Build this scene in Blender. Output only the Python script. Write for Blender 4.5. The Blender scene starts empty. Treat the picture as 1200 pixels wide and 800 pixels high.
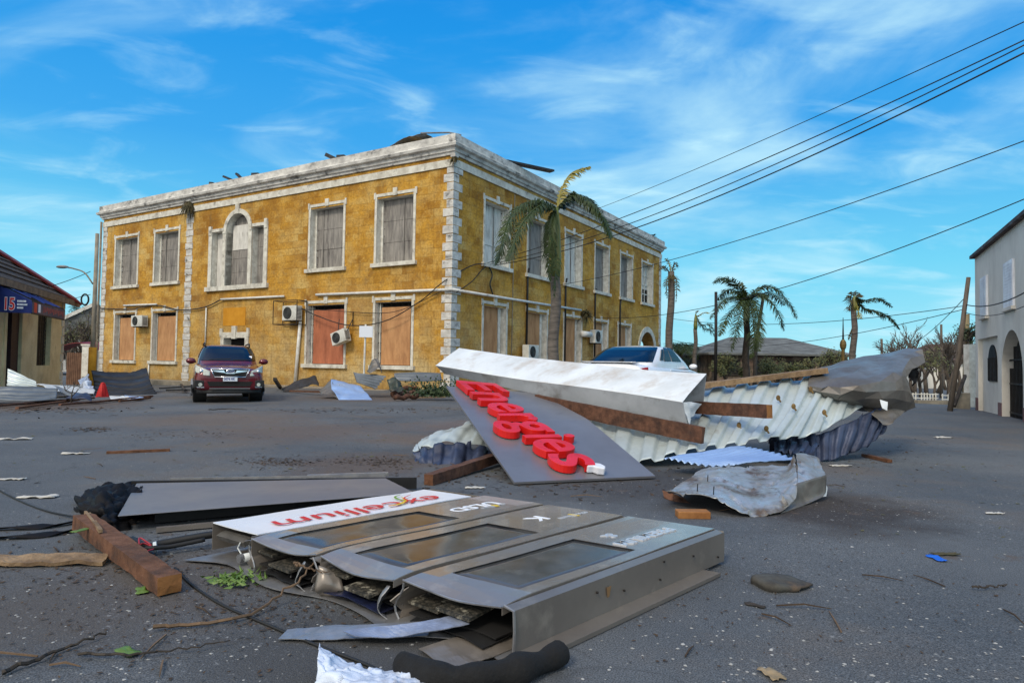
import bpy, bmesh, math, random
from mathutils import Vector, Matrix, noise
R = math.radians
random.seed(7)
scn = bpy.context.scene
col = scn.collection

# ------------------------------------------------------------------ camera
FPX, CAMH = 770.0, 1.12
PITCH, ROLL = math.atan(25.7 / FPX), R(0.89)
FW = Vector((0, math.cos(PITCH), math.sin(PITCH)))
RX0 = Vector((1, 0, 0)); UP0 = Vector((0, -math.sin(PITCH), math.cos(PITCH)))
RX = RX0 * math.cos(ROLL) + UP0 * math.sin(ROLL)
UP = -RX0 * math.sin(ROLL) + UP0 * math.cos(ROLL)
cd = bpy.data.cameras.new('camera'); cam = bpy.data.objects.new('camera', cd); col.objects.link(cam)
m = Matrix.Identity(4)
for i in range(3):
    m[i][0] = RX[i]; m[i][1] = UP[i]; m[i][2] = -FW[i]
m[2][3] = CAMH
cam.matrix_world = m
cd.sensor_width = 36; cd.lens = FPX / 1200 * 36; cd.clip_start = 0.05; cd.clip_end = 3000
scn.camera = cam

# ------------------------------------------------------------------ light
SUN_AZ, SUN_EL = R(209), R(42)          # compass angle from +Y, elevation
w = bpy.data.worlds.new('World'); scn.world = w; w.use_nodes = True
nt = w.node_tree; nt.nodes.clear()
def wn(t, **k):
    n = nt.nodes.new(t)
    for a, b in k.items(): setattr(n, a, b)
    return n
out = wn('ShaderNodeOutputWorld'); bg = wn('ShaderNodeBackground'); bg.inputs[1].default_value = 0.115
sky = wn('ShaderNodeTexSky', sky_type='NISHITA', sun_disc=False)
sky.sun_elevation = SUN_EL; sky.sun_rotation = SUN_AZ
sky.air_density = 1.0; sky.dust_density = 0.3; sky.ozone_density = 2.0
hs = wn('ShaderNodeHueSaturation'); hs.inputs['Hue'].default_value = 0.485; hs.inputs['Saturation'].default_value = 1.1; hs.inputs['Value'].default_value = 1.1
nt.links.new(sky.outputs[0], hs.inputs['Color'])
tc = wn('ShaderNodeTexCoord'); sx = wn('ShaderNodeSeparateXYZ'); nt.links.new(tc.outputs['Generated'], sx.inputs[0])
def wm(op, a, b):
    n = wn('ShaderNodeMath', operation=op)
    for i, v in enumerate((a, b)):
        if isinstance(v, (int, float)): n.inputs[i].default_value = v
        else: nt.links.new(v, n.inputs[i])
    return n.outputs[0]
den = wm('ADD', wm('MAXIMUM', sx.outputs[2], 0.0), 0.16)
cx = wm('DIVIDE', sx.outputs[0], den); cy = wm('DIVIDE', sx.outputs[1], den)
cb = wn('ShaderNodeCombineXYZ'); nt.links.new(cx, cb.inputs[0]); nt.links.new(cy, cb.inputs[1])
def cloud(scale, rot, stretch, lo, hi, loc):
    mp = wn('ShaderNodeMapping'); mp.inputs['Rotation'].default_value = (0, 0, rot); mp.inputs['Scale'].default_value = stretch
    mp.inputs['Location'].default_value = loc
    nt.links.new(cb.outputs[0], mp.inputs[0])
    nz = wn('ShaderNodeTexNoise'); nz.inputs['Scale'].default_value = scale; nz.inputs['Detail'].default_value = 9
    nz.inputs['Roughness'].default_value = 0.55; nz.inputs['Distortion'].default_value = 0.6
    nt.links.new(mp.outputs[0], nz.inputs['Vector'])
    mr = wn('ShaderNodeMapRange', interpolation_type='SMOOTHSTEP'); mr.inputs[1].default_value = lo; mr.inputs[2].default_value = hi
    nt.links.new(nz.outputs[0], mr.inputs[0]); return mr.outputs[0]
CLX, CLY = 7.7, 4.1
c1 = cloud(0.75, R(14), (1.0, 1.35, 1), 0.44, 0.74, (CLX, CLY, 0))
c2 = cloud(2.2, R(-30), (1.0, 1.8, 1), 0.48, 0.80, (0.4, 5.0, 0))
ca = wm('MINIMUM', wm('ADD', wm('ADD', wm('MULTIPLY', c1, 0.80), wm('MULTIPLY', c2, 0.55)), 0.0), 0.85)
# clear tropical air: the sky keeps a saturated cyan blue down to the horizon
rmp = wn('ShaderNodeValToRGB'); nt.links.new(wm('MAXIMUM', sx.outputs[2], 0.0), rmp.inputs[0])
e = rmp.color_ramp.elements; e[0].position = 0.0; e[0].color = (2.9, 6.3, 7.1, 1); e[1].position = 0.62; e[1].color = (0.04, 1.65, 5.6, 1)
for ps_, cc in ((0.14, (1.25, 5.0, 7.0, 1)), (0.30, (0.36, 3.0, 6.6, 1)), (0.45, (0.09, 2.3, 6.2, 1))):
    q = e.new(ps_); q.color = cc
mk = wn('ShaderNodeMix', data_type='RGBA'); mk.inputs[0].default_value = 0.96
nt.links.new(hs.outputs[0], mk.inputs[6]); nt.links.new(rmp.outputs[0], mk.inputs[7])
mx = wn('ShaderNodeMix', data_type='RGBA')
nt.links.new(ca, mx.inputs[0]); nt.links.new(mk.outputs[2], mx.inputs[6]); mx.inputs[7].default_value = (4.3, 6.8, 7.7, 1)
# bright cloud veil round the sun, added out of view to whiten the light
sv = (math.sin(SUN_AZ) * math.cos(SUN_EL), math.cos(SUN_AZ) * math.cos(SUN_EL), math.sin(SUN_EL))
vd = wn('ShaderNodeVectorMath', operation='DOT_PRODUCT'); nt.links.new(tc.outputs['Generated'], vd.inputs[0]); vd.inputs[1].default_value = sv
vm = wn('ShaderNodeMapRange', interpolation_type='SMOOTHSTEP'); vm.inputs[1].default_value = 0.20; vm.inputs[2].default_value = 0.9; vm.inputs[4].default_value = 0.95; nt.links.new(vd.outputs['Value'], vm.inputs[0])
m2 = wn('ShaderNodeMix', data_type='RGBA'); nt.links.new(vm.outputs[0], m2.inputs[0]); nt.links.new(mx.outputs[2], m2.inputs[6]); m2.inputs[7].default_value = (10.5, 10.2, 9.8, 1)
nt.links.new(m2.outputs[2], bg.inputs[0]); nt.links.new(bg.outputs[0], out.inputs[0])

sd = bpy.data.lights.new('sun', 'SUN'); sun = bpy.data.objects.new('sun', sd); col.objects.link(sun)
sd.energy = 1.5; sd.angle = R(11); sd.color = (1.0, 0.90, 0.76)
sdir = Vector((math.sin(SUN_AZ) * math.cos(SUN_EL), math.cos(SUN_AZ) * math.cos(SUN_EL), math.sin(SUN_EL)))
sun.rotation_euler = sdir.to_track_quat('Z', 'Y').to_euler(); sun.location = sdir * 60
scn.view_settings.view_transform = 'Standard'; scn.view_settings.look = 'None'
scn.view_settings.exposure = 0.22; scn.view_settings.gamma = 1.0; scn.view_settings.use_curve_mapping = False

# ------------------------------------------------------------------ photo geometry helpers
CO = Vector((0, 0, CAMH))
def ray(x, y): return FW + RX * ((x - 600) / FPX) + UP * ((400 - y) / FPX)
def gz(x, y=0): return -0.0008 * min(abs(x), 26.0) ** 2
def D(x, y, Y):
    d = ray(x, y); return CO + d * (Y / d.y)
def G(x, y, h=0.0):
    z = 0.0
    for _ in range(25):
        d = ray(x, y); P = CO + d * ((z + h - CAMH) / d.z); z = gz(P.x)
    return P

# ------------------------------------------------------------------ materials
def lin(c): return tuple(((v / 12.92) if v <= 0.04045 else ((v + 0.055) / 1.055) ** 2.4) for v in c)
MATS = {}
def mat(name, c1, c2=None, scale=4, rough=0.7, metal=0.0, bump=0.15, bscale=60, stretch=(1, 1, 1), c3=None, s3=1.2, lo3=0.55, hi3=0.75, rv=0.15,
        lo=0.35, hi=0.65, spec=0.5, coat=0.0, gen=False):
    if name in MATS: return MATS[name]
    M = bpy.data.materials.new(name); M.use_nodes = True; t = M.node_tree; b = t.nodes['Principled BSDF']
    def N(k): return t.nodes.new(k)
    tcx = N('ShaderNodeTexCoord'); mp = N('ShaderNodeMapping'); mp.inputs['Scale'].default_value = stretch
    t.links.new(tcx.outputs['Generated' if gen else 'Object'], mp.inputs[0])
    def nz(s, det=7, r=0.6):
        n = N('ShaderNodeTexNoise'); n.inputs['Scale'].default_value = s; n.inputs['Detail'].default_value = det; n.inputs['Roughness'].default_value = r
        t.links.new(mp.outputs[0], n.inputs['Vector']); return n
    def rng(src, a, bb, x=0.0, y=1.0):
        r = N('ShaderNodeMapRange'); r.inputs[1].default_value = a; r.inputs[2].default_value = bb; r.inputs[3].default_value = x; r.inputs[4].default_value = y
        t.links.new(src, r.inputs[0]); return r.outputs[0]
    n1 = nz(scale)
    cur = None
    if c2 is not None:
        mxx = N('ShaderNodeMix'); mxx.data_type = 'RGBA'
        t.links.new(rng(n1.outputs[0], lo, hi), mxx.inputs[0]); mxx.inputs[6].default_value = (*c1, 1); mxx.inputs[7].default_value = (*c2, 1); cur = mxx.outputs[2]
    if c3 is not None:
        n3 = nz(s3, 9, 0.65); m3 = N('ShaderNodeMix'); m3.data_type = 'RGBA'
        t.links.new(rng(n3.outputs[0], lo3, hi3), m3.inputs[0])
        if cur: t.links.new(cur, m3.inputs[6])
        else: m3.inputs[6].default_value = (*c1, 1)
        m3.inputs[7].default_value = (*c3, 1); cur = m3.outputs[2]
    if cur: t.links.new(cur, b.inputs['Base Color'])
    else: b.inputs['Base Color'].default_value = (*c1, 1)
    b.inputs['Metallic'].default_value = metal; b.inputs['Specular IOR Level'].default_value = spec; b.inputs['Coat Weight'].default_value = coat
    if rv: t.links.new(rng(n1.outputs[0], 0.3, 0.7, max(0.02, rough - rv), min(1, rough + rv)), b.inputs['Roughness'])
    else: b.inputs['Roughness'].default_value = rough
    if bump:
        nb = nz(bscale, 5); bp = N('ShaderNodeBump'); bp.inputs['Strength'].default_value = bump; bp.inputs['Distance'].default_value = 0.02
        t.links.new(nb.outputs[0], bp.inputs['Height']); t.links.new(bp.outputs[0], b.inputs['Normal'])
    MATS[name] = M; return M

def emit_free_glass(name, c, rough=0.06):
    return mat(name, c, rough=rough, rv=0, bump=0, spec=0.8)

# ------------------------------------------------------------------ mesh builder
class MB:
    def __init__(s): s.v = []; s.f = []
    def add(s, vs, fs):
        o = len(s.v); s.v += [Vector(p) for p in vs]; s.f += [tuple(i + o for i in f) for f in fs]; return s
    def box(s, x0, x1, y0, y1, z0, z1):
        return s.hexa([(x0, y0, z0), (x1, y0, z0), (x1, y1, z0), (x0, y1, z0), (x0, y0, z1), (x1, y0, z1), (x1, y1, z1), (x0, y1, z1)])
    def hexa(s, p): return s.add(p, [(0, 3, 2, 1), (4, 5, 6, 7), (0, 1, 5, 4), (1, 2, 6, 5), (2, 3, 7, 6), (3, 0, 4, 7)])
    def fbox(s, fn, s0, s1, z0, z1, d0, d1):
        return s.hexa([fn(s0, z0, d0), fn(s1, z0, d0), fn(s1, z0, d1), fn(s0, z0, d1), fn(s0, z1, d0), fn(s1, z1, d0), fn(s1, z1, d1), fn(s0, z1, d1)])
    def bar(s, p0, p1, wd, h, up=(0, 0, 1), rough=0.0):
        p0, p1 = Vector(p0), Vector(p1); d = (p1 - p0).normalized(); u = Vector(up)
        sd_ = d.cross(u).normalized(); u = sd_.cross(d).normalized(); sd_ *= wd / 2; u = u * (h / 2)
        c = [(-1, -1), (1, -1), (1, 1), (-1, 1)]
        pts = []
        for k, P in enumerate((p0, p1)):
            for a, b in c:
                j = d * random.uniform(-rough, rough)
                pts.append(P + sd_ * a + u * b + j)
        return s.add(pts, [(0, 3, 2, 1), (4, 5, 6, 7), (0, 1, 5, 4), (1, 2, 6, 5), (2, 3, 7, 6), (3, 0, 4, 7)])
    def tube(s, pts, r, n=8, cap=True):
        pts = [Vector(p) for p in pts]; k = len(pts)
        if isinstance(r, (int, float)): r = [r] * k
        o = len(s.v); ref = None
        for i, P in enumerate(pts):
            d = (pts[min(i + 1, k - 1)] - pts[max(i - 1, 0)])
            if d.length < 1e-9: d = Vector((0, 0, 1))
            d.normalize()
            if ref is None: ref = d.orthogonal().normalized()
            ref = (ref - d * ref.dot(d))
            if ref.length < 1e-6: ref = d.orthogonal()
            ref.normalize(); bi = d.cross(ref)
            for j in range(n):
                a = 2 * math.pi * j / n; s.v.append(P + ref * (math.cos(a) * r[i]) + bi * (math.sin(a) * r[i]))
        for i in range(k - 1):
            for j in range(n):
                s.f.append((o + i * n + j, o + i * n + (j + 1) % n, o + (i + 1) * n + (j + 1) % n, o + (i + 1) * n + j))
        if cap: s.f.append(tuple(o + j for j in reversed(range(n)))); s.f.append(tuple(o + (k - 1) * n + j for j in range(n)))
        return s
    def grid(s, fn, nu, nv, thick=0.0):
        P = [[Vector(fn(i / nu, j / nv)) for j in range(nv + 1)] for i in range(nu + 1)]
        o = len(s.v); W = nv + 1
        for row in P: s.v += row
        for i in range(nu):
            for j in range(nv): s.f.append((o + i * W + j, o + (i + 1) * W + j, o + (i + 1) * W + j + 1, o + i * W + j + 1))
        if thick:
            o2 = len(s.v)
            for i in range(nu + 1):
                for j in range(W):
                    du = P[min(i + 1, nu)][j] - P[max(i - 1, 0)][j]; dv = P[i][min(j + 1, nv)] - P[i][max(j - 1, 0)]
                    n = du.cross(dv)
                    n = n.normalized() if n.length > 1e-12 else Vector((0, 0, 1))
                    s.v.append(P[i][j] - n * thick)
            for i in range(nu):
                for j in range(nv): s.f.append((o2 + i * W + j, o2 + i * W + j + 1, o2 + (i + 1) * W + j + 1, o2 + (i + 1) * W + j))
            for i in range(nu):
                s.f.append((o + i * W, o2 + i * W, o2 + (i + 1) * W, o + (i + 1) * W)); j = nv
                s.f.append((o + i * W + j, o + (i + 1) * W + j, o2 + (i + 1) * W + j, o2 + i * W + j))
            for j in range(nv):
                s.f.append((o + j, o + j + 1, o2 + j + 1, o2 + j)); q = nu * W
                s.f.append((o + q + j, o2 + q + j, o2 + q + j + 1, o + q + j + 1))
        return s
    def prism(s, poly, off):
        n = len(poly); off = Vector(off); P = [Vector(p) for p in poly]
        return s.add(P + [p + off for p in P], [tuple(reversed(range(n))), tuple(range(n, 2 * n))] + [(i, (i + 1) % n, n + (i + 1) % n, n + i) for i in range(n)])
    def cyl(s, p0, p1, r, n=20): return s.tube([p0, p1], r, n)
    def ball(s, c, r, nu=10, nv=8):
        c = Vector(c); r = Vector(r) if not isinstance(r, (int, float)) else Vector((r, r, r))
        return s.grid(lambda u, v: c + Vector((r.x * math.cos(2 * math.pi * u) * math.sin(math.pi * v), r.y * math.sin(2 * math.pi * u) * math.sin(math.pi * v), r.z * math.cos(math.pi * v))), nu, nv)
    def build(s, name, material, parent=None, smooth=False, bevel=0.0, origin=None, recalc=False, subsurf=0, shift=True):
        if parent is None and origin is None and shift and s.v:
            xs = [p.x for p in s.v]; ys = [p.y for p in s.v]
            origin = Vector(((min(xs) + max(xs)) / 2, (min(ys) + max(ys)) / 2, min(p.z for p in s.v)))
        if parent is not None and origin is None and parent.get('_w') is not None:
            origin = Vector(parent['_w'])
        vs = [p - origin for p in s.v] if origin is not None else s.v
        me = bpy.data.meshes.new(name); me.from_pydata([tuple(p) for p in vs], [], s.f)
        if recalc or bevel:
            bm = bmesh.new(); bm.from_mesh(me); bmesh.ops.remove_doubles(bm, verts=bm.verts, dist=1e-5) if recalc else None
            bmesh.ops.recalc_face_normals(bm, faces=bm.faces); bm.to_mesh(me); bm.free()
        me.materials.append(material)
        if smooth: me.polygons.foreach_set('use_smooth', [True] * len(me.polygons))
        o = bpy.data.objects.new(name, me); col.objects.link(o)
        if parent is not None:
            o.parent = parent
            if parent.get('_w') is not None: o['_w'] = parent['_w']
        elif origin is not None:
            o.location = origin; o['_w'] = tuple(origin)
        if bevel:
            b = o.modifiers.new('bevel', 'BEVEL'); b.width = bevel; b.segments = 2; b.limit_method = 'ANGLE'
        if subsurf:
            q = o.modifiers.new('sub', 'SUBSURF'); q.levels = subsurf; q.render_levels = subsurf
        return o

def tag(o, label, cat, group=None, kind=None):
    o['label'] = label; o['category'] = cat
    if group: o['group'] = group
    if kind: o['kind'] = kind
    return o
def thing(name, label, cat, loc=(0, 0, 0), rotz=0.0, group=None, world=False):
    """An Empty at the thing's base. world=True: the parts are given in world coordinates."""
    o = bpy.data.objects.new(name, None); col.objects.link(o); o.location = loc; o.rotation_euler = (0, 0, rotz)
    o.empty_display_size = 0.2
    if world: o['_w'] = tuple(loc)
    return tag(o, label, cat, group)
def setting(o, kind='structure'): o['kind'] = kind; return o
def copy_tree(o, parent=None):
    c = o.copy(); col.objects.link(c)
    if parent is not None: c.parent = parent
    for ch in o.children: copy_tree(ch, c)
    return c

def cr(p, t):
    n = len(p) - 1
    if n == 0: return p[0]
    x = min(max(t, 0), 1) * n; i = min(int(x), n - 1); f = x - i
    a, b, c, d = p[max(i - 1, 0)], p[i], p[i + 1], p[min(i + 2, n)]
    if i == 0: a = b * 2 - c
    if i + 2 > n: d = c * 2 - b
    return 0.5 * ((2 * b) + (c - a) * f + (2 * a - 5 * b + 4 * c - d) * f * f + (3 * b - a - 3 * c + d) * f * f * f)
def lerpl(p, t):
    n = len(p) - 1; x = min(max(t, 0), 1) * n; i = min(int(x), n - 1); return p[i].lerp(p[i + 1], x - i)
def trap(x):
    """roof-sheet profile: broad pans with raised ribs"""
    y = math.sin(x * 2 * math.pi); return max(-0.7, min(0.8, y * 2.6))
def sheet(rows, nu=40, nv=40, corr=0, amp=0.02, axis='u', prof='sin', crumple=0.0, cs=3.0, thick=0.002, seed=0.0, smooth=True, ragged=0.0, mb=None, crease=0.0, ridge=0.0, rk=16):
    """sheet metal: rows = control points (rows x columns); corrugations run across axis"""
    rows = [[Vector(p) for p in r] for r in rows]
    interp = cr if smooth else lerpl
    def base(u, v): return interp([interp(r, u) for r in rows], v)
    def fn(u, v):
        uu, vv = u, v
        if ragged:
            vv = 0.5 + (v - 0.5) * (1 + ragged * noise.noise(Vector((u * 14 + seed, 3.3, seed))))
            uu = 0.5 + (u - 0.5) * (1 + ragged * 0.5 * noise.noise(Vector((v * 14 + seed, 9.3, seed))))
        P = base(uu, vv); e = 0.01
        n = (base(min(uu + e, 1), vv) - base(max(uu - e, 0), vv)).cross(base(uu, min(vv + e, 1)) - base(uu, max(vv - e, 0)))
        n = n.normalized() if n.length > 1e-12 else Vector((0, 0, 1))
        d = 0.0
        if corr:
            t = (uu if axis == 'u' else vv) * corr
            d += amp * (math.sin(t * 2 * math.pi) if prof == 'sin' else trap(t))
        if crumple:
            q = P * cs + Vector((seed, seed * 2, seed * 3)); d += crumple * (noise.noise(q) + 0.5 * noise.noise(q * 2.3))
        if crease:
            q = P * (cs * 0.8) + Vector((seed * 5, seed, seed)); d += crease * (0.5 - abs(noise.noise(q)) * 1.6 + 0.35 * (0.5 - abs(noise.noise(q * 2.1))))
        if ridge:
            q = P * cs + Vector((seed * 3, seed * 7, seed)); a_, b_ = noise.noise(q), noise.noise(q * 1.7 + Vector((5, 1, 9)))
            d += ridge * (math.exp(-abs(a_) * rk) * (1 if b_ > 0 else -1) + .6 * math.exp(-abs(b_) * rk) + .8 * abs(a_ - b_))
        return P + n * d
    return (mb or MB()).grid(fn, nu, nv, thick)

def facets(rows, nu=14, nv=10, jit=.03, thick=.002, seed=1, mb=None, big=0.0):
    """torn thin sheet crushed into flat facets with sharp creases"""
    rd_ = random.Random(seed); rows = [[Vector(p) for p in r] for r in rows]; P = []
    for i in range(nu + 1):
        row = []
        for j in range(nv + 1):
            u, v = i / nu, j / nv
            if 0 < i < nu: u += rd_.uniform(-.35, .35) / nu
            if 0 < j < nv: v += rd_.uniform(-.35, .35) / nv
            p = cr([cr(r, u) for r in rows], v); row.append(p + Vector((rd_.uniform(-1, 1), rd_.uniform(-1, 1), rd_.uniform(-1, 1))) * jit)
        P.append(row)
    mb = mb or MB(); o = len(mb.v); W = nv + 1
    nr = [[None] * W for _ in range(nu + 1)]
    for i in range(nu + 1):
        for j in range(W):
            n = (P[min(i + 1, nu)][j] - P[max(i - 1, 0)][j]).cross(P[i][min(j + 1, nv)] - P[i][max(j - 1, 0)]); nr[i][j] = n.normalized() if n.length > 1e-9 else Vector((0, 0, 1))
    for sgn in (0, 1):
        for i in range(nu + 1):
            for j in range(W): mb.v.append(P[i][j] - nr[i][j] * thick * sgn)
    B = (nu + 1) * W
    for i in range(nu):
        for j in range(nv):
            a, b, c, d = o + i * W + j, o + (i + 1) * W + j, o + (i + 1) * W + j + 1, o + i * W + j + 1
            t = ((a, b, c), (a, c, d)) if rd_.random() < .5 else ((a, b, d), (b, c, d))
            for f in t: mb.f.append(f); mb.f.append(tuple(k + B for k in reversed(f)))
    for i in range(nu):
        for j in (0, nv): a, b = o + i * W + j, o + (i + 1) * W + j; mb.f.append((a, b, b + B, a + B))
    for j in range(nv):
        for i in (0, nu): a, b = o + i * W + j, o + i * W + j + 1; mb.f.append((a, b, b + B, a + B))
    return mb

def text_geo(s, size=1.0, extrude=0.0, offset=0.0, shear=0.0, bevel=0.0, align='LEFT', sx=1.0, res=4):
    cu = bpy.data.curves.new('lettering', 'FONT'); cu.body = s; cu.size = size; cu.extrude = extrude; cu.offset = offset; cu.shear = shear
    cu.bevel_depth = bevel; cu.bevel_resolution = 2; cu.align_x = align; cu.resolution_u = res
    ob = bpy.data.objects.new('lettering', cu)
    me = ob.to_mesh()
    vs = [Vector((p.co.x * sx, p.co.y, p.co.z)) for p in me.vertices]; fs = [tuple(f.vertices) for f in me.polygons]
    ob.to_mesh_clear(); bpy.data.objects.remove(ob); bpy.data.curves.remove(cu)
    return vs, fs
def put_text(mb, s, origin, ex, ey, ez=None, **k):
    vs, fs = text_geo(s, **k); o, ex, ey = Vector(origin), Vector(ex), Vector(ey)
    ez = Vector(ez) if ez else ex.cross(ey).normalized()
    return mb.add([o + ex * p.x + ey * p.y + ez * p.z for p in vs], fs)
def sag(p0, p1, drop, n=24, jit=0.0):
    p0, p1 = Vector(p0), Vector(p1)
    return [p0.lerp(p1, i / n) + Vector((random.uniform(-jit, jit), random.uniform(-jit, jit), -4 * drop * (i / n) * (1 - i / n))) for i in range(n + 1)]
def curve_pts(pts, n=30): 
    pts = [Vector(p) for p in pts]; return [cr(pts, i / n) for i in range(n + 1)]
# ------------------------------------------------------------------ setting materials
def asphalt():
    M = mat('asphalt', lin((.285, .30, .315)), lin((.365, .38, .395)), scale=0.55, rough=0.85, bump=0.0, c3=lin((.39, .35, .31)), s3=0.42, lo3=0.52, hi3=0.72)
    t = M.node_tree; b = t.nodes['Principled BSDF']; N = t.nodes.new; L = t.links.new
    src = b.inputs['Base Color'].links[0].from_socket
    tcx = N('ShaderNodeTexCoord')
    def chips(scale, lo, hi, thr, colr, cur, jit):
        v = N('ShaderNodeTexVoronoi'); v.inputs['Scale'].default_value = scale; v.inputs['Randomness'].default_value = 1
        nzz = N('ShaderNodeTexNoise'); nzz.inputs['Scale'].default_value = scale * 1.4; nzz.inputs['Detail'].default_value = 2
        mm = N('ShaderNodeMix'); mm.data_type = 'RGBA'; mm.blend_type = 'LINEAR_LIGHT'; mm.inputs[0].default_value = jit
        L(tcx.outputs['Object'], nzz.inputs['Vector']); L(tcx.outputs['Object'], mm.inputs[6]); L(nzz.outputs['Color'], mm.inputs[7]); L(mm.outputs[2], v.inputs['Vector'])
        d = N('ShaderNodeMapRange'); d.inputs[1].default_value = hi; d.inputs[2].default_value = lo; L(v.outputs['Distance'], d.inputs[0])
        sp = N('ShaderNodeSeparateColor'); L(v.outputs['Color'], sp.inputs[0])
        g = N('ShaderNodeMath'); g.operation = 'GREATER_THAN'; g.inputs[1].default_value = thr; L(sp.outputs[0], g.inputs[0])
        mu = N('ShaderNodeMath'); mu.operation = 'MULTIPLY'; L(d.outputs[0], mu.inputs[0]); L(g.outputs[0], mu.inputs[1])
        dn = N('ShaderNodeTexNoise'); dn.inputs['Scale'].default_value = .9; dn.inputs['Detail'].default_value = 5; L(tcx.outputs['Object'], dn.inputs['Vector'])
        dr_ = N('ShaderNodeMapRange'); dr_.inputs[1].default_value = .38; dr_.inputs[2].default_value = .66; dr_.inputs[3].default_value = .1; L(dn.outputs[0], dr_.inputs[0])
        f0 = N('ShaderNodeMath'); f0.operation = 'MULTIPLY'; L(sp.outputs[1], f0.inputs[0]); L(dr_.outputs[0], f0.inputs[1])
        fa = N('ShaderNodeMath'); fa.operation = 'MULTIPLY'; L(mu.outputs[0], fa.inputs[0]); L(f0.outputs[0], fa.inputs[1])
        o = N('ShaderNodeMix'); o.data_type = 'RGBA'; L(fa.outputs[0], o.inputs[0]); L(cur, o.inputs[6]); o.inputs[7].default_value = (*colr, 1); return o.outputs[2]
    # fine grain
    g1 = N('ShaderNodeTexNoise'); g1.inputs['Scale'].default_value = 160; g1.inputs['Detail'].default_value = 4; L(tcx.outputs['Object'], g1.inputs['Vector'])
    mr = N('ShaderNodeMapRange'); mr.inputs[1].default_value = 0.35; mr.inputs[2].default_value = 0.68; mr.inputs[3].default_value = 0.42; mr.inputs[4].default_value = 1.65; L(g1.outputs[0], mr.inputs[0])
    mul = N('ShaderNodeMix'); mul.data_type = 'RGBA'; mul.blend_type = 'MULTIPLY'; mul.inputs[0].default_value = 1; L(src, mul.inputs[6]); L(mr.outputs[0], mul.inputs[7])
    cur = mul.outputs[2]
    # dusty brown films of silt left by the storm
    for sc_, lo_, hi_, cc, am in ((0.35, .52, .70, (.36, .34, .32), .5), (1.9, .62, .74, (.29, .265, .24), .5), (7, .66, .74, (.15, .14, .135), .7)):
        nn = N('ShaderNodeTexNoise'); nn.inputs['Scale'].default_value = sc_; nn.inputs['Detail'].default_value = 10; nn.inputs['Roughness'].default_value = .68; L(tcx.outputs['Object'], nn.inputs['Vector'])
        r_ = N('ShaderNodeMapRange'); r_.inputs[1].default_value = lo_; r_.inputs[2].default_value = hi_; r_.inputs[4].default_value = am; L(nn.outputs[0], r_.inputs[0])
        x_ = N('ShaderNodeMix'); x_.data_type = 'RGBA'; L(r_.outputs[0], x_.inputs[0]); L(cur, x_.inputs[6]); x_.inputs[7].default_value = (*lin(cc), 1); cur = x_.outputs[2]
    # mud and rust from under the wreckage, and shade painted by the mottled sheet
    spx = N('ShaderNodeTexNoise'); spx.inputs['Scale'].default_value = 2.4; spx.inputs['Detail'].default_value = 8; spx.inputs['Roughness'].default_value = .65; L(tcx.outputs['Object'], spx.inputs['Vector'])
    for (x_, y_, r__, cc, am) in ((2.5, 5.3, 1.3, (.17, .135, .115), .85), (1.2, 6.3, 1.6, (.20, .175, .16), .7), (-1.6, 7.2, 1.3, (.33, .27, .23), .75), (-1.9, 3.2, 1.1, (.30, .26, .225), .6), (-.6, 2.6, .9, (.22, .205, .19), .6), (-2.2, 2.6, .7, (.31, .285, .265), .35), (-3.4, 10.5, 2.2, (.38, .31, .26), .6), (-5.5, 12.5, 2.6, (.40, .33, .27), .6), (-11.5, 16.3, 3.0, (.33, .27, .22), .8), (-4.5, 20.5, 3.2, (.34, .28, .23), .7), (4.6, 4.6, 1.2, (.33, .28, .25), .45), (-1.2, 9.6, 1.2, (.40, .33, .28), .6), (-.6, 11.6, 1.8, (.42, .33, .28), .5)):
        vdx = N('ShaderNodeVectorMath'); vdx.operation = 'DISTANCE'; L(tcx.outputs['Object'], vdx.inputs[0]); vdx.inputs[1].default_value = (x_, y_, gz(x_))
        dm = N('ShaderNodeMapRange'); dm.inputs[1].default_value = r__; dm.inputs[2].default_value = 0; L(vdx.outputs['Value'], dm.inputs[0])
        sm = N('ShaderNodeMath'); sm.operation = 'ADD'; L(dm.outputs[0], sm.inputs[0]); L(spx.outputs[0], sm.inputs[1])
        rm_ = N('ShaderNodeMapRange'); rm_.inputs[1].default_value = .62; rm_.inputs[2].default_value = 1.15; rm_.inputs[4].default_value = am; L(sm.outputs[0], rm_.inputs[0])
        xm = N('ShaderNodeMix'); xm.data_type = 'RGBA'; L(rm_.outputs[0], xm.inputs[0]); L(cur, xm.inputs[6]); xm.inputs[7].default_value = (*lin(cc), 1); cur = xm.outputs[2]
    cur = chips(70, .22, .34, .62, lin((.52, .53, .54)), cur, .012)
    cur = chips(30, .15, .26, .80, lin((.58, .58, .58)), cur, .02)
    cur = chips(17, .10, .19, .90, lin((.70, .70, .68)), cur, .03)
    # cracks
    vc = N('ShaderNodeTexVoronoi'); vc.feature = 'DISTANCE_TO_EDGE'; vc.inputs['Scale'].default_value = .32
    nd = N('ShaderNodeTexNoise'); nd.inputs['Scale'].default_value = 1.6; nd.inputs['Detail'].default_value = 6; L(tcx.outputs['Object'], nd.inputs['Vector'])
    md = N('ShaderNodeMix'); md.data_type = 'RGBA'; md.blend_type = 'LINEAR_LIGHT'; md.inputs[0].default_value = .35; L(tcx.outputs['Object'], md.inputs[6]); L(nd.outputs['Color'], md.inputs[7]); L(md.outputs[2], vc.inputs['Vector'])
    rc = N('ShaderNodeMapRange'); rc.inputs[1].default_value = .0015; rc.inputs[2].default_value = .005; rc.inputs[3].default_value = .22; rc.inputs[4].default_value = 0; L(vc.outputs['Distance'], rc.inputs[0])
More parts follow.
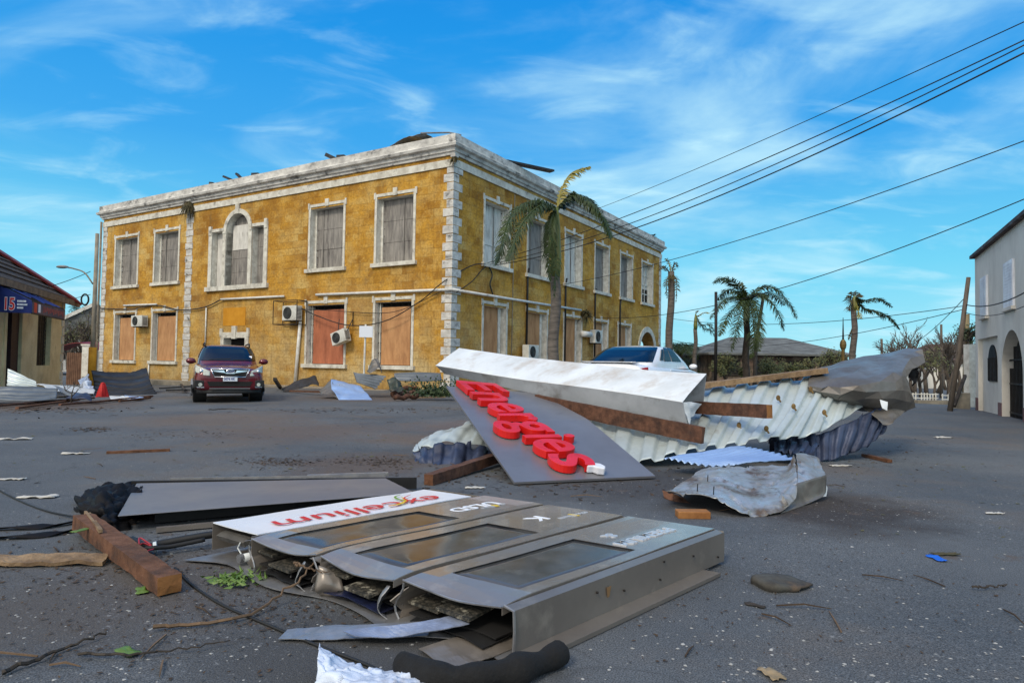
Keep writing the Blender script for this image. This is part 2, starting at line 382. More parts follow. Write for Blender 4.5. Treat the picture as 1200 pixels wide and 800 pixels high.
    xc = N('ShaderNodeMix'); xc.data_type = 'RGBA'; L(rc.outputs[0], xc.inputs[0]); L(cur, xc.inputs[6]); xc.inputs[7].default_value = (.012, .012, .013, 1); cur = xc.outputs[2]
    L(cur, b.inputs['Base Color'])
    bp = N('ShaderNodeBump'); bp.inputs['Strength'].default_value = 0.8; bp.inputs['Distance'].default_value = 0.008; L(g1.outputs[0], bp.inputs['Height']); L(bp.outputs[0], b.inputs['Normal'])
    return M
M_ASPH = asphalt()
def limewash():
    """ochre limewash worn off coursed stone blocks"""
    M = bpy.data.materials.new('ochre_limewash'); M.use_nodes = True; t = M.node_tree; b = t.nodes['Principled BSDF']; N = t.nodes.new; L = t.links.new
    tcx = N('ShaderNodeTexCoord'); sp = N('ShaderNodeSeparateXYZ'); L(tcx.outputs['Object'], sp.inputs[0])
    ad = N('ShaderNodeMath'); ad.operation = 'ADD'; L(sp.outputs[0], ad.inputs[0]); L(sp.outputs[1], ad.inputs[1])
    cb = N('ShaderNodeCombineXYZ'); L(ad.outputs[0], cb.inputs[0]); L(sp.outputs[2], cb.inputs[1])
    nd = N('ShaderNodeTexNoise'); nd.inputs['Scale'].default_value = 2.2; nd.inputs['Detail'].default_value = 4; L(cb.outputs[0], nd.inputs['Vector'])
    md = N('ShaderNodeMix'); md.data_type = 'RGBA'; md.blend_type = 'LINEAR_LIGHT'; md.inputs[0].default_value = .05; L(cb.outputs[0], md.inputs[6]); L(nd.outputs['Color'], md.inputs[7])
    br = N('ShaderNodeTexBrick'); br.inputs['Scale'].default_value = 1; br.inputs['Brick Width'].default_value = .62; br.inputs['Row Height'].default_value = .31
    br.inputs['Mortar Size'].default_value = .010; br.inputs['Mortar Smooth'].default_value = .6; br.inputs['Bias'].default_value = 0
    br.inputs['Color1'].default_value = (0, 0, 0, 1); br.inputs['Color2'].default_value = (1, 1, 1, 1); br.inputs['Mortar'].default_value = (.5, .5, .5, 1); L(md.outputs[2], br.inputs['Vector'])
    def noi(s, det=9, r=.62, st=(1, 1, 1)):
        mp = N('ShaderNodeMapping'); mp.inputs['Scale'].default_value = st; L(cb.outputs[0], mp.inputs[0])
        n = N('ShaderNodeTexNoise'); n.inputs['Scale'].default_value = s; n.inputs['Detail'].default_value = det; n.inputs['Roughness'].default_value = r; L(mp.outputs[0], n.inputs['Vector']); return n.outputs[0]
    def rg(x, a, c, o0=0., o1=1.):
        r = N('ShaderNodeMapRange'); r.inputs[1].default_value = a; r.inputs[2].default_value = c; r.inputs[3].default_value = o0; r.inputs[4].default_value = o1; L(x, r.inputs[0]); return r.outputs[0]
    def mix(f, a, c):
        x = N('ShaderNodeMix'); x.data_type = 'RGBA'
        L(f, x.inputs[0]) if not isinstance(f, float) else setattr(x.inputs[0], 'default_value', f)
        for i, q in ((6, a), (7, c)):
            if isinstance(q, tuple): x.inputs[i].default_value = (*lin(q), 1)
            else: L(q, x.inputs[i])
        return x.outputs[2]
    def mth(op, a, c):
        x = N('ShaderNodeMath'); x.operation = op
        for i, q in enumerate((a, c)):
            if isinstance(q, (int, float)): x.inputs[i].default_value = q
            else: L(q, x.inputs[i])
        return x.outputs[0]
    brick_v = N('ShaderNodeSeparateColor'); L(br.outputs['Color'], brick_v.inputs[0])
    cur = mix(rg(noi(.55), .36, .62), (.83, .63, .24), (.63, .435, .125))
    # blocks where the wash has turned rust brown, and blocks where it has worn to pale stone
    m1 = mth('MULTIPLY', rg(brick_v.outputs[0], .45, .95), rg(noi(1.1), .36, .62)); cur = mix(mth('MULTIPLY', m1, .55), cur, (.49, .32, .11))
    m2 = mth('MULTIPLY', rg(brick_v.outputs[0], 1.0, .1), rg(noi(.5, 12, .72), .43, .62)); cur = mix(mth('MULTIPLY', m2, .85), cur, (.82, .71, .45))
    low = rg(sp.outputs[2], 4.6, .6)
    m3 = mth('MULTIPLY', rg(noi(.45, 10, .7), .42, .62), low); cur = mix(mth('MULTIPLY', m3, .9), cur, (.80, .72, .53))
    # rain streaks
    st = rg(noi(1.0, 8, .65, (2.2, .16, 1)), .55, .75); cur = mix(mth('MULTIPLY', st, .55), cur, (.36, .29, .18))
    # fine mottling
    cur = mix(mth('MULTIPLY', rg(noi(9, 8, .7), .44, .70), .6), cur, (.43, .30, .12))
    cur = mix(mth('MULTIPLY', rg(noi(5.3, 10, .75), .54, .72), .5), cur, (.90, .77, .48))
    cur = mix(mth('MULTIPLY', rg(noi(1.5, 12, .74), .53, .70), .6), cur, (.49, .42, .29))
    cur = mix(mth('MULTIPLY', rg(noi(28, 6, .7), .45, .7), .25), cur, (.40, .27, .10))
    cur = mix(mth('MULTIPLY', br.outputs['Fac'], mth('MULTIPLY', rg(noi(.7, 4), .36, .56), .45)), cur, (.36, .26, .13))
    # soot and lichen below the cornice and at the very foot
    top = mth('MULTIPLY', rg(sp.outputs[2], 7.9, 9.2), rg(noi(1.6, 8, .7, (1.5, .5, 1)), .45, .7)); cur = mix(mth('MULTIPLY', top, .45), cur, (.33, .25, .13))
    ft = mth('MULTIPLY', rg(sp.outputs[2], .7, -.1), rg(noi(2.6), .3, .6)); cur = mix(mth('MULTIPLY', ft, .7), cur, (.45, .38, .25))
    L(cur, b.inputs['Base Color']); b.inputs['Roughness'].default_value = .9; b.inputs['Specular IOR Level'].default_value = .25
    bp = N('ShaderNodeBump'); bp.inputs['Strength'].default_value = .6; bp.inputs['Distance'].default_value = .012
    hh = mth('SUBTRACT', mth('MULTIPLY', noi(11, 8, .7), .7), br.outputs['Fac']); L(hh, bp.inputs['Height']); L(bp.outputs[0], b.inputs['Normal'])
    return M
M_WASH = limewash()
M_STONE = mat('weathered_white_stone', lin((.86, .85, .80)), lin((.72, .70, .65)), scale=3, rough=.9, c3=lin((.38, .36, .33)), s3=2.6, lo3=.55, hi3=.74, bump=.3, bscale=30)
M_STONE_D = mat('sooty_stone', lin((.85, .84, .81)), lin((.66, .65, .63)), scale=2.2, rough=.9, c3=lin((.22, .22, .22)), s3=1.9, lo3=.54, hi3=.70, bump=.3, bscale=30, stretch=(1, 1, 1.6))
M_WHITE = mat('chipped_white_paint', lin((.90, .89, .85)), lin((.76, .74, .69)), scale=4, rough=.7, c3=lin((.50, .46, .40)), s3=5, lo3=.62, hi3=.74, bump=.1)
M_BOARD = mat('grey_weathered_boarding', lin((.58, .56, .53)), lin((.44, .425, .41)), scale=2.5, rough=.85, stretch=(3.5, 3.5, .6), c3=lin((.28, .26, .25)), s3=1.3, bump=.2)
M_BOARD2 = mat('pale_grey_boarding', lin((.86, .85, .82)), lin((.74, .73, .70)), scale=1.6, rough=.85, stretch=(3.5, 3.5, .8), c3=lin((.45, .42, .38)), s3=1.0, bump=.15)
M_PLY = mat('plywood', lin((.76, .57, .38)), lin((.64, .46, .30)), scale=1.6, rough=.75, stretch=(2.2, 2.2, .7), c3=lin((.47, .33, .22)), s3=1.4, lo3=.6, hi3=.8, bump=.08)
M_PLYR = mat('reddish_plywood', lin((.70, .42, .29)), lin((.60, .35, .24)), scale=1.6, rough=.75, stretch=(2.2, 2.2, .7), c3=lin((.45, .26, .18)), s3=1.2, bump=.08)
M_DARK = mat('dark_void', lin((.06, .06, .065)), lin((.09, .085, .08)), rough=.9, bump=0)
M_IRON = mat('black_iron', lin((.08, .08, .085)), lin((.14, .12, .11)), rough=.6, metal=.3)
M_PVC = mat('white_pvc', lin((.90, .90, .88)), lin((.80, .79, .76)), rough=.45, bump=0, c3=lin((.62, .58, .5)), s3=4, lo3=.62, hi3=.75)
M_CABLE = mat('black_cable', lin((.05, .05, .055)), lin((.10, .10, .10)), rough=.6, bump=0)
M_DRYPL = mat('dry_leaf', lin((.32, .27, .14)), lin((.20, .21, .10)), scale=6, rough=.8, bump=0)
M_OLIVE = mat('olive_leaf', lin((.27, .32, .17)), lin((.38, .37, .23)), scale=2, rough=.8, bump=0)
M_TWIGB = mat('brown_grey_twig', lin((.36, .32, .28)), lin((.27, .24, .21)), scale=3, rough=.9, bump=0)
M_LEAF = mat('palm_leaf', lin((.14, .21, .08)), lin((.22, .28, .11)), scale=1.2, rough=.6, bump=0, c3=lin((.30, .27, .13)), s3=.9, lo3=.6, hi3=.8)
M_LEAFY = mat('yellowing_palm_leaf', lin((.55, .50, .18)), lin((.42, .42, .16)), scale=1.2, rough=.6, bump=0)
M_BARK = mat('palm_bark', lin((.42, .39, .36)), lin((.30, .28, .26)), scale=4, rough=.9, stretch=(1, 1, 5), bump=.4, bscale=18)
M_BARKD = mat('dark_bark', lin((.24, .21, .18)), lin((.16, .14, .12)), scale=4, rough=.9, bump=.3, bscale=18)
M_SHAFT = mat('green_crownshaft', lin((.36, .42, .20)), lin((.47, .45, .22)), scale=2, rough=.5, stretch=(2, 2, .6), bump=.05)
M_WOODP = mat('weathered_pole_wood', lin((.42, .38, .34)), lin((.30, .27, .24)), scale=3, rough=.9, stretch=(4, 4, .5), bump=.3)
M_CONC = mat('pole_concrete', lin((.60, .56, .49)), lin((.48, .45, .40)), scale=3, rough=.9, bump=.15)

# ------------------------------------------------------------------ ground
def ground():
    xs = sorted({round(v, 3) for v in [i * 0.5 for i in range(-60, 61)] + [s * (30 * 1.35 ** k) for k in range(13) for s in (-1, 1)]})
    ys = sorted({round(v, 3) for v in [i * 1.0 for i in range(-10, 61)] + [60 * 1.35 ** k for k in range(11)] + [-10 * 1.6 ** k for k in range(8)]})
    mb = MB(); o = []
    for x in xs:
        for y in ys: mb.v.append(Vector((x, y, gz(x))))
    W = len(ys)
    for i in range(len(xs) - 1):
        for j in range(W - 1): mb.f.append((i * W + j, (i + 1) * W + j, (i + 1) * W + j + 1, i * W + j + 1))
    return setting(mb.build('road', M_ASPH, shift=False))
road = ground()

# ------------------------------------------------------------------ yellow colonial building
BLD = thing('colonial_building', 'two storey ochre limewashed stone building with boarded windows and white corner quoins', 'building', (-2.35, 25.12, 0), R(-31.2))
LL, LR, HT = 25.3, 24.75, 9.12
def FL(s, z, d=0.0): return (-s, -d, z)
def FR(s, z, d=0.0): return (d, s, z)
SB = 0.12
UPL = [(1.83, 4.02), (5.71, 7.98), (17.70, 20.07), (21.53, 24.0)]
GRL = [(1.82, 4.0), (5.51, 8.04), (17.69, 20.06), (21.53, 23.82)]
UPR = [(2.1, 4.25), (5.7, 7.87), (9.54, 11.68), (13.25, 15.4), (17.03, 19.2), (20.75, 23.05)]
GRR = [(2.1, 4.1), (5.75, 7.85), (9.5, 11.75), (13.25, 15.3), (16.75, 19.0)]
VEN = [(10.98, 11.85, 4.7, 7.45, False), (12.1, 13.82, 4.7, 8.22, True), (14.07, 14.94, 4.7, 7.45, False)]
def facade(mb, fn, length, holes, reveal, z0=-.8, z1=HT, rm=None):
    rm = mb if rm is None else rm
    ss = sorted({0.0, length} | {v for h in holes for v in h[:2]}); zs = sorted({z0, z1} | {v for h in holes for v in h[2:4]})
    for a, b in zip(ss, ss[1:]):
        for c, d in zip(zs, zs[1:]):
            ms, mz = (a + b) / 2, (c + d) / 2
            if any(h[0] < ms < h[1] and h[2] < mz < h[3] for h in holes): continue
            mb.add([fn(a, c), fn(b, c), fn(b, d), fn(a, d)], [(0, 1, 2, 3)])
    for h in holes:
        a, b, c, d = h[:4]; rv = h[5] if len(h) > 5 else reveal
        if not h[4]:
            per = [(a, c), (b, c), (b, d), (a, d)]
        else:
            r = (b - a) / 2; sp = d - r; cxx = (a + b) / 2
            arc = [(cxx + r * math.cos(math.pi * k / 20), sp + r * math.sin(math.pi * k / 20)) for k in range(21)]
            per = [(a, c), (b, c)] + arc
            for k in range(20):
                p, q = arc[k], arc[k + 1]
                mb.add([fn(*p), fn(p[0], d), fn(q[0], d), fn(*q)], [(0, 1, 2, 3)])
        tgt = mb
        if rm is not mb and len(h) <= 5: tgt = MB(); rm.append(tgt)
        for k in range(len(per)):
            p, q = per[k], per[(k + 1) % len(per)]
            if p == q: continue
            tgt.add([fn(*p), fn(*q), fn(q[0], q[1], -rv), fn(p[0], p[1], -rv)], [(0, 1, 2, 3)])
hl = [(a + SB, b - SB, 5.15, 7.85, False) for a, b in UPL] + [(a + SB, b - SB, .95, 3.55, False) for a, b in GRL] + VEN + [(12.15, 13.75, -.8, 2.15, False)]
hr = [(a + SB, b - SB, 5.25, 7.85, False) for a, b in UPR] + [(a + SB, b - SB, .6, 3.5, False) for a, b in GRR] + [(20.5, 23.45, -.8, 3.35, True, .75)]
wl = MB(); rvl = []; facade(wl, FL, LL, hl, .38, rm=rvl); facade(wl, FR, LR, hr, .38, rm=rvl)
# far sides, flat roof slab and the vaulted passage behind the arch
def FB(s, z, d=0.0): return (-s, LR + d, z)
facade(wl, FB, LL, [(.9, 3.6, -.8, 3.35, True, .6)], .38)
wl.add([(-LL, 0, -.8), (-LL, LR, -.8), (-LL, LR, HT), (-LL, 0, HT)], [(0, 1, 2, 3)])
wl.add([(0, 0, HT - .05), (-LL, 0, HT - .05), (-LL, LR, HT - .05), (0, LR, HT - .05)], [(0, 1, 2, 3)])
wl.build('wall', M_WASH, BLD); [r_.build('window_reveal', M_WHITE, BLD) for r_ in rvl]
ps = MB(); ps.box(-5.6, -.76, 19.6, 19.9, -.8, 3.9); ps.box(-5.9, -5.6, 19.6, 24.1, -.8, 3.9); ps.box(-5.6, -.76, 19.9, 24.1, 3.6, 3.9)
ps.build('passage_wall', M_WASH, BLD)
# cornice: stepped profile round the two visible sides and the others
prof = [(0, 9.13), (.07, 9.13), (.09, 9.22), (.15, 9.25), (.17, 9.36), (.29, 9.41), (.32, 9.51), (.25, 9.55), (.19, 9.60), (.19, 9.89), (-.16, 9.89), (-.16, 9.10)]
cm = MB(); loop = [(1, -1, 0, 0), (1, 1, 0, LR), (-1, 1, -LL, LR), (-1, -1, -LL, 0)]
for k in range(4):
    A, B_ = loop[k], loop[(k + 1) % 4]; nseg = 26
    for q in range(len(prof)):
        d0, z0 = prof[q]; d1, z1 = prof[(q + 1) % len(prof)]
        def P(d, z, t):
            ax, ay = A[2] + A[0] * d, A[3] + A[1] * d; bx, by = B_[2] + B_[0] * d, B_[3] + B_[1] * d
            j = .012 * noise.noise(Vector((ax + (bx - ax) * t, ay + (by - ay) * t, z * 3))) if 0 < t < 1 else 0
            return (ax + (bx - ax) * t, ay + (by - ay) * t, z + j)
        for i in range(nseg):
            t0, t1 = i / nseg, (i + 1) / nseg
            cm.add([P(d0, z0, t0), P(d0, z0, t1), P(d1, z1, t1), P(d1, z1, t0)], [(0, 1, 2, 3)])
cm.build('cornice', M_STONE_D, BLD)
bd = MB()
bd.hexa([(-LL, 0.01, 8.68), (-LL, -.06, 8.68), (.06, -.06, 8.68), (0, .01, 8.68), (-LL, 0.01, 8.97), (-LL, -.06, 8.97), (.06, -.06, 8.97), (0, .01, 8.97)])
bd.hexa([(-.01, 0, 8.68), (.06, -.06, 8.68), (.06, LR, 8.68), (-.01, LR, 8.68), (-.01, 0, 8.97), (.06, -.06, 8.97), (.06, LR, 8.97), (-.01, LR, 8.97)])
bd.build('string_course', M_STONE, BLD)
# quoins
def quoin_corner():
    q = MB(); z = -.6; k = 0
    while z < 8.6:
        h = .335; z1 = min(z + h - .03, 8.675); a = .46 if k % 2 == 0 else .30; b = .34 if k % 2 == 0 else .58
        o = .022 + random.uniform(-.012, .012)
        q.prism([(o, -o, z), (o, b, z), (.001, b, z), (.001, -.001, z), (-a, -.001, z), (-a, -o, z)], (0, 0, z1 - z)); z += h; k += 1
    return q
def quoin_strip(fn, s0, wide, both=True, edge=0):
    q = MB(); z = -.6; k = 0
    while z < 8.6:
        z1 = min(z + .305, 8.675); e = .06 if k % 2 == 0 else 0.0; o = .022 + random.uniform(-.01, .012)
        a, b = s0 - (e if both or edge > 0 else 0), s0 + wide + (e if both or edge < 0 else 0)
        q.fbox(fn, a, b, z, z1, -.02, o); z += .335; k += 1
    return q
quoin_corner().build('quoin_column', M_STONE_D, BLD)
quoin_strip(FL, 16.62, .5).build('quoin_column', M_STONE_D, BLD)
quoin_strip(FL, LL - .42, .42, False, 1).build('quoin_column', M_STONE_D, BLD)
quoin_strip(FR, LR - .42, .42, False, 1).build('quoin_column', M_STONE_D, BLD)

M_EAVE0 = mat('rusty_nail', lin((.30, .20, .15)), lin((.22, .15, .12)), scale=3, rough=.9, bump=0)
def surround(fn, a, b, z0, z1, key=True, sill=True):
    s = MB(); o = .03
    s.fbox(fn, a, a + SB, z0 + .15, z1, -.01, o); s.fbox(fn, b - SB, b, z0 + .15, z1, -.01, o); s.fbox(fn, a + SB, b - SB, z1 - SB, z1, -.01, o)
    c = (a + b) / 2
    if key: s.fbox(fn, c - .11, c + .11, z1 - SB - .03, z1 + .17, -.005, .05)
    for e in (a, b): s.fbox(fn, e - .05, e + .05, z1 - .2, z1 + .07, -.005, .04)
    return s
def window(fn, a, b, z0, z1, board, kind, inner=True):
    w_ = surround(fn, a, b, z0, z1).build('window', M_STONE, BLD)
    MB().fbox(fn, a - .1, b + .1, z0, z0 + .16, -.3, .13).build('sill', M_STONE, w_)
    oa, ob, oz0, oz1 = a + SB, b - SB, z0 + .16, z1 - SB
    fr = MB()
    fr.fbox(fn, oa, oa + .09, oz0, oz1, -.36, -.27); fr.fbox(fn, ob - .09, ob, oz0, oz1, -.36, -.27); fr.fbox(fn, oa + .09, ob - .09, oz1 - .09, oz1, -.36, -.27)
    fr.build('timber_frame', M_WHITE, w_)
    MB().fbox(fn, oa - .05, ob + .05, oz0 - .05, oz1 + .05, -.46, -.385).build('backing', M_DARK, w_)
    bb = MB()
    if kind == 'upper':
        n = 3; r_ = (oz1 - oz0 - .1) / n
        for i in range(n):
            j = random.uniform(-.025, .02)
            bb.fbox(fn, oa + .12, ob - .1, oz0 + i * r_ + .006, oz0 + (i + 1) * r_ - .006, -.34 + j, -.31 + j)
        bb.build('boarding', board, w_)
        for s_ in ((oa + .12 + (ob - oa) * random.choice((.3, .5, .55, .68))),): MB().fbox(fn, s_, s_ + .05, oz0 + .02, oz1 - .12, -.285, -.265).build('cleat', M_BOARD, w_)
        nl = MB()
        for k in range(16): nl.fbox(fn, oa + .14 + (ob - oa - .3) * (k % 2), oa + .165 + (ob - oa - .3) * (k % 2), oz0 + .08 + k * .155, oz0 + .105 + k * .155, -.34, -.28)
        nl.build('nail_rust', M_EAVE0, w_)
    elif kind == 'ground':
        bb.fbox(fn, oa + .2, ob - .2, oz0 + .02, oz1 - .28, -.20, -.175); bb.build('boarding', board, w_)
        g = MB(); k = 0
        for i in range(7):
            s_ = oa + .06 + (ob - oa - .12) * i / 6; g.fbox(fn, s_ - .012, s_ + .012, oz0, oz1 - .09, -.25, -.225)
        for i in range(7):
            z_ = oz0 + .1 + (oz1 - oz0 - .22) * i / 6; g.fbox(fn, oa, ob, z_ - .014, z_ + .014, -.222, -.205)
        g.build('grille', M_IRON, w_)
        for s_ in (oa + .1, ob - .13): MB().fbox(fn, s_, s_ + .035, oz0, oz1 - .1, -.2, -.17).build('batten', M_WHITE, w_)
    elif kind == 'full':
        bb.fbox(fn, oa + .02, ob - .36, oz0, oz1 - .02, -.22, -.2); bb.build('boarding', board, w_)
        MB().fbox(fn, ob - .30, ob - .1, oz0, oz1 - .02, -.25, -.2).build('batten', M_WHITE, w_)
    elif kind == 'sash':
        g = MB()
        for i in range(4): s_ = oa + .1 + (ob - oa - .2) * i / 3; g.fbox(fn, s_ - .03, s_ + .03, oz0, oz1 - .1, -.34, -.29)
        for i in range(5): z_ = oz0 + .03 + (oz1 - oz0 - .16) * i / 4; g.fbox(fn, oa + .1, ob - .1, z_ - .03, z_ + .03, -.338, -.285)
        g.build('sash', M_WHITE, w_)
        MB().fbox(fn, oa + .1, ob - .1, oz0 + 1.0, oz1 - .1, -.37, -.35).build('boarding', M_BOARD2, w_)
    return w_
for a, b in UPL: window(FL, a, b, 5.0, 8.05, M_BOARD, 'upper')
for i, (a, b) in enumerate(GRL): window(FL, a, b, .8, 3.75, M_PLYR if i == 1 else M_PLY, 'ground')
for i, (a, b) in enumerate(UPR):
    window(FR, a, b, 5.1, 8.05, (M_BOARD2, M_BOARD, M_BOARD2, M_BOARD, M_BOARD, M_BOARD)[i], 'sash' if i == 5 else 'upper')
for a, b in GRR: window(FR, a, b, .45, 3.7, M_PLY, 'full')
# tripartite arched window
vn = MB()
vn.fbox(FL, 10.72, 10.98, 4.7, 7.6, -.01, .05); vn.fbox(FL, 14.94, 15.2, 4.7, 7.6, -.01, .05)
vn.fbox(FL, 10.98, 11.86, 7.45, 7.6, -.01, .05); vn.fbox(FL, 14.06, 14.94, 7.45, 7.6, -.01, .05)
for a, b in ((11.86, 12.1), (13.82, 14.06)): vn.fbox(FL, a, b, 4.7, 7.36, -.38, .06)
r0, r1, cs_, sp_ = .86, 1.08, 12.96, 7.36
for k in range(24):
    a0, a1 = math.pi * k / 24, math.pi * (k + 1) / 24
    p = [(cs_ + r * math.cos(a), sp_ + r * math.sin(a)) for r, a in ((r0, a0), (r1, a0), (r1, a1), (r0, a1))]
    vn.hexa([FL(*q, -.02) for q in p] + [FL(*q, .06) for q in p])
vn.fbox(FL, cs_ - .13, cs_ + .13, 8.2, 8.68, -.005, .1)
for e in (10.85, 11.95, 13.95, 15.07): vn.fbox(FL, e - .1, e + .1, 7.3, 7.75 if abs(e - 12.96) > 1.5 else 7.4, -.004, .085)
va = vn.build('window', M_STONE, BLD); va['label'] = 'three part window with a round arched middle'
MB().fbox(FL, 10.6, 15.32, 4.48, 4.7, -.3, .13).build('sill', M_STONE, va)
vb = MB()
for a, b, t in ((11.0, 11.84, 7.43), (12.12, 13.8, 6.75)):
    for i in range(3): r_ = (t - 4.72) / 3; vb.fbox(FL, a, b, 4.72 + i * r_, 4.72 + (i + 1) * r_ - .012, -.34, -.31)
vb.build('boarding', M_BOARD, va)
pb = MB(); pts = [(12.12, 6.76), (13.8, 6.76), (13.8, 7.36)] + [(cs_ + .84 * math.cos(math.pi * k / 16), 7.36 + .84 * math.sin(math.pi * k / 16)) for k in range(17)] + [(12.12, 7.36)]
pb.prism([FL(*q, -.33) for q in pts], (0, .03, 0)); pb.build('fanlight', M_BOARD, va)
MB().fbox(FL, 12.35, 13.72, 6.5, 7.72, -.305, -.285).build('boarding', M_BOARD2, va)
ls = MB(); ls.fbox(FL, 14.09, 14.92, 4.7, 7.43, -.30, -.28)
ls.build('louvre_shutter', M_BOARD2, va)
sl = MB(); sl.fbox(FL, 14.44, 14.5, 4.75, 7.3, -.279, -.26); 
for z_ in (5.3, 6.0, 6.7): sl.fbox(FL, 14.12, 14.44, z_, z_ + .05, -.279, -.255)
sl.build('shutter_gap', M_DARK, va)
MB().fbox(FL, 10.9, 15.0, 4.65, 8.25, -.46, -.4).build('backing', M_DARK, va)
# blocked door behind the car
dr = MB(); dr.fbox(FL, 11.9, 12.15, -.6, 2.42, -.01, .06); dr.fbox(FL, 13.75, 14.0, -.6, 2.42, -.01, .06); dr.fbox(FL, 12.15, 13.75, 2.15, 2.42, -.01, .06)
dr.fbox(FL, 12.8, 13.1, 2.1, 2.72, -.004, .1); dr.fbox(FL, 11.86, 12.02, 2.2, 2.62, -.004, .075); dr.fbox(FL, 13.88, 14.06, 2.2, 2.62, -.004, .075)
do = dr.build('door', M_STONE, BLD)
MB().fbox(FL, 12.15, 13.75, -.6, 2.15, -.5, -.38).build('door_leaf', M_DARK, do)
MB().fbox(FL, 12.2, 13.9, 2.74, 3.62, -.01, .012).build('repaired_patch', mat('fresh_ochre', lin((.80, .56, .10)), lin((.74, .50, .08)), scale=2, rough=.9), BLD)
# arch surround
ar = MB(); r0, r1, cs_, sp_ = 1.475, 1.83, 21.975, 1.875
for k in range(24):
    a0, a1 = math.pi * k / 24, math.pi * (k + 1) / 24
    p = [(cs_ + r * math.cos(a), sp_ + r * math.sin(a)) for r, a in ((r0, a0), (r1, a0), (r1, a1), (r0, a1))]
    ar.hexa([FR(*q, -.02) for q in p] + [FR(*q, .05) for q in p])
ar.fbox(FR, cs_ - r1, cs_ - r0, -.6, 1.875, -.02, .05); ar.fbox(FR, cs_ + r0, cs_ + r1, -.6, 1.875, -.02, .05)
ar.build('arch_surround', M_STONE, BLD)
# pipes and conduits fixed to the walls
def fpipe(fn, pts, r, m, nm): MB().tube([fn(*p) for p in pts], r, 8).build(nm, m, BLD, smooth=True)
fpipe(FL, [(-.12, 3.9, .12), (7.3, 4.0, .1)], .055, M_PVC, 'pipe')
fpipe(FL, [(9.4, 4.02, .09), (14.0, 4.05, .09)], .05, M_PVC, 'pipe')
fpipe(FL, [(19.5, 3.99, .09), (22.7, 4.03, .09)], .05, M_PVC, 'pipe')
fpipe(FL, [(8.26, 2.85, .1), (8.5, .05, .1)], .075, M_PVC, 'pipe')
fpipe(FL, [(20.1, .8, .06), (20.1, -.2, .06)], .04, M_PVC, 'pipe')
fpipe(FL, [(15.2, 1.6, .06), (15.2, 3.7, .06)], .035, M_PVC, 'pipe')
fpipe(FL, [(25.35, -.2, .12), (25.35, 9.0, .12)], .06, M_CONC, 'pipe')
fpipe(FR, [(-.1, 3.9, .12), (4.0, 3.93, .1), (11.4, 4.0, .1)], .055, M_PVC, 'pipe')
fpipe(FR, [(4.5, 8.6, .05), (4.42, .2, .05)], .02, M_CONC, 'conduit')
for a, t in ((5.72, 5.5), (9.62, 5.5), (13.3, 5.35), (17.0, 5.2)):
    fpipe(FR, [(a, .2, .06), (a + .02, t - .4, .06), (a + .12, t, .07)], .05, M_CABLE, 'conduit')
lm = MB(); lm.box(.0, .22, -.22, .0, 8.98, 9.1); lm.box(.04, .18, -.18, -.04, 8.8, 8.98); lm.build('corner_bracket', M_STONE_D, BLD)
kb = MB(); kb.fbox(FL, -1.3, LL, -.8, -.02, .0, .9); kb.fbox(FR, 0.0, LR, -.8, -.0, .0, 1.3); kb.build('plinth_kerb', M_CONC, BLD)

MW = Matrix.Translation((-2.35, 25.12, 0)) @ Matrix.Rotation(R(-31.2), 4, 'Z')
def WL(s, z, d=0.0): return MW @ Vector(FL(s, z, d))
def WR(s, z, d=0.0): return MW @ Vector(FR(s, z, d))
# ------------------------------------------------------------------ grey building on the right
GB = thing('corner_house', 'grey rendered two storey house with white upper shutters and arched doorway', 'building', (15.6, 22.1, -.2), R(-26.5))
M_REND = mat('grey_render', lin((.87, .85, .805)), lin((.79, .77, .73)), scale=1.1, rough=.92, c3=lin((.66, .64, .60)), s3=.8, lo3=.58, hi3=.8, bump=.12, stretch=(1, 1, .5))
M_RENDP = mat('pinkish_base_paint', lin((.50, .36, .35)), lin((.42, .33, .32)), scale=2, rough=.9)
M_EAVE = mat('dark_red_eave', lin((.27, .17, .16)), lin((.20, .14, .14)), scale=3, rough=.7)
M_SHUT = mat('white_shutter', lin((.92, .93, .95)), lin((.82, .83, .86)), scale=2, rough=.6)
# local frame: wall on local x=0 facing -x, running towards the camera along -y
def GW(s, z, d=0.0): return (-d, -s, z)
GH = 5.1; GL = 14.0
g = MB()
holes = [(.45, 3.45, 0.0, 2.35, False, .12), (3.95, 6.35, 0.0, 2.42, True, .3), (6.9, 9.9, 0.0, 2.35, False, .12)]
facade(g, GW, GL, holes, .45, -.4, GH)
g.add([(0, 0, -.4), (9, 0, -.4), (9, 0, GH), (0, 0, GH)], [(0, 1, 2, 3)]); g.add([(0, -GL, -.4), (9, -GL, -.4), (9, -GL, GH), (0, -GL, GH)], [(0, 1, 2, 3)])
g.add([(9, 0, -.4), (9, -GL, -.4), (9, -GL, GH), (9, 0, GH)], [(0, 1, 2, 3)])
for a, b in ((.45, 3.45), (6.9, 9.9)): g.fbox(GW, a - .1, b + .1, -.3, 2.4, -.3, -.12)
g.build('wall', M_REND, GB)
rf = MB(); rf.hexa([(-.14, .1, GH), (9.2, .1, GH), (9.2, -GL - .2, GH), (-.14, -GL - .2, GH), (-.14, .1, GH + .10), (9.2, .1, GH + .10), (9.2, -GL - .2, GH + .10), (-.14, -GL - .2, GH + .10)]); rf.build('eave', M_EAVE, GB)
rr = MB(); rr.add([(-.12, .08, GH + .11), (9.2, .08, GH + .11), (9.2, -GL, GH + .11), (-.12, -GL, GH + .11), (4.5, -3, GH + .6), (4.5, -GL + 3, GH + .6)], [(0, 1, 4), (1, 2, 5, 4), (2, 3, 5), (3, 0, 4, 5)]); rr.build('roof', M_EAVE, GB)
for a, b in ((-.03, .44), (3.46, 3.94), (6.36, 6.89)): MB().fbox(GW, a, b, -.4, .42, -.02, .012).build('plinth', M_RENDP, GB)
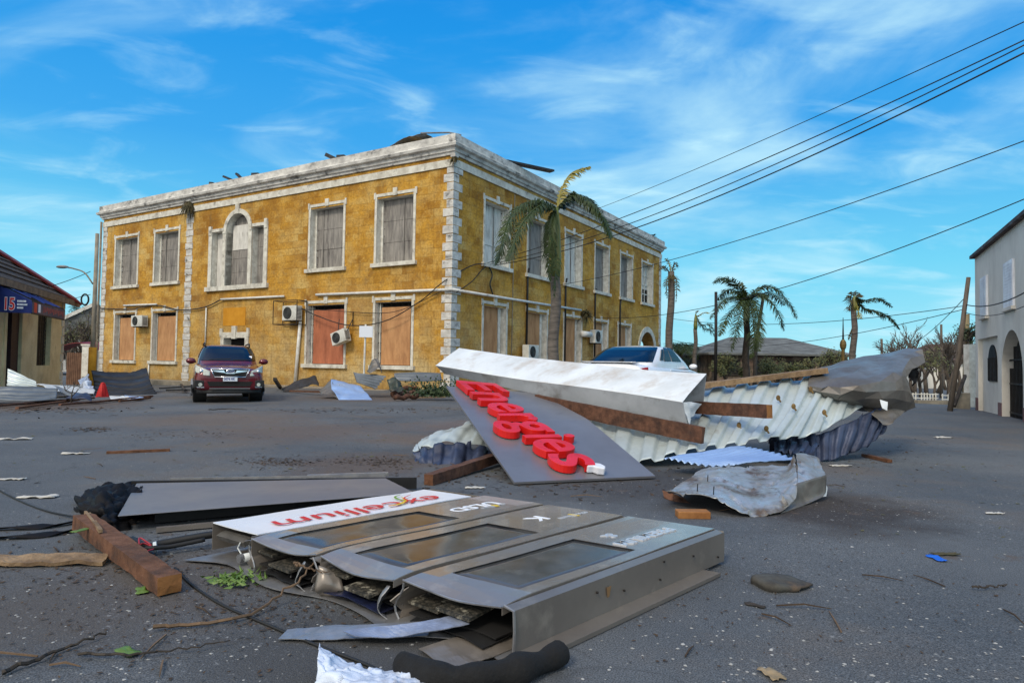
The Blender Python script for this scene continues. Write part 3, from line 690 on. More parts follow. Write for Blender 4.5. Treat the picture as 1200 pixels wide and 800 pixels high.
MB().fbox(GW, -.1, GL, -.6, 0.0, .0, 1.3).build('step', M_RENDP, GB)
for a, b in ((1.15, 2.15), (4.5, 5.6), (8.0, 9.1), (11.3, 12.4)):
    s_ = MB(); s_.fbox(GW, a, b, 3.03, 4.27, -.02, .05); sh = s_.build('shutter', M_SHUT, GB)
    l_ = MB()
    for k in range(14): z_ = 3.10 + k * .082; l_.hexa([GW(a + .08, z_, .051), GW(b - .08, z_, .051), GW(b - .08, z_, .057), GW(a + .08, z_, .057), GW(a + .08, z_ + .06, .051), GW(b - .08, z_ + .06, .051), GW(b - .08, z_ + .06, .056), GW(a + .08, z_ + .06, .056)])
    l_.build('louvre', M_SHUT, sh)
    MB().fbox(GW, a - .08, b + .08, 2.94, 3.03, -.02, .1).build('sill', M_REND, sh)
def arch_poly(a, b, z0, z1, n=14):
    r = (b - a) / 2; c = (a + b) / 2
    return [(a, z0), (b, z0)] + [(c + r * math.cos(math.pi * k / n), z1 - r + r * math.sin(math.pi * k / n)) for k in range(n + 1)]
for a, b in ((1.5, 2.75), (7.9, 9.1)):
    w_ = MB(); w_.prism([GW(s, z, -.118) for s, z in arch_poly(a, b, 1.0, 2.12)], (-.03, 0, 0)); wo = w_.build('window', M_DARK, GB)
    q = MB()
    for k in range(6): s_ = a + .08 + k * (b - a - .16) / 5; q.fbox(GW, s_ - .015, s_ + .015, 1.02, 1.72, -.087, -.07)
    q.build('bars', M_IRON, wo)
gd = MB(); gd.prism([GW(s, z, -.29) for s, z in arch_poly(3.96, 6.34, .0, 2.41)], (.04, 0, 0)); go = gd.build('door', M_DARK, GB)
q = MB()
for k in range(16): s_ = 4.0 + k * .153; q.fbox(GW, s_ - .018, s_ + .018, .02, 2.0 if 2 < k < 13 else 1.4, -.21, -.18)
for z_ in (.15, .95, 1.6): q.fbox(GW, 4.0, 6.3, z_, z_ + .05, -.179, -.165)
q.build('iron_gate', M_IRON, go)

# ------------------------------------------------------------------ shop on the left
SH = thing('corner_shop', 'cream walled shop with dark shingle roof, red verge and torn blue awning', 'building', (-20.5, 30.0, -.42), R(21.1))
# local frame: visible wall runs along local -y from the far corner, facing +x
ang = SH.rotation_euler.z
M_CREAM = mat('stained_cream_wall', lin((.88, .82, .65)), lin((.80, .73, .56)), scale=1.4, rough=.92, c3=lin((.62, .55, .42)), s3=1.1, lo3=.55, hi3=.75)
M_SHING = mat('bare_roof_boards', lin((.30, .27, .25)), lin((.20, .18, .17)), scale=2, rough=.95, stretch=(1.2, 1.2, 14), c3=lin((.44, .38, .31)), s3=2.4, lo3=.55, hi3=.7, bump=.5, bscale=16)
M_RED = mat('faded_red_metal', lin((.55, .17, .15)), lin((.42, .14, .13)), scale=2, rough=.6, c3=lin((.34, .20, .17)), s3=3)
M_BLUE = mat('blue_awning_cloth', lin((.06, .17, .46)), lin((.04, .11, .34)), scale=1.5, rough=.7, bump=.1, bscale=12)
M_BLUEL = mat('pale_blue_awning_cloth', lin((.45, .60, .80)), lin((.30, .45, .70)), scale=1.5, rough=.7)
M_SIGNR = mat('red_lettering', lin((.80, .10, .09)), rough=.5, bump=0, rv=0)
M_LETW = mat('white_lettering', lin((.92, .93, .95)), rough=.5, bump=0, rv=0)
SLN = 11.0
def SWf(s, z, d=0.0): return (d, -s, z)
EZ = 4.1
sw = MB(); facade(sw, SWf, SLN, [(1.9, 3.75, 1.15, 3.45, False), (5.6, 7.4, .0, 3.3, False)], .3, -.1, EZ)
sw.add([(0, 0, -.1), (-7, 0, -.1), (-7, 0, EZ), (0, 0, EZ)], [(0, 1, 2, 3)]); sw.add([(0, -SLN, -.1), (-7, -SLN, -.1), (-7, -SLN, EZ), (0, -SLN, EZ)], [(0, 1, 2, 3)])
sw.add([(-7, 0, -.1), (-7, -SLN, -.1), (-7, -SLN, EZ), (-7, 0, EZ)], [(0, 1, 2, 3)])
sw.build('wall', M_CREAM, SH)
q = MB()
for k in range(10):
    z_ = .1 + k * .4; q.fbox(SWf, -.03, .36 if k % 2 else .22, z_, z_ + .36, -.05, .035)
q.build('quoin_column', M_STONE, SH)
rfm = MB(); apex = 3.3
rfm.add([(.45, .45, EZ - .1), (.45, -SLN - .4, EZ - .1), (-3.5, -SLN + 3.2, EZ + 2.9), (-3.5, -3.2, EZ + 2.9), (-7.45, .45, EZ - .1), (-7.45, -SLN - .4, EZ - .1)], [(0, 1, 2, 3), (4, 0, 3), (1, 5, 2), (5, 4, 3, 2)])
rfo = rfm.build('roof', M_SHING, SH)
bts = MB()
for k in range(9):
    t = (k + .5) / 9.5; z_ = EZ - .1 + 3.0 * t; x_ = .45 - 3.95 * t; y0, y1 = .45 - 3.65 * t, -SLN - .4 + 3.6 * t
    bts.bar((x_, y0 - .4, z_ + .03), (x_, y1, z_ + .03 + random.uniform(-.03, .03)), .16, .05, (0.6, 0, .8))
bts.build('roof_lath', mat('grey_lath', lin((.29, .26, .23)), lin((.21, .19, .175)), scale=3, rough=.9), rfo)
vg = MB(); vg.bar((.52, .05, EZ - .02), (-3.5, -3.75, EZ + 3.02), .95, .09, (.6, 0, .8)); vg.build('verge', M_RED, rfo)
ev = MB(); ev.bar((.47, .5, EZ - .14), (.47, -SLN - .4, EZ - .14), .08, .24); ev.build('eave_board', mat('pale_eave_timber', lin((.55, .47, .38)), lin((.42, .36, .29)), scale=3, rough=.9), rfo)
wn_ = MB(); wn_.fbox(SWf, 1.9, 3.75, 1.15, 3.45, -.31, -.22); wo = wn_.build('window', mat('dark_window_mesh', lin((.26, .23, .20)), lin((.20, .18, .16)), rough=.9, scale=3), SH)
q = MB()
for k in range(13): z_ = 1.25 + k * .17; q.fbox(SWf, 1.92, 3.73, z_, z_ + .03, -.21, -.18)
for k in range(7): s_ = 1.98 + k * .28; q.fbox(SWf, s_, s_ + .03, 1.16, 3.44, -.179, -.16)
q.build('grille', M_IRON, wo)
dd = MB(); dd.fbox(SWf, 5.6, 7.4, .0, 3.3, -.5, -.31); do_ = dd.build('door', M_DARK, SH)
MB().fbox(SWf, 5.62, 6.4, .02, 3.2, -.3, -.1).build('door_leaf', mat('dark_maroon_grille', lin((.24, .12, .12)), lin((.16, .09, .09)), scale=30, rough=.7), do_)
MB().fbox(SWf, 7.3, 7.55, .02, 3.3, -.1, .04).build('door_post', M_CREAM, do_)
MB().fbox(SWf, -.6, SLN, -.5, .0, .0, 1.7).build('step', mat('red_step_paint', lin((.42, .13, .13)), lin((.33, .13, .12)), scale=2, rough=.8), SH)
# awning
aw = MB(); yn, yf, dp = 9.2, 5.3, 1.25
aw.prism([SWf(yn, 4.0, .02), SWf(yn, 2.96, .02), SWf(yn, 2.96, dp), SWf(yn, 3.36, dp)], (0, .03, 0))
aw0 = aw.build('awning', M_BLUE, SH)
rib = MB()
for k in range(9): s_ = yn - .2 - k * (yn - yf - .2) / 8.0; rib.bar(SWf(s_, 4.0, .03), SWf(s_ + random.uniform(-.1, .1), 3.36, dp), .035, .035)
rib.bar(SWf(yn, 3.36, dp), SWf(yf, 3.36, dp), .04, .04); rib.bar(SWf(yn, 2.96, dp), SWf(yf, 2.96, dp), .04, .04)
rib.build('awning_rib', M_IRON, aw0)
tp = MB(); tp.add([SWf(yn, 4.0, .04), SWf(yn - .6, 4.0, .04), SWf(yn - .3, 3.36, dp), SWf(yn, 3.36, dp)], [(0, 1, 2, 3)])
for a, b, l in ((8.3, 7.9, .75), (7.4, 6.7, .95), (6.3, 5.5, 1.0)):
    MB().grid(lambda u, v: SWf(a + (b - a) * u + .2 * v, 4.0 - .64 * v * l + .05 * math.sin(9 * u), .04 + 1.2 * v * l), 8, 8, .004).build('torn_cloth', M_BLUE, aw0)
tp.build('torn_cloth', M_BLUE, aw0)
t2 = MB(); t2.grid(lambda u, v: SWf(yn - .1 - 3.6 * u, 4.03 - .3 * v - .06 * math.sin(20 * u), .06 + .45 * v), 30, 4, .004); t2.build('torn_strip', M_BLUEL, aw0)
vl = MB(); vl.fbox(SWf, yf, yn - .02, 2.98, 3.35, dp, dp + .02); vlo = vl.build('valance', mat('faded_sign_cloth', lin((.36, .32, .36)), lin((.24, .24, .33)), scale=1.5, rough=.7, c3=lin((.55, .42, .42)), s3=1.2), aw0)
q = MB()                       # weathered script on the valance
for k in range(13):
    s_ = 8.05 - k * .2; q.fbox(SWf, s_ - .14, s_, 3.05 + .04 * (k % 3), 3.28 - .03 * (k % 2), dp + .021, dp + .024)
q.build('lettering', mat('faded_red_lettering', lin((.66, .22, .24)), lin((.50, .26, .28)), scale=9, rough=.6), vlo)
q = MB(); q.fbox(SWf, 8.75, 9.05, 3.0, 3.33, dp + .021, dp + .026); q.build('emblem', M_SIGNR, vlo)
q = MB(); q.fbox(SWf, 8.35, 8.6, 3.03, 3.31, dp + .021, dp + .026); q.build('emblem', M_LETW, vlo)
ex = (1, 0, 0)
q = MB(); put_text(q, '15', SWf(yn + .004, 3.06, .44), ex, (0, 0, 1), size=.56, offset=.03, extrude=.002, sx=.62); q.build('lettering', M_LETW, aw0)
q = MB(); put_text(q, '15', SWf(yn + .010, 3.06, .44), ex, (0, 0, 1), size=.56, offset=.012, extrude=.002, sx=.62); q.build('number', M_SIGNR, aw0)
q = MB()
for r_, n_ in ((0, 7), (1, 8), (2, 5)):
    for k in range(n_): x_ = .84 + k * .036; q.box(x_, x_ + .026, -yn - .012, -yn - .004, 3.32 - r_ * .11, 3.38 - r_ * .11)
q.build('small_lettering', M_LETW, aw0)

# ------------------------------------------------------------------ poles and lamps
def pole(name, label, px0, px1, Y, r0, r1, m, cat='utility pole', n=10, base=None):
    a = G(*px0) if base is None else base; a = Vector((D(px0[0], px0[1], Y).x, Y, gz(D(px0[0], px0[1], Y).x) - .02)); b = D(px1[0], px1[1], Y)
    return tag(MB().tube([a, a.lerp(b, .5) + Vector((.02, 0, 0)), b], [r0, (r0 + r1) / 2, r1], n).build(name, m, smooth=True), label, cat)
lp = thing('street_lamp', 'tall concrete pole with yellow painted foot and long lamp arm beside the shop', 'street lamp', (D(107, 450, 27).x, 27, gz(-17.3)), world=True)
b0 = Vector(lp.location)
MB().tube([b0 + Vector((0, 0, 0)), b0 + Vector((.02, 0, 6.45))], [.095, .07], 12).build('pole', M_CONC, lp, smooth=True)
MB().tube([b0 + Vector((0, 0, .0)), b0 + Vector((.003, 0, 1.75))], [.15, .145], 12).build('painted_foot', mat('yellow_paint', lin((.80, .58, .10)), lin((.70, .48, .10)), scale=3, rough=.8, c3=lin((.45, .36, .2)), s3=3, lo3=.6, hi3=.7), lp, smooth=True)
arm = curve_pts([b0 + Vector((-.05, -.05, 4.35)), b0 + Vector((-.35, -.15, 4.8)), b0 + Vector((-.75, -.2, 4.95)), b0 + Vector((-1.0, -.25, 5.0))], 14)
MB().tube(arm, .03, 6).build('lamp_arm', M_CONC, lp, smooth=True)
MB().ball(b0 + Vector((-1.18, -.28, 5.01)), (.26, .1, .065)).build('lamp_head', mat('lamp_grey', lin((.5, .5, .5)), rough=.5, bump=0), lp, smooth=True)
tr = MB(); c_ = b0 + Vector((-.26, -.2, 2.95 + .0)); tr.tube([c_ + Vector((.15 * math.cos(a), 0, .22 * math.sin(a))) for a in [2 * math.pi * k / 14 for k in range(15)]], .035, 6, False)
co = tag(tr.build('cable_coil', M_CABLE, smooth=True), 'small coil of black cable hanging on the concrete lamp pole', 'cable')
co.location.z = b0.z + 3.45
pole('utility_pole', 'leaning wooden pole in front of the grey corner house', (1113, 478), (1135, 325), 20.5, .08, .06, M_WOODP)
pole('utility_pole', 'pale upright wooden pole draped in broken branches behind the leaning pole', (1131, 470), (1133, 368), 27, .13, .10, mat('pale_pole_wood', lin((.55, .50, .38)), lin((.42, .38, .28)), scale=3, rough=.9, stretch=(4, 4, .5)))
pole('lamp_post', 'slim dark iron post in front of the stone house', (838, 445), (839, 342), 30, .075, .065, M_IRON, 'post')
pole('utility_pole', 'thin dark pole among the bare trees', (1103, 470), (1103, 380), 38, .09, .06, M_WOODP)
pole('utility_pole', 'short far pole standing behind the crumpled sheet metal', (1034, 460), (1033, 397), 60, .14, .1, M_WOODP)
tp_ = thing('gas_lamp', 'ornate brass lantern on a thin spire beyond the stone house', 'lamp', (D(988, 440, 34).x, 34, gz(17)), world=True)
t0 = D(988, 412, 34); MB().tube([Vector(tp_.location), D(988, 400, 34)], .09, 8).build('post', mat('brass', lin((.46, .37, .17)), lin((.32, .27, .14)), rough=.6, metal=.3), tp_)
MB().ball(D(988, 404, 34), (.17, .17, .30), 8, 6).build('lantern', MATS['brass'], tp_)
MB().tube([D(988, 398, 34), D(988, 372, 34)], [.05, .015], 6).build('finial', M_IRON, tp_)

# ------------------------------------------------------------------ palms
def frond_mesh(path, length_w, n, droop=.25, wind=(0, 0, 0), up=Vector((0, 0, 1)), sparse=0.0):
    """one feather leaf: rachis and narrow leaflets, both sides"""
    mb = MB(); pts = [cr(path, i / n) for i in range(n + 1)]
    mb.tube(pts, [.035 * (1 - .85 * i / n) + .004 for i in range(n + 1)], 4)
    for i in range(2, n):
        t = i / n; d = (pts[min(i + 1, n)] - pts[i - 1]).normalized()
        s = d.cross(up); s = s.normalized() if s.length > .05 else Vector((1, 0, 0)); nn = s.cross(d).normalized()
        L = length_w * (math.sin(math.pi * min(1, (t * .9 + .1))) ** .55) * random.uniform(.8, 1.15)
        for sg in (-1, 1):
            for rep in range(2):
                if random.random() < sparse: continue
                lift = random.uniform(-.5, .35)
                o = (s * sg * .8 + d * .5 + nn * lift).normalized(); p = pts[i] + d * random.uniform(-.03, .03)
                mid = p + o * L * .55 + Vector(wind) * L * .15; tip = p + o * L + Vector((0, 0, -droop * L)) + Vector(wind) * L * .5
                wv = d * (.019 + .010 * random.random())
                k = len(mb.v); mb.v += [p - wv * .5, p + wv * .5, mid + wv, mid - wv, tip]; mb.f += [(k, k + 1, k + 2, k + 3), (k + 3, k + 2, k + 4)]
    return mb
def palm(label, base, top, r0, r1, fronds, shaft=True, bark=None, n=26, lw=.55, shaft_len=1.3, name='palm_tree', spear=None, bulge=1.0):
    base, top = Vector(base), Vector(top)
    t = thing(name, label, 'palm tree', tuple(base), world=True); bark = bark or M_BARK
    ax = top - base; tl = ax.length; u = ax.normalized()
    pts = [base + ax * k / 10 + Vector((.03 * math.sin(k), .03 * math.cos(k * 1.3), 0)) for k in range(11)]
    rad = [r0 * (1.25 - .25 * min(1, k / 2)) * (1 - k / 10) + r1 * (k / 10) + (bulge - 1) * r0 * math.sin(math.pi * k / 10) for k in range(11)]
    MB().tube(pts, rad, 12).build('trunk', bark, t, smooth=True)
    c = top
    if shaft:
        sp = [top - u * .05, top + u * shaft_len * .25, top + u * shaft_len * .7, top + u * shaft_len]
        MB().tube(sp, [r1 * .98, r1 * 1.12, r1 * .75, r1 * .3], 10).build('crownshaft', M_SHAFT, t, smooth=True); c = top + u * shaft_len * .9
    for f in fronds:
        path, m, kw = f[0], f[1], (f[2] if len(f) > 2 else {})
        frond_mesh([c if p is None else Vector(p) for p in path], kw.pop('lw', lw), kw.pop('n', n), **kw).build('frond', m, t)
    return t
# big palm before the right facade
Y = 18.0
palm('tall palm with grey trunk and few drooping fronds close to the yellow wall', (D(648, 440, Y).x, Y, gz(1.2)), D(651, 322, Y), .165, .135, [
    ([D(651, 244, Y), D(625, 236, 17.6), D(600, 252, 17.2), D(588, 285, 17.0), D(580, 310, 16.9)], M_LEAF, dict(lw=.40, n=100, droop=.45)),
    ([D(651, 244, Y), D(632, 242, 17.4), D(612, 262, 16.9), D(600, 290, 16.7), D(594, 306, 16.6)], M_LEAF, dict(lw=.32, n=87, droop=.5)),
    ([D(653, 244, Y), D(672, 228, 18.0), D(695, 240, 17.6), D(710, 262, 17.4), D(716, 280, 17.3)], M_LEAF, dict(lw=.30, n=95, droop=.4)),
    ([D(653, 246, Y), D(668, 232, 18.6), D(690, 236, 18.9), D(705, 255, 19.1)], M_LEAF, dict(lw=.3, n=75, droop=.5)),
    ([D(650, 246, Y), D(645, 262, 17.7), D(643, 290, 17.6), D(645, 330, 17.65)], M_LEAF, dict(lw=.26, n=75, droop=.7)),
    ([D(650, 246, Y), D(647, 270, 17.6), D(652, 300, 17.55), D(649, 350, 17.6)], M_LEAF, dict(lw=.25, n=32, droop=.8)),
    ([D(653, 244, Y), D(658, 222, 18.1), D(670, 203, 18.2), D(692, 195, 18.3)], M_LEAFY, dict(lw=.28, n=40, sparse=.35, wind=(.8, 0, -.6))),
], shaft_len=1.85, bulge=1.02)
Y = 32.0
palm('headless palm stump with a few dead stubs at the end of the yellow building', (D(783, 440, Y).x, Y, gz(7.7)), D(787, 318, Y), .175, .15, [
    ([D(787, 322, Y), D(778, 312, 31.8), D(775, 316, 31.7)], M_DRYPL, dict(lw=.3, n=10)), ([D(787, 322, Y), D(784, 308, 32), D(780, 303, 32)], M_LEAFY, dict(lw=.25, n=10)),
    ([D(787, 322, Y), D(790, 309, 32), D(795, 312, 31.9)], M_DRYPL, dict(lw=.3, n=12)), ([D(787, 320, Y), D(793, 330, 31.7), D(792, 355, 31.7)], M_DRYPL, dict(lw=.25, n=16)),
    ([D(787, 320, Y), D(781, 330, 31.7), D(782, 350, 31.7)], M_DRYPL, dict(lw=.22, n=16))], shaft=False, bulge=1.06)
Y = 40.0
palm('thin broken palm with two bent fronds left of the stone house', (D(814, 440, Y).x, Y, gz(11)), D(815, 385, Y), .14, .11, [
    ([None, D(818, 370, Y), D(826, 366, Y), D(832, 367, Y)], M_LEAFY, dict(lw=.2, n=16)), ([None, D(822, 380, Y), D(832, 380, Y), D(838, 390, Y)], M_LEAF, dict(lw=.5, n=18)),
    ([None, D(824, 384, Y), D(832, 386, Y), D(840, 396, Y)], M_LEAF, dict(lw=.4, n=18)), ([None, D(816, 366, Y), D(818, 364, Y)], M_DRYPL, dict(lw=.2, n=8))], shaft_len=.9)
Y = 33.0
C_ = lambda a, b, dy=0: D(a, b, Y + dy)
palm('full crowned palm with many arching fronds in front of the stone house', (D(874, 445, Y).x, Y, gz(11.7)), D(875, 372, Y), .18, .15, [
    ([None, C_(866, 336, -.3), C_(850, 326, -.6), C_(836, 331, -.9)], M_LEAF), ([None, C_(864, 348), C_(848, 352, -.5), C_(832, 374, -.9)], M_LEAF),
    ([None, C_(868, 354, -.4), C_(852, 372, -.8), C_(842, 394, -1.1)], M_LEAF), ([None, C_(872, 356, -.6), C_(864, 380, -.9), C_(857, 412, -1)], M_LEAF),
    ([None, C_(888, 338, .2), C_(908, 338, -.2), C_(926, 356, -.6), C_(934, 374, -.8)], M_LEAF, dict(n=66)), ([None, C_(886, 344, -.3), C_(902, 352, -.7), C_(914, 370, -1), C_(919, 388, -1.1)], M_LEAF, dict(n=64)),
    ([None, C_(884, 354, -.6), C_(889, 378, -.9), C_(889, 412, -1.1)], M_LEAF), ([None, C_(880, 360, -.7), C_(884, 390, -.9), C_(880, 420, -1)], M_LEAF),
    ([None, C_(886, 346, .8), C_(904, 344, 1.3), C_(920, 358, 1.7)], M_LEAF), ([None, C_(868, 344, .8), C_(852, 340, 1.4), C_(840, 352, 1.8)], M_LEAF),
    ([None, C_(871, 340, -.2), C_(868, 331, -.3)], M_LEAFY, dict(lw=.3, n=14))], bark=M_BARKD, lw=.52, n=60, shaft_len=.9)
tag(MB().tube([Vector((D(884, 445, 34.2).x, 34.2, gz(12))), D(886, 400, 34.2), D(895, 345, 34.2)], [.11, .09, .08], 10).build('bare_palm', M_BARK, smooth=True), 'bare leaning palm trunk without leaves beside the full crowned palm', 'palm tree')
Y = 27.0
C_ = lambda a, b, dy=0: D(a, b, Y + dy)
palm('lone palm with two fronds blown to one side', (D(999, 470, Y).x, Y, gz(14)), D(1001, 362, Y), .15, .11, [
    ([None, C_(1012, 352), C_(1030, 350, .3), C_(1046, 360, .5)], M_LEAF, dict(lw=.30, n=50)), ([None, C_(1012, 361), C_(1030, 366, -.3), C_(1045, 374, -.4), C_(1055, 386, -.5)], M_LEAF, dict(lw=.32, n=60)),
    ([None, C_(1006, 366, -.2), C_(1008, 373, -.3)], M_LEAFY, dict(lw=.2, n=8)), ([None, C_(997, 352), C_(995, 346)], M_DRYPL, dict(lw=.4, n=9)), ([None, C_(1002, 350), C_(1005, 344)], M_DRYPL, dict(lw=.4, n=9)),
    ([None, C_(996, 358), C_(994, 364)], M_DRYPL, dict(lw=.35, n=9)), ([None, C_(1001, 350, .4), C_(1000, 342, .4)], M_DRYPL, dict(lw=.35, n=9)), ([C_(999, 385), C_(996, 392), C_(994, 398)], M_DRYPL, dict(lw=.15, n=8))], shaft_len=.55)
Y = 44
C_ = lambda a, b, dy=0: D(a, b, Y + dy)
palm('bushy dark palm low behind the white car', (D(797, 446, Y).x, Y, gz(11)), D(797, 416, Y), .3, .25, [([None, C_(797 + a * .5, 402 + abs(a) * .1, b), C_(797 + a, 412 + abs(a) * .35, b * 1.6)], M_LEAF, dict(lw=.8, n=22)) for a, b in ((-22, 0), (-15, -1.4), (-6, 1), (6, -1.5), (14, 1.2), (22, -.6), (28, .5), (-24, 1.2), (18, -2))] + [([None, C_(815, 432, -1), C_(826, 440, -2)], M_LEAF, dict(lw=.6))], shaft=False, bark=M_BARKD)

def bare_tree(name, label, base, h, seed, leaf=0.15, spread=.7, m=None, cat='tree', levels=4, lm=None):
    rnd = random.Random(seed); base = Vector(base)
    t = thing(name, label, cat, tuple(base), world=True); tr = MB(); cr_ = MB(); lf = MB()
    def grow(p, d, L, r, lv):
        q = p + d * L; md = p.lerp(q, .5) + Vector((rnd.uniform(-1, 1), rnd.uniform(-1, 1), rnd.uniform(-1, 1))) * L * .08
        (tr if lv == levels else cr_).tube([p, md, q], [r, r * .85, r * .66], 6 if lv > 2 else 4)
        if lv <= 2:
            for _ in range(int(leaf * 10)):
                o = p.lerp(q, rnd.random()) + Vector((rnd.uniform(-1, 1), rnd.uniform(-1, 1), rnd.uniform(-1, 1))) * .18
                a = Vector((rnd.uniform(-1, 1), rnd.uniform(-1, 1), rnd.uniform(-1, 1))).normalized() * rnd.uniform(.04, .09); b = a.orthogonal().normalized() * a.length * .5
                k = len(lf.v); lf.v += [o - a, o + b, o + a, o - b]; lf.f.append((k, k + 1, k + 2, k + 3))
        if lv == 0: return
        for _ in range(rnd.choice((2, 3, 3))):
            nd = (d + Vector((rnd.uniform(-1, 1), rnd.uniform(-1, 1), rnd.uniform(-.35, .8))) * spread).normalized()
            grow(p.lerp(q, rnd.uniform(.6, 1)), nd, L * rnd.uniform(.58, .82), r * .6, lv - 1)
    for k in range(rnd.choice((1, 2))): grow(base, Vector((rnd.uniform(-.2, .2), rnd.uniform(-.2, .2), 1)).normalized(), h * .34, h * .028, levels)
    tr.build('trunk', m or M_BARKD, t, smooth=True); cr_.build('branches', m or M_BARKD, t)
    if lf.f: lf.build('leaves', lm or M_LEAF, t)
    return t
TW = ['bare wind stripped tree with a leaning crown', 'bare wind stripped tree with green tufts', 'small stripped tree with tangled twigs']
spots = [(1072, 44, 4.2, .3), (1086, 40, 4.6, .5), (1098, 47, 4.4, .4), (1062, 52, 4.6, .2), (1112, 36, 4.0, .9), (1122, 43, 4.6, .5), (1079, 34, 3.0, 1.2), (1093, 32, 2.6, 1.3), (1108, 55, 4.2, .4), (1050, 60, 4.2, .3)]
for i, (px, Y, h, lf) in enumerate(spots):
    x = D(px, 440, Y).x
    bare_tree('bare_tree', 'storm stripped tree in the tangle of bare trees beyond the road end', (x, Y, gz(x) - .05), h * 1.1, 30 + i, lf * .10, levels=5, spread=.85, m=M_TWIGB, lm=M_OLIVE).__setitem__('group', 'storm stripped trees beyond the road end')
for i, (px, Y, h) in enumerate([(83, 50, 5.2), (97, 46, 5.5), (90, 60, 6.5), (101, 58, 5.0)]):
    x = D(px, 430, Y).x
    bare_tree('bare_tree', 'storm stripped tree behind the gap between shop and yellow building', (x, Y, gz(x) - .05), h, 60 + i, .12, levels=5, m=M_TWIGB, lm=M_OLIVE).__setitem__('group', 'storm stripped trees left of the yellow building')
for i, (px, Y, h) in enumerate([(850, 37, 1.9), (895, 36.5, 2.1), (866, 36, 1.6), (912, 37, 1.9), (930, 38, 2.0), (952, 38.5, 2.3), (966, 36, 2.8)]):
    x = D(px, 440, Y).x
    bare_tree('scraggy_bush', 'scraggy half stripped bush along the stone house wall', (x, Y, gz(x) - .05), h * 1.1, 80 + i, .9, lm=M_OLIVE, m=M_TWIGB, spread=1.0, cat='bush').__setitem__('group', 'bushes along the stone house')
Y = 66
C_ = lambda a, b, dy=0: D(a, b, Y + dy)
palm('distant ragged palm between the lamp pole and the yellow building', (D(96, 430, Y).x, Y, gz(30)), D(96, 378, Y), .28, .22, [([None, C_(a * .5 + 48, 360), C_(a, b)], M_LEAF, dict(lw=.7, n=14)) for a, b in ((80, 366), (84, 376), (88, 358), (104, 360), (110, 368), (106, 382))], shaft=False)

# ------------------------------------------------------------------ houses in the background
def hip_house(name, label, c, wx, dy, h, rh, wallm, roofm, over=.5, rot=0, windows=0, ridge=.5, winm=None):
    t = thing(name, label, 'house', c, rot)
    w_ = MB(); w_.box(-wx, wx, -dy, dy, -.3, h); w_.build('wall', wallm, t)
    a, b = wx + over, dy + over; rl = a * ridge
    r_ = MB(); r_.add([(-a, -b, h), (a, -b, h), (a, b, h), (-a, b, h), (-rl, 0, h + rh), (rl, 0, h + rh), (-a, -b, h - .12), (a, -b, h - .12), (a, b, h - .12), (-a, b, h - .12)],
        [(0, 1, 5, 4), (1, 2, 5), (2, 3, 4, 5), (3, 0, 4), (6, 7, 1, 0), (7, 8, 2, 1), (8, 9, 3, 2), (9, 6, 0, 3), (9, 8, 7, 6)]); r_.build('roof', roofm, t)
    for k in range(windows):
        x = -wx + (k + .5) * 2 * wx / windows
        v = MB(); v.box(x - .5, x + .5, -dy - .04, -dy + .02, .9, h - .5); vo = v.build('window', winm or M_DARK, t)
        q = MB(); q.box(x - .6, x - .5, -dy - .07, -dy, .8, h - .4); q.box(x + .5, x + .6, -dy - .07, -dy, .8, h - .4); q.box(x - .5, x + .5, -dy - .07, -dy, h - .5, h - .4); q.box(x - .5, x + .5, -dy - .07, -dy, .8, .9); q.build('frame', M_BARKD, vo)
    return t
def rubble_stone():
    M = mat('rubble_stone', lin((.50, .43, .36)), lin((.36, .31, .27)), scale=2, rough=.95, c3=lin((.42, .28, .23)), s3=.7, lo3=.5, hi3=.7, bump=.3)
    t = M.node_tree; b = t.nodes['Principled BSDF']; src = b.inputs['Base Color'].links[0].from_socket
    v = t.nodes.new('ShaderNodeTexVoronoi'); v.inputs['Scale'].default_value = 3.2; v.feature = 'F1'; tcx = t.nodes.new('ShaderNodeTexCoord'); t.links.new(tcx.outputs['Object'], v.inputs['Vector'])
    sp = t.nodes.new('ShaderNodeSeparateColor'); t.links.new(v.outputs['Color'], sp.inputs[0]); mr = t.nodes.new('ShaderNodeMapRange'); mr.inputs[3].default_value = .55; mr.inputs[4].default_value = 1.4; t.links.new(sp.outputs[0], mr.inputs[0])
    mm = t.nodes.new('ShaderNodeMix'); mm.data_type = 'RGBA'; mm.blend_type = 'MULTIPLY'; mm.inputs[0].default_value = 1; t.links.new(src, mm.inputs[6]); t.links.new(mr.outputs[0], mm.inputs[7]); t.links.new(mm.outputs[2], b.inputs['Base Color']); return M
M_RUB = rubble_stone()
M_ROOFG = mat('old_grey_shingles', lin((.44, .45, .44)), lin((.33, .335, .33)), scale=1.2, rough=.95, c3=lin((.20, .19, .19)), s3=1.6, stretch=(1, 1, 4), bump=.4, bscale=10)
x = D(898, 440, 43).x
hh = hip_house('stone_house', 'single storey rubble stone house with wide grey hipped roof', (x, 44.5, gz(x)), 4.1, 3.6, 2.2, 1.15, M_RUB, M_ROOFG, windows=4, ridge=.42, over=.45)
q = MB()
for k in range(5): x_ = -4.1 + k * 2.05; MB().box(x_ - .11, x_ + .11, -3.68, -3.59, -.2, 2.15).build('pilaster', M_BARKD, hh)
x = D(106, 440, 62).x
h2 = hip_house('gabled_house', 'distant white house with grey gabled roof and open balcony', (x - .5, 62, gz(x) + .6), 3.2, 3, 3.0, .6, mat('offwhite_wall', lin((.78, .78, .76)), lin((.66, .66, .65)), rough=.9), M_ROOFG, rot=R(20), over=.4, windows=4)
q = MB(); q.prism([(-3.2, -3.3, 3.1), (3.2, -3.3, 3.1), (1.6, -3.3, 5.9)], (0, .2, 0)); q.build('gable', M_ROOFG, h2)
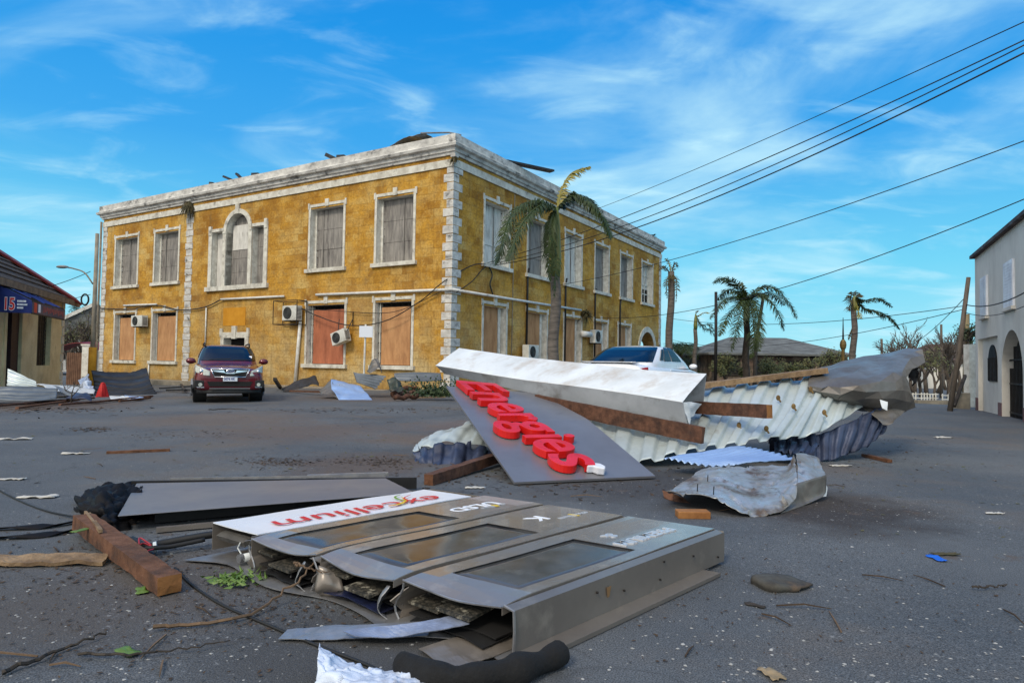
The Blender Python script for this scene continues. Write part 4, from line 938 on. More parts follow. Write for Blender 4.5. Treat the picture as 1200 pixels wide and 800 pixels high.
q = MB(); q.bar((-3.3, -3.4, 3.15), (1.6, -3.4, 6.0), .2, .3, (0, 0, 1)); q.build('bargeboard', M_WHITE, h2)
x = D(1120, 440, 62).x
hip_house('grey_house', 'far low house with reddish roof behind the bare trees', (x, 62, gz(x)), 4.5, 3, 2.6, 1.5, M_REND, mat('rusty_roof', lin((.42, .30, .27)), lin((.34, .27, .25)), scale=2, rough=.9), windows=3)
# gate, pillar and low walls in the gap on the left
a, b = D(78, 430, 38), D(98, 430, 38)
q = MB()
for k in range(9): x_ = a.x + (b.x - a.x) * k / 9; q.box(x_, x_ + (b.x - a.x) / 9 - .02, 38, 38.05, -.5, 1.35)
tag(q.build('board_gate', mat('brown_gate_boards', lin((.46, .33, .24)), lin((.36, .26, .2)), scale=3, rough=.85)), 'brown boarded gate between the shop and the white pillar', 'gate')
q = MB(); q.box(b.x, b.x + .42, 37.8, 38.2, -.5, 1.75); q.box(b.x - .05, b.x + .47, 37.75, 38.25, 1.75, 1.85)
tag(q.build('gate_pillar', M_WHITE), 'white gate pillar next to the yellow pole foot', 'pillar')
q = MB(); c_ = D(90, 415, 41); q.grid(lambda u, v: (c_.x - 1.6 + 3.2 * u, 41 + 1.5 * v, 1.45 + .55 * math.sin(math.pi * u) + .1 * v), 16, 4, .04)
tag(q.build('arched_roof_sheet', M_RED), 'rusty red curved roof showing above the boarded gate', 'roof sheet')
a, b = D(1068, 466, 30), D(1138, 466, 30)
for (p0, p1, lab) in ((1066, 1100, 'broken white picket railing under the bare trees'), (1104, 1128, 'shorter white railing by the foot of the leaning pole')):
    A, B_ = D(p0, 466, 30), D(p1, 466, 30); f = thing('picket_railing', lab, 'fence', ((A.x + B_.x) / 2, 30, gz(A.x)), world=True); n = int((B_.x - A.x) / .13); pk = MB()
    for k in range(n):
        if random.random() < .15: continue
        x_ = A.x + k * .13; pk.box(x_, x_ + .05, 30, 30.02, gz(x_), gz(x_) + .36 + random.uniform(-.04, .03))
    pk.build('picket', M_WHITE, f); r_ = MB(); r_.box(A.x, B_.x, 30.021, 30.06, gz(A.x) + .08, gz(A.x) + .12); r_.box(A.x, B_.x, 30.021, 30.06, gz(A.x) + .26, gz(A.x) + .30); r_.build('rail', M_WHITE, f)
A, B_ = D(1076, 474, 26), D(1136, 474, 26)
tag(MB().box(A.x, B_.x, 26, 26.3, gz(A.x) - .1, gz(A.x) + .13).build('low_kerb_wall', M_CONC), 'low pale kerb wall at the end of the road', 'wall')
q = MB(); a = D(1139, 450, 24.5); q.box(a.x - .1, a.x + .25, 24.5, 24.8, -.3, 2.1); tag(q.build('gate_pillar', M_WHITE), 'narrow white pillar tucked against the grey corner house', 'pillar')
q = MB(); a = D(1129, 470, 22.5); q.box(a.x - .25, a.x + .25, 22.5, 22.9, gz(a.x) - .05, gz(a.x) + .55); tag(q.build('concrete_block', M_CONC, bevel=.02), 'grey concrete block between leaning pole and corner house', 'block')
q = MB().bar(D(1118, 476, 21.5), D(1131, 440, 22.5), .09, .09); tag(q.build('wooden_strut', M_BARKD), 'dark timber strut propped up beside the leaning pole', 'timber')
br_ = bare_tree('broken_branches', 'tangle of broken branches caught on the pale upright pole', D(1134, 425, 26.7), 2.6, 5, 1.2, spread=1.3, cat='branches', levels=3)
# far tree line closing the horizon
def mass(name, x0, x1, Y, h, n, m, seed):
    rnd = random.Random(seed); mb = MB()
    for _ in range(n):
        x = rnd.uniform(x0, x1); y = Y + rnd.uniform(-6, 6); hh_ = h * (.6 + .5 * noise.noise(Vector((x * .12, seed, 0))) + .25 * noise.noise(Vector((x * .5, seed, 3)))); z = gz(x) + hh_ * rnd.random() ** .7
        a = Vector((rnd.uniform(-1, 1), rnd.uniform(-1, 1), rnd.uniform(-1, 1))).normalized() * rnd.uniform(.25, .6); b = a.orthogonal().normalized() * a.length * .6; p = Vector((x, y, z)); k = len(mb.v)
        mb.v += [p - a, p + b, p + a, p - b]; mb.f.append((k, k + 1, k + 2, k + 3))
    return tag(mb.build(name, m), 'far off line of dark storm battered trees along the horizon', 'trees', kind='stuff')
M_FAR = mat('far_foliage', lin((.36, .36, .28)), lin((.44, .40, .33)), scale=.3, rough=.9, bump=0)
mass('far_woods', 15, 75, 85, 2.6, 7000, M_FAR, 3)
mass('far_woods', -75, -38, 85, 4.5, 6000, M_FAR, 4)['label'] = 'far off line of dark trees beyond the shop'

# ------------------------------------------------------------------ overhead wires
def wire(label, pts, r=.012, drop=0.0, m=M_CABLE, name='overhead_wire', group=None, jit=0):
    P = sag(pts[0], pts[1], drop, 28, jit) if len(pts) == 2 else curve_pts(pts, 40)
    return tag(MB().tube(P, r, 5).build(name, m, smooth=True), label, 'cable', group)
wire('uppermost black wire running from the yellow parapet to the top right', [WR(11.5, 9.2, .3), D(1230, 12, 11)], .011, .15)
wire('second overhead wire, from the palm fronds up to the right edge', [WR(2.3, 5.25, .1), D(1230, 33, 11)], .013, .35)
wire('third overhead wire, close below the second one', [WR(2.5, 5.22, .1), D(1230, 38, 11.4)], .013, .55)
wire('lowest of the four steep wires in the upper right', [WR(2.7, 5.2, .1), D(1230, 47, 10.5)], .016, .62)
wire('single wire crossing above the stump palm to the right edge', [WR(8, 4.9, .1), D(1230, 154, 13)], .012, .4)
wire('single wire dropping behind the full crowned palm', [WR(12, 3.7, .1), D(1230, 221, 13)], .012, .9)
wire('drooping service wire from leaning pole to the grey house', [D(1132, 357, 20.5), D(1230, 324, 13)], .016, .25)
wire('thin service wire below the drooping one on the grey house', [D(1131, 366, 20.5), D(1230, 343, 13)], .010, .25)
wire('long low wire from the leaning pole across to the stump palm', [D(1132, 358, 20.5), D(780, 372, 40)], .012, .5)
wire('faint low wire above the stone house roof', [D(1131, 362, 20.5), D(780, 396, 50)], .012, .9)
wire('slack stay wire falling left from the leaning pole', [D(1134, 345, 20.5), D(1075, 400, 30)], .012, .1)
wire('wire from the concrete lamp pole to the left edge', [D(106, 318, 27), D(-20, 345, 30)], .014, .3)
wire('thin stray wire hanging from the lamp pole', [D(106, 345, 27), D(76, 352, 33), D(70, 350, 33)], .012)
M_CB = M_CABLE
wire('black cable looped along the upper ground floor wall left of the quoins', [WL(25.2, 3.95, .1), WL(22, 3.8, .1), WL(19.6, 3.95, .1), WL(17.3, 3.62, .12), WL(15.3, 3.7, .1), WL(14, 4.02, .1), WL(13.4, 4.05, .1)], .03, name='wall_cable')
wire('black cable sagging between the two hanging air conditioners', [WL(8.6, 3.6, .12), WL(7.2, 3.1, .2), WL(5.2, 2.62, .2), WL(3.2, 2.75, .18), WL(1.4, 3.5, .15), WL(.3, 4.2, .14), WR(1.2, 5.0, .12), WR(2.4, 5.2, .1)], .022, name='wall_cable')
wire('thin black cable drooping from the corner to the debris', [WL(8.4, 3.4, .1), WL(6.6, 3.3, .12), WL(3, 3.1, .12), WL(.8, 3.7, .12), WL(.2, 3.95, .13)], .014, name='wall_cable')
wire('black cable clipped along the white pipe of the right wall', [WR(.1, 3.8, .16), WR(1.2, 4.35, .1), WR(1.9, 4.9, .1), WR(2.4, 5.2, .1)], .02, name='wall_cable')
wire('coiled cable hanging below the first upper window of the right wall', [WR(2.4, 5.15, .1), WR(2.65, 4.8, .12), WR(2.5, 4.4, .12), WR(2.75, 4.0, .1)], .03, name='wall_cable')

# ------------------------------------------------------------------ air conditioners
M_ACW = mat('ac_white', lin((.84, .84, .81)), lin((.74, .74, .71)), scale=3, rough=.5, bump=0, c3=lin((.55, .52, .46)), s3=4)
M_ACG = mat('ac_dark_grille', lin((.25, .26, .26)), lin((.18, .18, .18)), rough=.6, bump=0)
def ac(label, wfn, s, z, wd=.9, h=.62, dp=.34, rot=0.0, d=.28, side=False, bracket=True):
    c = wfn(s, z, d); t = thing('air_conditioner', label, 'air conditioner', tuple(c), 0, 'outdoor air conditioner units'); t.rotation_euler = (0, rot, R(-31.2) + (R(90) if side else 0))
    MB().box(-wd / 2, wd / 2, -dp / 2, dp / 2, 0, h).build('casing', M_ACW, t, bevel=.02)
    g_ = MB(); cxx = -wd * .12
    for k in range(6): r = h * (.08 + .065 * k); g_.tube([(cxx + r * math.cos(a), -dp / 2 - .012, h / 2 + r * math.sin(a)) for a in [2 * math.pi * i / 20 for i in range(21)]], .008, 4, False)
    g_.prism([(cxx + h * .41 * math.cos(2 * math.pi * i / 24), -dp / 2 - .006, h / 2 + h * .41 * math.sin(2 * math.pi * i / 24)) for i in range(24)], (0, .004, 0))
    g_.build('fan_grille', M_ACG, t)
    v_ = MB()
    for k in range(8): z_ = .08 + k * (h - .16) / 8; v_.box(wd / 2, wd / 2 + .006, -dp / 2 + .05, dp / 2 - .05, z_, z_ + .025)
    v_.build('side_vent', M_ACG, t)
    if bracket:
        b_ = MB(); 
        for sx_ in (-.3, .3): b_.box(sx_ - .02, sx_ + .02, -dp / 2, dp / 2 + .12, -.045, -.001)
        b_.build('bracket', M_IRON, t)
    return t
ac('white air conditioner unit under a wire cage left of the reddish boarded window', WL, 8.6, 2.88, .92, .66)
ac('tilted air conditioner dangling right of the reddish boarded window', WL, 5.4, 1.85, .80, .54, rot=R(-17), d=.35, bracket=False)
ac('air conditioner between the two far left ground floor windows', WL, 20.75, 2.8, 1.05, .6)
ac('air conditioner high beside the third boarded window of the right wall', WR, 12.95, 2.3, .95, .72, side=True, d=.3)
ac('air conditioner low on the right wall near the tall palm', WR, 5.7, 1.35, .95, .62, side=True, d=.3)
cg = MB(); c0 = [WL(9.45, 2.7, .08), WL(7.9, 2.7, .08), WL(7.9, 3.75, .08), WL(9.45, 3.75, .08)]; c1_ = [WL(9.45, 2.7, .62), WL(7.9, 2.7, .62), WL(7.9, 3.75, .62), WL(9.45, 3.75, .62)]
for k in range(4): cg.tube([c0[k], c0[(k + 1) % 4]], .02, 4); cg.tube([c1_[k], c1_[(k + 1) % 4]], .02, 4); cg.tube([c0[k], c1_[k]], .02, 4)
tag(cg.build('wire_cage', M_IRON), 'thin iron cage frame around the air conditioner left of the reddish window', 'cage')
hb = MB(); hb.tube([WL(5.1, 2.9, .05), WL(5.15, 2.4, .3)], .02, 5); hb.tube([WL(5.9, 2.9, .05), WL(5.7, 2.3, .3)], .02, 5); hb.tube([WL(5.1, 3.2, .05), WL(5.1, 2.6, .06)], .02, 5)
tag(hb.build('bent_bracket', M_IRON), 'bent iron bracket holding the tilted air conditioner', 'bracket')
cb_ = MB(); cb_.tube([WR(11.5, 2.75, .1), WR(12.3, 2.75, .25)], .16, 10); tag(cb_.build('duct_stub', M_PVC, smooth=True), 'short white duct stub left of the high air conditioner', 'duct')

# ------------------------------------------------------------------ plants rooted in the walls
def tuft(label, c, r, n, m, hang=.5, seed=1, name='wall_fern'):
    rnd = random.Random(seed); c = Vector(c); mb = MB()
    for _ in range(n):
        d = Vector((rnd.uniform(-1, 1), rnd.uniform(-1, .2), rnd.uniform(-.4, 1))).normalized(); L = r * rnd.uniform(.5, 1.1)
        p = [c, c + d * L * .5, c + d * L + Vector((0, 0, -hang * L))]; s = d.cross(Vector((0, 0, 1)))
        s = s.normalized() * .035 if s.length > .01 else Vector((.035, 0, 0)); k = len(mb.v)
        mb.v += [p[0] - s * .3, p[0] + s * .3, p[1] + s, p[1] - s, p[2]]; mb.f += [(k, k + 1, k + 2, k + 3), (k + 3, k + 2, k + 4)]
    return tag(mb.build(name, m), label, 'plant')
tuft('dry fern growing high under the cornice above the quoin strip', WL(16.85, 8.95, .1), .55, 240, mat('dark_fern', lin((.22, .22, .13)), lin((.30, .26, .16)), scale=3, rough=.8, bump=0), .9, 2)
tuft('small leafy plant rooted in the right wall above an air conditioner', WR(11.9, 3.8, .1), .6, 160, M_DRYPL, .5, 3)
tuft('tiny weed on the cornice corner bracket', WL(-.1, 8.9, .12), .28, 50, M_DRYPL, .8, 4)

# ------------------------------------------------------------------ storm debris on the parapet
M_SCRAP = mat('dark_roof_scrap', lin((.20, .20, .21)), lin((.13, .13, .135)), scale=3, rough=.6, metal=.2)
M_GALV = mat('galvanised_scrap', lin((.52, .53, .54)), lin((.38, .39, .41)), scale=2, rough=.45, metal=.55, c3=lin((.34, .27, .22)), s3=1.5, lo3=.62, hi3=.8)
q = sheet([[WL(3.2, 9.95, .1), WL(2.4, 10.2, 0), WL(1.6, 10.32, -.2)], [WL(3.4, 9.92, -.5), WL(2.5, 10.2, -.6), WL(1.2, 10.0, -.7)]], 14, 8, crumple=.05, thick=.01)
q2 = q; q2.tube([WL(1.75, 10.3, -.1), WL(.4, 10.12, -.2), WL(-.1, 9.97, -.3)], .035, 5)
tag(q2.build('bent_roof_sheet', M_GALV), 'bent roof sheet and rod lying on the parapet near the front corner', 'roof sheet')
def plank(label, p0, p1, wd, h, m, name='plank', cat='plank', group=None, rough=.012): return tag(MB().bar(p0, p1, wd, h, rough=rough).build(name, m), label, cat, group)
plank('black strip sticking out over the right parapet behind the palm', WR(4.0, 10.0, -.2), WR(6.4, 10.02, .9), .35, .08, M_SCRAP, 'roof_strip')
for i, (a, b, l) in enumerate(((13.6, 14.2, 'thin dark strip tilted up on the left parapet'), (12.9, 13.2, 'short dark stick on the left parapet'), (11.6, 12.0, 'small dark lump on the left parapet'), (15.1, 15.3, 'tiny dark scrap on the far left parapet'), (6.5, 7.0, 'black scrap on the middle of the left parapet'), (5.9, 6.3, 'second black scrap beside another on the left parapet'))):
    plank(l, WL(b, 9.98 + .22 * (i in (0, 1, 4)), 0), WL(a, 9.95, -.05), .16, .10 if i < 2 else .16, M_SCRAP, 'roof_scrap', 'scrap')
tuft('little tuft of debris on the far end of the right cornice', WR(22.8, 9.95, .1), .35, 30, M_SCRAP, .2, 9, 'roof_scrap')
# ------------------------------------------------------------------ cars
M_MAROON = mat('maroon_paint', lin((.40, .07, .12)), lin((.35, .065, .11)), scale=3, rough=.22, rv=.04, bump=0, coat=.6, metal=.25)
M_WCAR = mat('white_car_paint', lin((.92, .93, .95)), lin((.87, .88, .90)), scale=3, rough=.25, rv=.05, bump=0, coat=.5)
M_CGLASS = mat('tinted_car_glass', lin((.045, .055, .075)), rough=.05, rv=0, bump=0, spec=.45)
M_SGL = mat('dark_side_glass', lin((.05, .06, .10)), rough=.12, rv=0, bump=0, spec=.12)
M_PLAST = mat('black_plastic', lin((.07, .07, .075)), lin((.10, .10, .10)), rough=.6, bump=.05)
M_RUBBER = mat('tyre_rubber', lin((.06, .06, .062)), lin((.10, .095, .09)), rough=.85, bump=.1)
M_CHROME = mat('chrome', lin((.88, .88, .90)), rough=.15, rv=0, bump=0, metal=1)
M_HEADL = mat('headlamp_lens', lin((.78, .80, .76)), lin((.62, .64, .62)), scale=14, rough=.12, rv=.03, bump=0, spec=.8)
M_TAIL = mat('tail_lamp_red', lin((.62, .06, .09)), lin((.50, .05, .08)), scale=10, rough=.15, rv=0, bump=0)
M_RIM = mat('alloy_rim', lin((.55, .56, .58)), rough=.3, rv=0, bump=0, metal=.8)
M_PLATE = mat('number_plate_white', lin((.85, .87, .90)), rough=.4, bump=0, rv=0)
M_PLTXT = mat('number_plate_blue', lin((.20, .25, .50)), rough=.5, bump=0, rv=0)
def car(label, loc, rot, paint, stations, rings, W, axles, wr=.34, clad=None, name='parked_car', tw=.22):
    t = thing(name, label, 'car', loc, rot)
    k = len(stations[0][1]); vs = []; fs = []; n = 2 * k - 2
    for y, half in stations:
        ring = [(x, y, z) for x, z in half] + [(-x, y, z) for x, z in half[-2:0:-1]]; vs += ring
    for i in range(len(stations) - 1):
        for j in range(n): fs.append((i * n + j, i * n + (j + 1) % n, (i + 1) * n + (j + 1) % n, (i + 1) * n + j))
    fs.append(tuple(range(n))); fs.append(tuple(reversed(range((len(stations) - 1) * n, len(stations) * n))))
    MB().add(vs, fs).build('body', paint, t, smooth=True, subsurf=2, recalc=True)
    P_ = .36
    def lev(v):
        x = v * (len(rings) - 1); i = min(int(x), len(rings) - 2); f = x - i
        return [a + (b - a) * f for a, b in zip(rings[i], rings[i + 1])]
    def sg(a): return math.copysign(abs(a) ** P_, a)
    def S(th, v, off=0.0):
        z, hw, yf, yr = lev(v); c, h = (yf + yr) / 2, (yr - yf) / 2
        return Vector(((hw + off) * sg(math.cos(th)), c + (h + off) * sg(math.sin(th)), z + off * (.6 if v > .5 else .2)))
    cb = MB(); cb.grid(lambda u, v: S(2 * math.pi * u, v), 72, 16); n0 = len(cb.v)
    top = rings[-1]; cb.add([S(2 * math.pi * i / 48, 1) for i in range(48)] + [Vector((0, (top[2] + top[3]) / 2, top[0] + .03))], [(i, (i + 1) % 48, 48) for i in range(48)])
    cb.build('cabin', paint, t, smooth=True, recalc=True)
    def face(nm, axis, a0, a1, v0, v1, sgn, off=.012):
        def f(u, v):
            q = a0 + (a1 - a0) * u; s_ = math.copysign(abs(q) ** (1 / P_), q)
            if axis == 'x': th = math.acos(max(-1, min(1, s_))); th = th if sgn > 0 else -th
            else:
                th = math.asin(max(-1, min(1, s_))); th = th if sgn > 0 else math.pi - th
            return S(th, v0 + (v1 - v0) * v, off)
        MB().grid(f, 22, 10).build(nm, M_SGL if nm == 'side_window' else M_CGLASS, t, smooth=True)
    return t, face
def wheels(t, axles, tx, wr, tw=.22):
    for y in axles:
        for s_ in (-1, 1):
            a = MB(); a.cyl((s_ * (tx - .30), y, wr + .02), (s_ * (tx + .022), y, wr + .02), wr + .075, 28); a.build('wheel_arch', M_PLAST, t, smooth=False)
            w_ = MB(); w_.tube([(s_ * (tx - .18), y, wr), (s_ * (tx - .17), y, wr), (s_ * (tx + .025), y, wr), (s_ * (tx + .04), y, wr)], [wr * .9, wr, wr, wr * .88], 28); wo = w_.build('wheel', M_RUBBER, t, smooth=False)
            r_ = MB(); r_.cyl((s_ * (tx + .035), y, wr), (s_ * (tx + .046), y, wr), wr * .66, 24)
            for k in range(5):
                an = 2 * math.pi * k / 5; r_.bar((s_ * (tx + .05), y, wr), (s_ * (tx + .05), y + wr * .6 * math.cos(an), wr + wr * .6 * math.sin(an)), .012, .09, (1, 0, 0))
            r_.build('rim', M_RIM, wo)
# dark red crossover facing the street
st = [(0.00, [(0, .36), (.50, .36), (.66, .40), (.70, .52), (.69, .66), (.64, .78), (.34, .83), (0, .84)]),
      (0.05, [(0, .32), (.62, .32), (.78, .36), (.815, .54), (.80, .70), (.735, .84), (.38, .885), (0, .895)]),
      (0.30, [(0, .26), (.68, .26), (.83, .32), (.875, .56), (.865, .76), (.80, .93), (.40, .965), (0, .975)]),
      (0.80, [(0, .24), (.70, .24), (.85, .30), (.885, .58), (.88, .80), (.82, .985), (.42, 1.03), (0, 1.04)]),
      (1.35, [(0, .24), (.70, .24), (.85, .30), (.885, .60), (.885, .84), (.84, 1.03), (.5, 1.09), (0, 1.10)]),
      (2.2, [(0, .24), (.70, .24), (.85, .30), (.885, .60), (.885, .86), (.83, 1.04), (.5, 1.06), (0, 1.06)]),
      (3.6, [(0, .24), (.70, .24), (.85, .30), (.885, .60), (.885, .88), (.83, 1.06), (.5, 1.08), (0, 1.08)]),
      (4.25, [(0, .30), (.68, .30), (.80, .36), (.85, .60), (.84, .90), (.78, 1.06), (.5, 1.08), (0, 1.08)]),
      (4.42, [(0, .38), (.55, .38), (.68, .44), (.74, .62), (.72, .88), (.66, 1.0), (.4, 1.02), (0, 1.02)])]
rg_ = [(1.02, .80, .98, 4.33), (1.18, .775, 1.24, 4.26), (1.34, .725, 1.52, 4.12), (1.47, .665, 1.78, 3.98), (1.54, .61, 1.96, 3.86), (1.565, .53, 2.12, 3.70)]
suv, face = car('dark red crossover facing the camera, parked before the yellow building', (-7.50, 17.55, gz(-7.5)), R(26), M_MAROON, st, rg_, 1.78, (.86, 3.45))
wheels(suv, (.86, 3.45), .845, .345)
face('windscreen', 'x', -.93, .93, .12, .74, -1); face('rear_window', 'x', -.9, .9, .3, .75, 1)
for s_ in (1, -1):
    face('side_window', 'y', -.62, -.05, .22, .74, s_); face('side_window', 'y', .02, .50, .22, .74, s_); face('side_window', 'y', .57, .86, .25, .72, s_)
    h = MB(); h.grid(lambda u, v: Vector((s_ * (.49 + .345 * u), -.012 + .24 * u ** 2.0 + .05 * v, .715 + .10 * u + (.115 + .07 * u) * v - .03 * math.sin(math.pi * u) * (1 - v))), 12, 8, .02); ho = h.build('headlight', M_HEADL, suv, smooth=True)
    h = MB(); h.ball((s_ * .70, .055, .835), (.05, .03, .05), 12, 8); h.build('lamp_projector', M_CHROME, ho, smooth=True)
    f_ = MB(); f_.box(s_ * .74 - .12, s_ * .74 + .12, -.02 + .03, .2, .40, .60); f_.build('fog_lamp_recess', M_PLAST, suv, bevel=.02)
    f_ = MB(); f_.cyl((s_ * .715, -.005, .485), (s_ * .715, .02, .485), .048, 16); f_.build('fog_lamp', M_HEADL, suv)
    f_ = MB(); f_.bar((s_ * .62, -.012, .415), (s_ * .80, .02, .415), .02, .025); f_.build('chrome_strip', M_CHROME, suv)
    m_ = MB(); m_.ball((s_ * .955, 1.36, 1.10), (.125, .08, .085), 14, 10); mo = m_.build('mirror', M_MAROON, suv, smooth=True)
    m_ = MB(); m_.bar((s_ * .82, 1.36, 1.06), (s_ * .9, 1.36, 1.09), .05, .04); m_.build('mirror_stalk', M_PLAST, mo)
    r_ = MB(); r_.tube([(s_ * .60, 2.0, 1.53), (s_ * .605, 2.1, 1.60), (s_ * .61, 2.3, 1.625), (s_ * .61, 3.5, 1.615), (s_ * .605, 3.75, 1.56)], .022, 8); r_.build('roof_rail', M_PLAST, suv, smooth=True)
    p_ = MB(); p_.grid(lambda u, v: Vector((s_ * (.895 + .012 * math.sin(math.pi * v)), .3 + 3.9 * u, .26 + .13 * v)), 10, 4, .02); p_.build('sill_cladding', M_PLAST, suv)
q = MB(); q.prism([(-.455, -.005, .885), (.455, -.005, .885), (.37, -.02, .70), (-.37, -.02, .70)], (0, .06, 0)); gr = q.build('grille', M_PLAST, suv)
q = MB(); fr = [(-.475, -.016, .90), (.475, -.016, .90), (.385, -.034, .688), (-.385, -.034, .688)]
for k in range(4): q.tube([fr[k], fr[(k + 1) % 4]], .016, 6)
q.build('grille_surround', M_CHROME, gr, smooth=True)
q = MB(); q.prism([(-.43, -.012, .872), (-.16, -.014, .868), (-.12, -.016, .79), (-.17, -.018, .80), (-.42, -.012, .835)], (0, -.012, 0)); q.prism([(.43, -.012, .872), (.16, -.014, .868), (.12, -.016, .79), (.17, -.018, .80), (.42, -.012, .835)], (0, -.012, 0)); q.prism([(-.13, -.02, .80), (.13, -.02, .80), (.10, -.021, .775), (-.10, -.021, .775)], (0, -.01, 0)); q.build('grille_wing', M_CHROME, gr)
q = MB(); q.prism([(.10 * math.cos(2 * math.pi * k / 20), -.022, .84 + .05 * math.sin(2 * math.pi * k / 20)) for k in range(20)], (0, -.012, 0)); eo = q.build('emblem', mat('emblem_blue', lin((.20, .24, .42)), rough=.2, bump=0, rv=0), gr)
q = MB()
for x_, z_, r_ in ((-.045, .85, .016), (.0, .855, .010), (.03, .86, .010), (.045, .835, .010), (.015, .825, .010), (-.01, .835, .009)): q.prism([(x_ + r_ * math.cos(2 * math.pi * k / 8), -.035, z_ + r_ * math.sin(2 * math.pi * k / 8)) for k in range(8)], (0, -.004, 0))
q.tube([(.10 * math.cos(2 * math.pi * k / 20), -.034, .84 + .05 * math.sin(2 * math.pi * k / 20)) for k in range(21)], .006, 5, False); q.build('emblem_marks', M_CHROME, eo)
q = MB()
for z_ in (.73, .765): q.box(-.37, .37, -.026, -.018, z_, z_ + .014)
q.build('grille_bar', M_IRON, gr)
q = MB(); q.prism([(-.56, -.004, .565), (.56, -.004, .565), (.50, -.012, .44), (-.50, -.012, .44)], (0, .08, 0)); q.build('lower_intake', M_DARK, suv)
q = MB(); q.grid(lambda u, v: Vector(((-.80 + 1.6 * u), -.012 + .24 * abs(2 * u - 1) ** 4 + .03 * v, .25 + .19 * v)), 20, 4, .03); q.build('bumper_cladding', M_PLAST, suv, smooth=True)
q = MB(); q.bar((-.5, -.03, .385), (.5, -.03, .385), .02, .03); q.build('skid_trim', mat('dull_grey_trim', lin((.36, .36, .37)), rough=.5, bump=0), suv)
q = MB(); q.box(-.175, .175, -.045, -.02, .575, .70); po = q.build('number_plate', M_PLATE, suv)
q = MB(); put_text(q, '3074 HK', (-.155, -.046, .602), (1, 0, 0), (0, 0, 1), size=.095, offset=.003, extrude=.001, sx=.78); q.build('plate_characters', M_PLTXT, po)
q = MB(); q.tube([(-.5, .93, 1.14), (.05, .98, 1.17)], .012, 5); q.tube([(.1, .93, 1.14), (.62, .99, 1.16)], .012, 5); q.build('wiper', M_PLAST, suv)
q = MB(); q.prism([(.56, 1.36, 1.20), (.63, 1.36, 1.20), (.63, 1.40, 1.26), (.56, 1.40, 1.26)], (0, -.012, 0)); q.build('windscreen_sticker', M_LETW, suv)
# white coupe-backed car behind the wreckage
st = [(0.00, [(0, .34), (.55, .34), (.70, .38), (.74, .55), (.72, .70), (.66, .80), (.34, .84), (0, .85)]),
      (0.25, [(0, .26), (.68, .26), (.84, .32), (.88, .56), (.87, .78), (.80, .93), (.40, .97), (0, .98)]),
      (0.9, [(0, .24), (.70, .24), (.87, .30), (.90, .58), (.90, .84), (.83, 1.02), (.42, 1.07), (0, 1.08)]),
      (1.5, [(0, .24), (.70, .24), (.87, .30), (.90, .60), (.90, .88), (.84, 1.07), (.5, 1.12), (0, 1.12)]),
      (2.6, [(0, .24), (.70, .24), (.87, .30), (.90, .60), (.90, .92), (.84, 1.10), (.5, 1.12), (0, 1.12)]),
      (3.7, [(0, .24), (.70, .24), (.87, .30), (.91, .60), (.91, .95), (.84, 1.13), (.5, 1.17), (0, 1.18)]),
      (4.35, [(0, .30), (.70, .30), (.84, .36), (.88, .62), (.87, .96), (.80, 1.13), (.5, 1.175), (0, 1.185)]),
      (4.60, [(0, .36), (.62, .36), (.76, .42), (.80, .64), (.79, .94), (.74, 1.10), (.45, 1.165), (0, 1.18)]),
      (4.68, [(0, .42), (.52, .42), (.66, .48), (.70, .66), (.69, .90), (.62, 1.04), (.4, 1.08), (0, 1.09)])]
rg_ = [(1.06, .82, 1.05, 4.42), (1.20, .795, 1.35, 4.18), (1.34, .745, 1.68, 3.85), (1.47, .68, 2.0, 3.50), (1.54, .62, 2.2, 3.25), (1.565, .54, 2.38, 3.05)]
cc = D(722, 470, 13.6); sed, face = car('white coupe backed car with dark rear window behind the wreckage', (0, 0, 0), R(180 - 32), M_WCAR, st, rg_, 1.8, (.9, 3.75))
ang = R(180 - 32); rc = Vector((2.0, 13.9, 0)); sed.location = (rc.x - (-math.sin(ang)) * 4.68, rc.y - math.cos(ang) * 4.68, gz(3))
wheels(sed, (.9, 3.75), .865, .355)
face('rear_window', 'x', -.93, .93, .20, .80, 1); face('windscreen', 'x', -.93, .93, .2, .78, -1)
for s_ in (1, -1):
    face('side_window', 'y', -.50, .0, .24, .80, s_); face('side_window', 'y', .045, .40, .24, .80, s_); face('side_window', 'y', .43, .60, .26, .66, s_)
    h = MB(); h.grid(lambda u, v: Vector((s_ * (.52 + .33 * u - .02 * v), 4.705 - .26 * u ** 2 - .03 * v, .93 + .03 * u + (.085 + .05 * u) * v)), 12, 6, .02); h.build('tail_light', M_TAIL, sed, smooth=True)
    h = MB(); h.grid(lambda u, v: Vector((s_ * (.50 + .33 * u), .03 + .24 * u ** 2 + .04 * v, .72 + .08 * u + (.09 + .05 * u) * v)), 10, 6, .02); h.build('headlight', M_HEADL, sed, smooth=True)
    m_ = MB(); m_.ball((s_ * .94, 1.62, 1.12), (.10, .06, .06), 12, 8); m_.build('mirror', M_WCAR, sed, smooth=True)
    d_ = MB(); d_.tube([(s_ * .905, 1.5, .98), (s_ * .908, 2.3, 1.0), (s_ * .908, 3.2, 1.03)], .012, 5); d_.build('door_moulding', M_WCAR, sed)
q = MB(); q.grid(lambda u, v: Vector((-.62 + 1.24 * u, 4.42 + .22 * v - .06 * (2 * u - 1) ** 2, 1.175 + .025 * v)), 14, 4, .012); q.build('boot_lip', M_WCAR, sed, smooth=True)
q = MB(); q.box(-.26, .26, 4.69, 4.72, .72, .84); q.build('number_plate', M_PLATE, sed)
q = MB(); q.grid(lambda u, v: Vector((-.74 + 1.48 * u, 4.62 + .05 * (1 - (2 * u - 1) ** 2) , .32 + .2 * v)), 14, 4, .03); q.build('bumper_cladding', M_PLAST, sed, smooth=True)
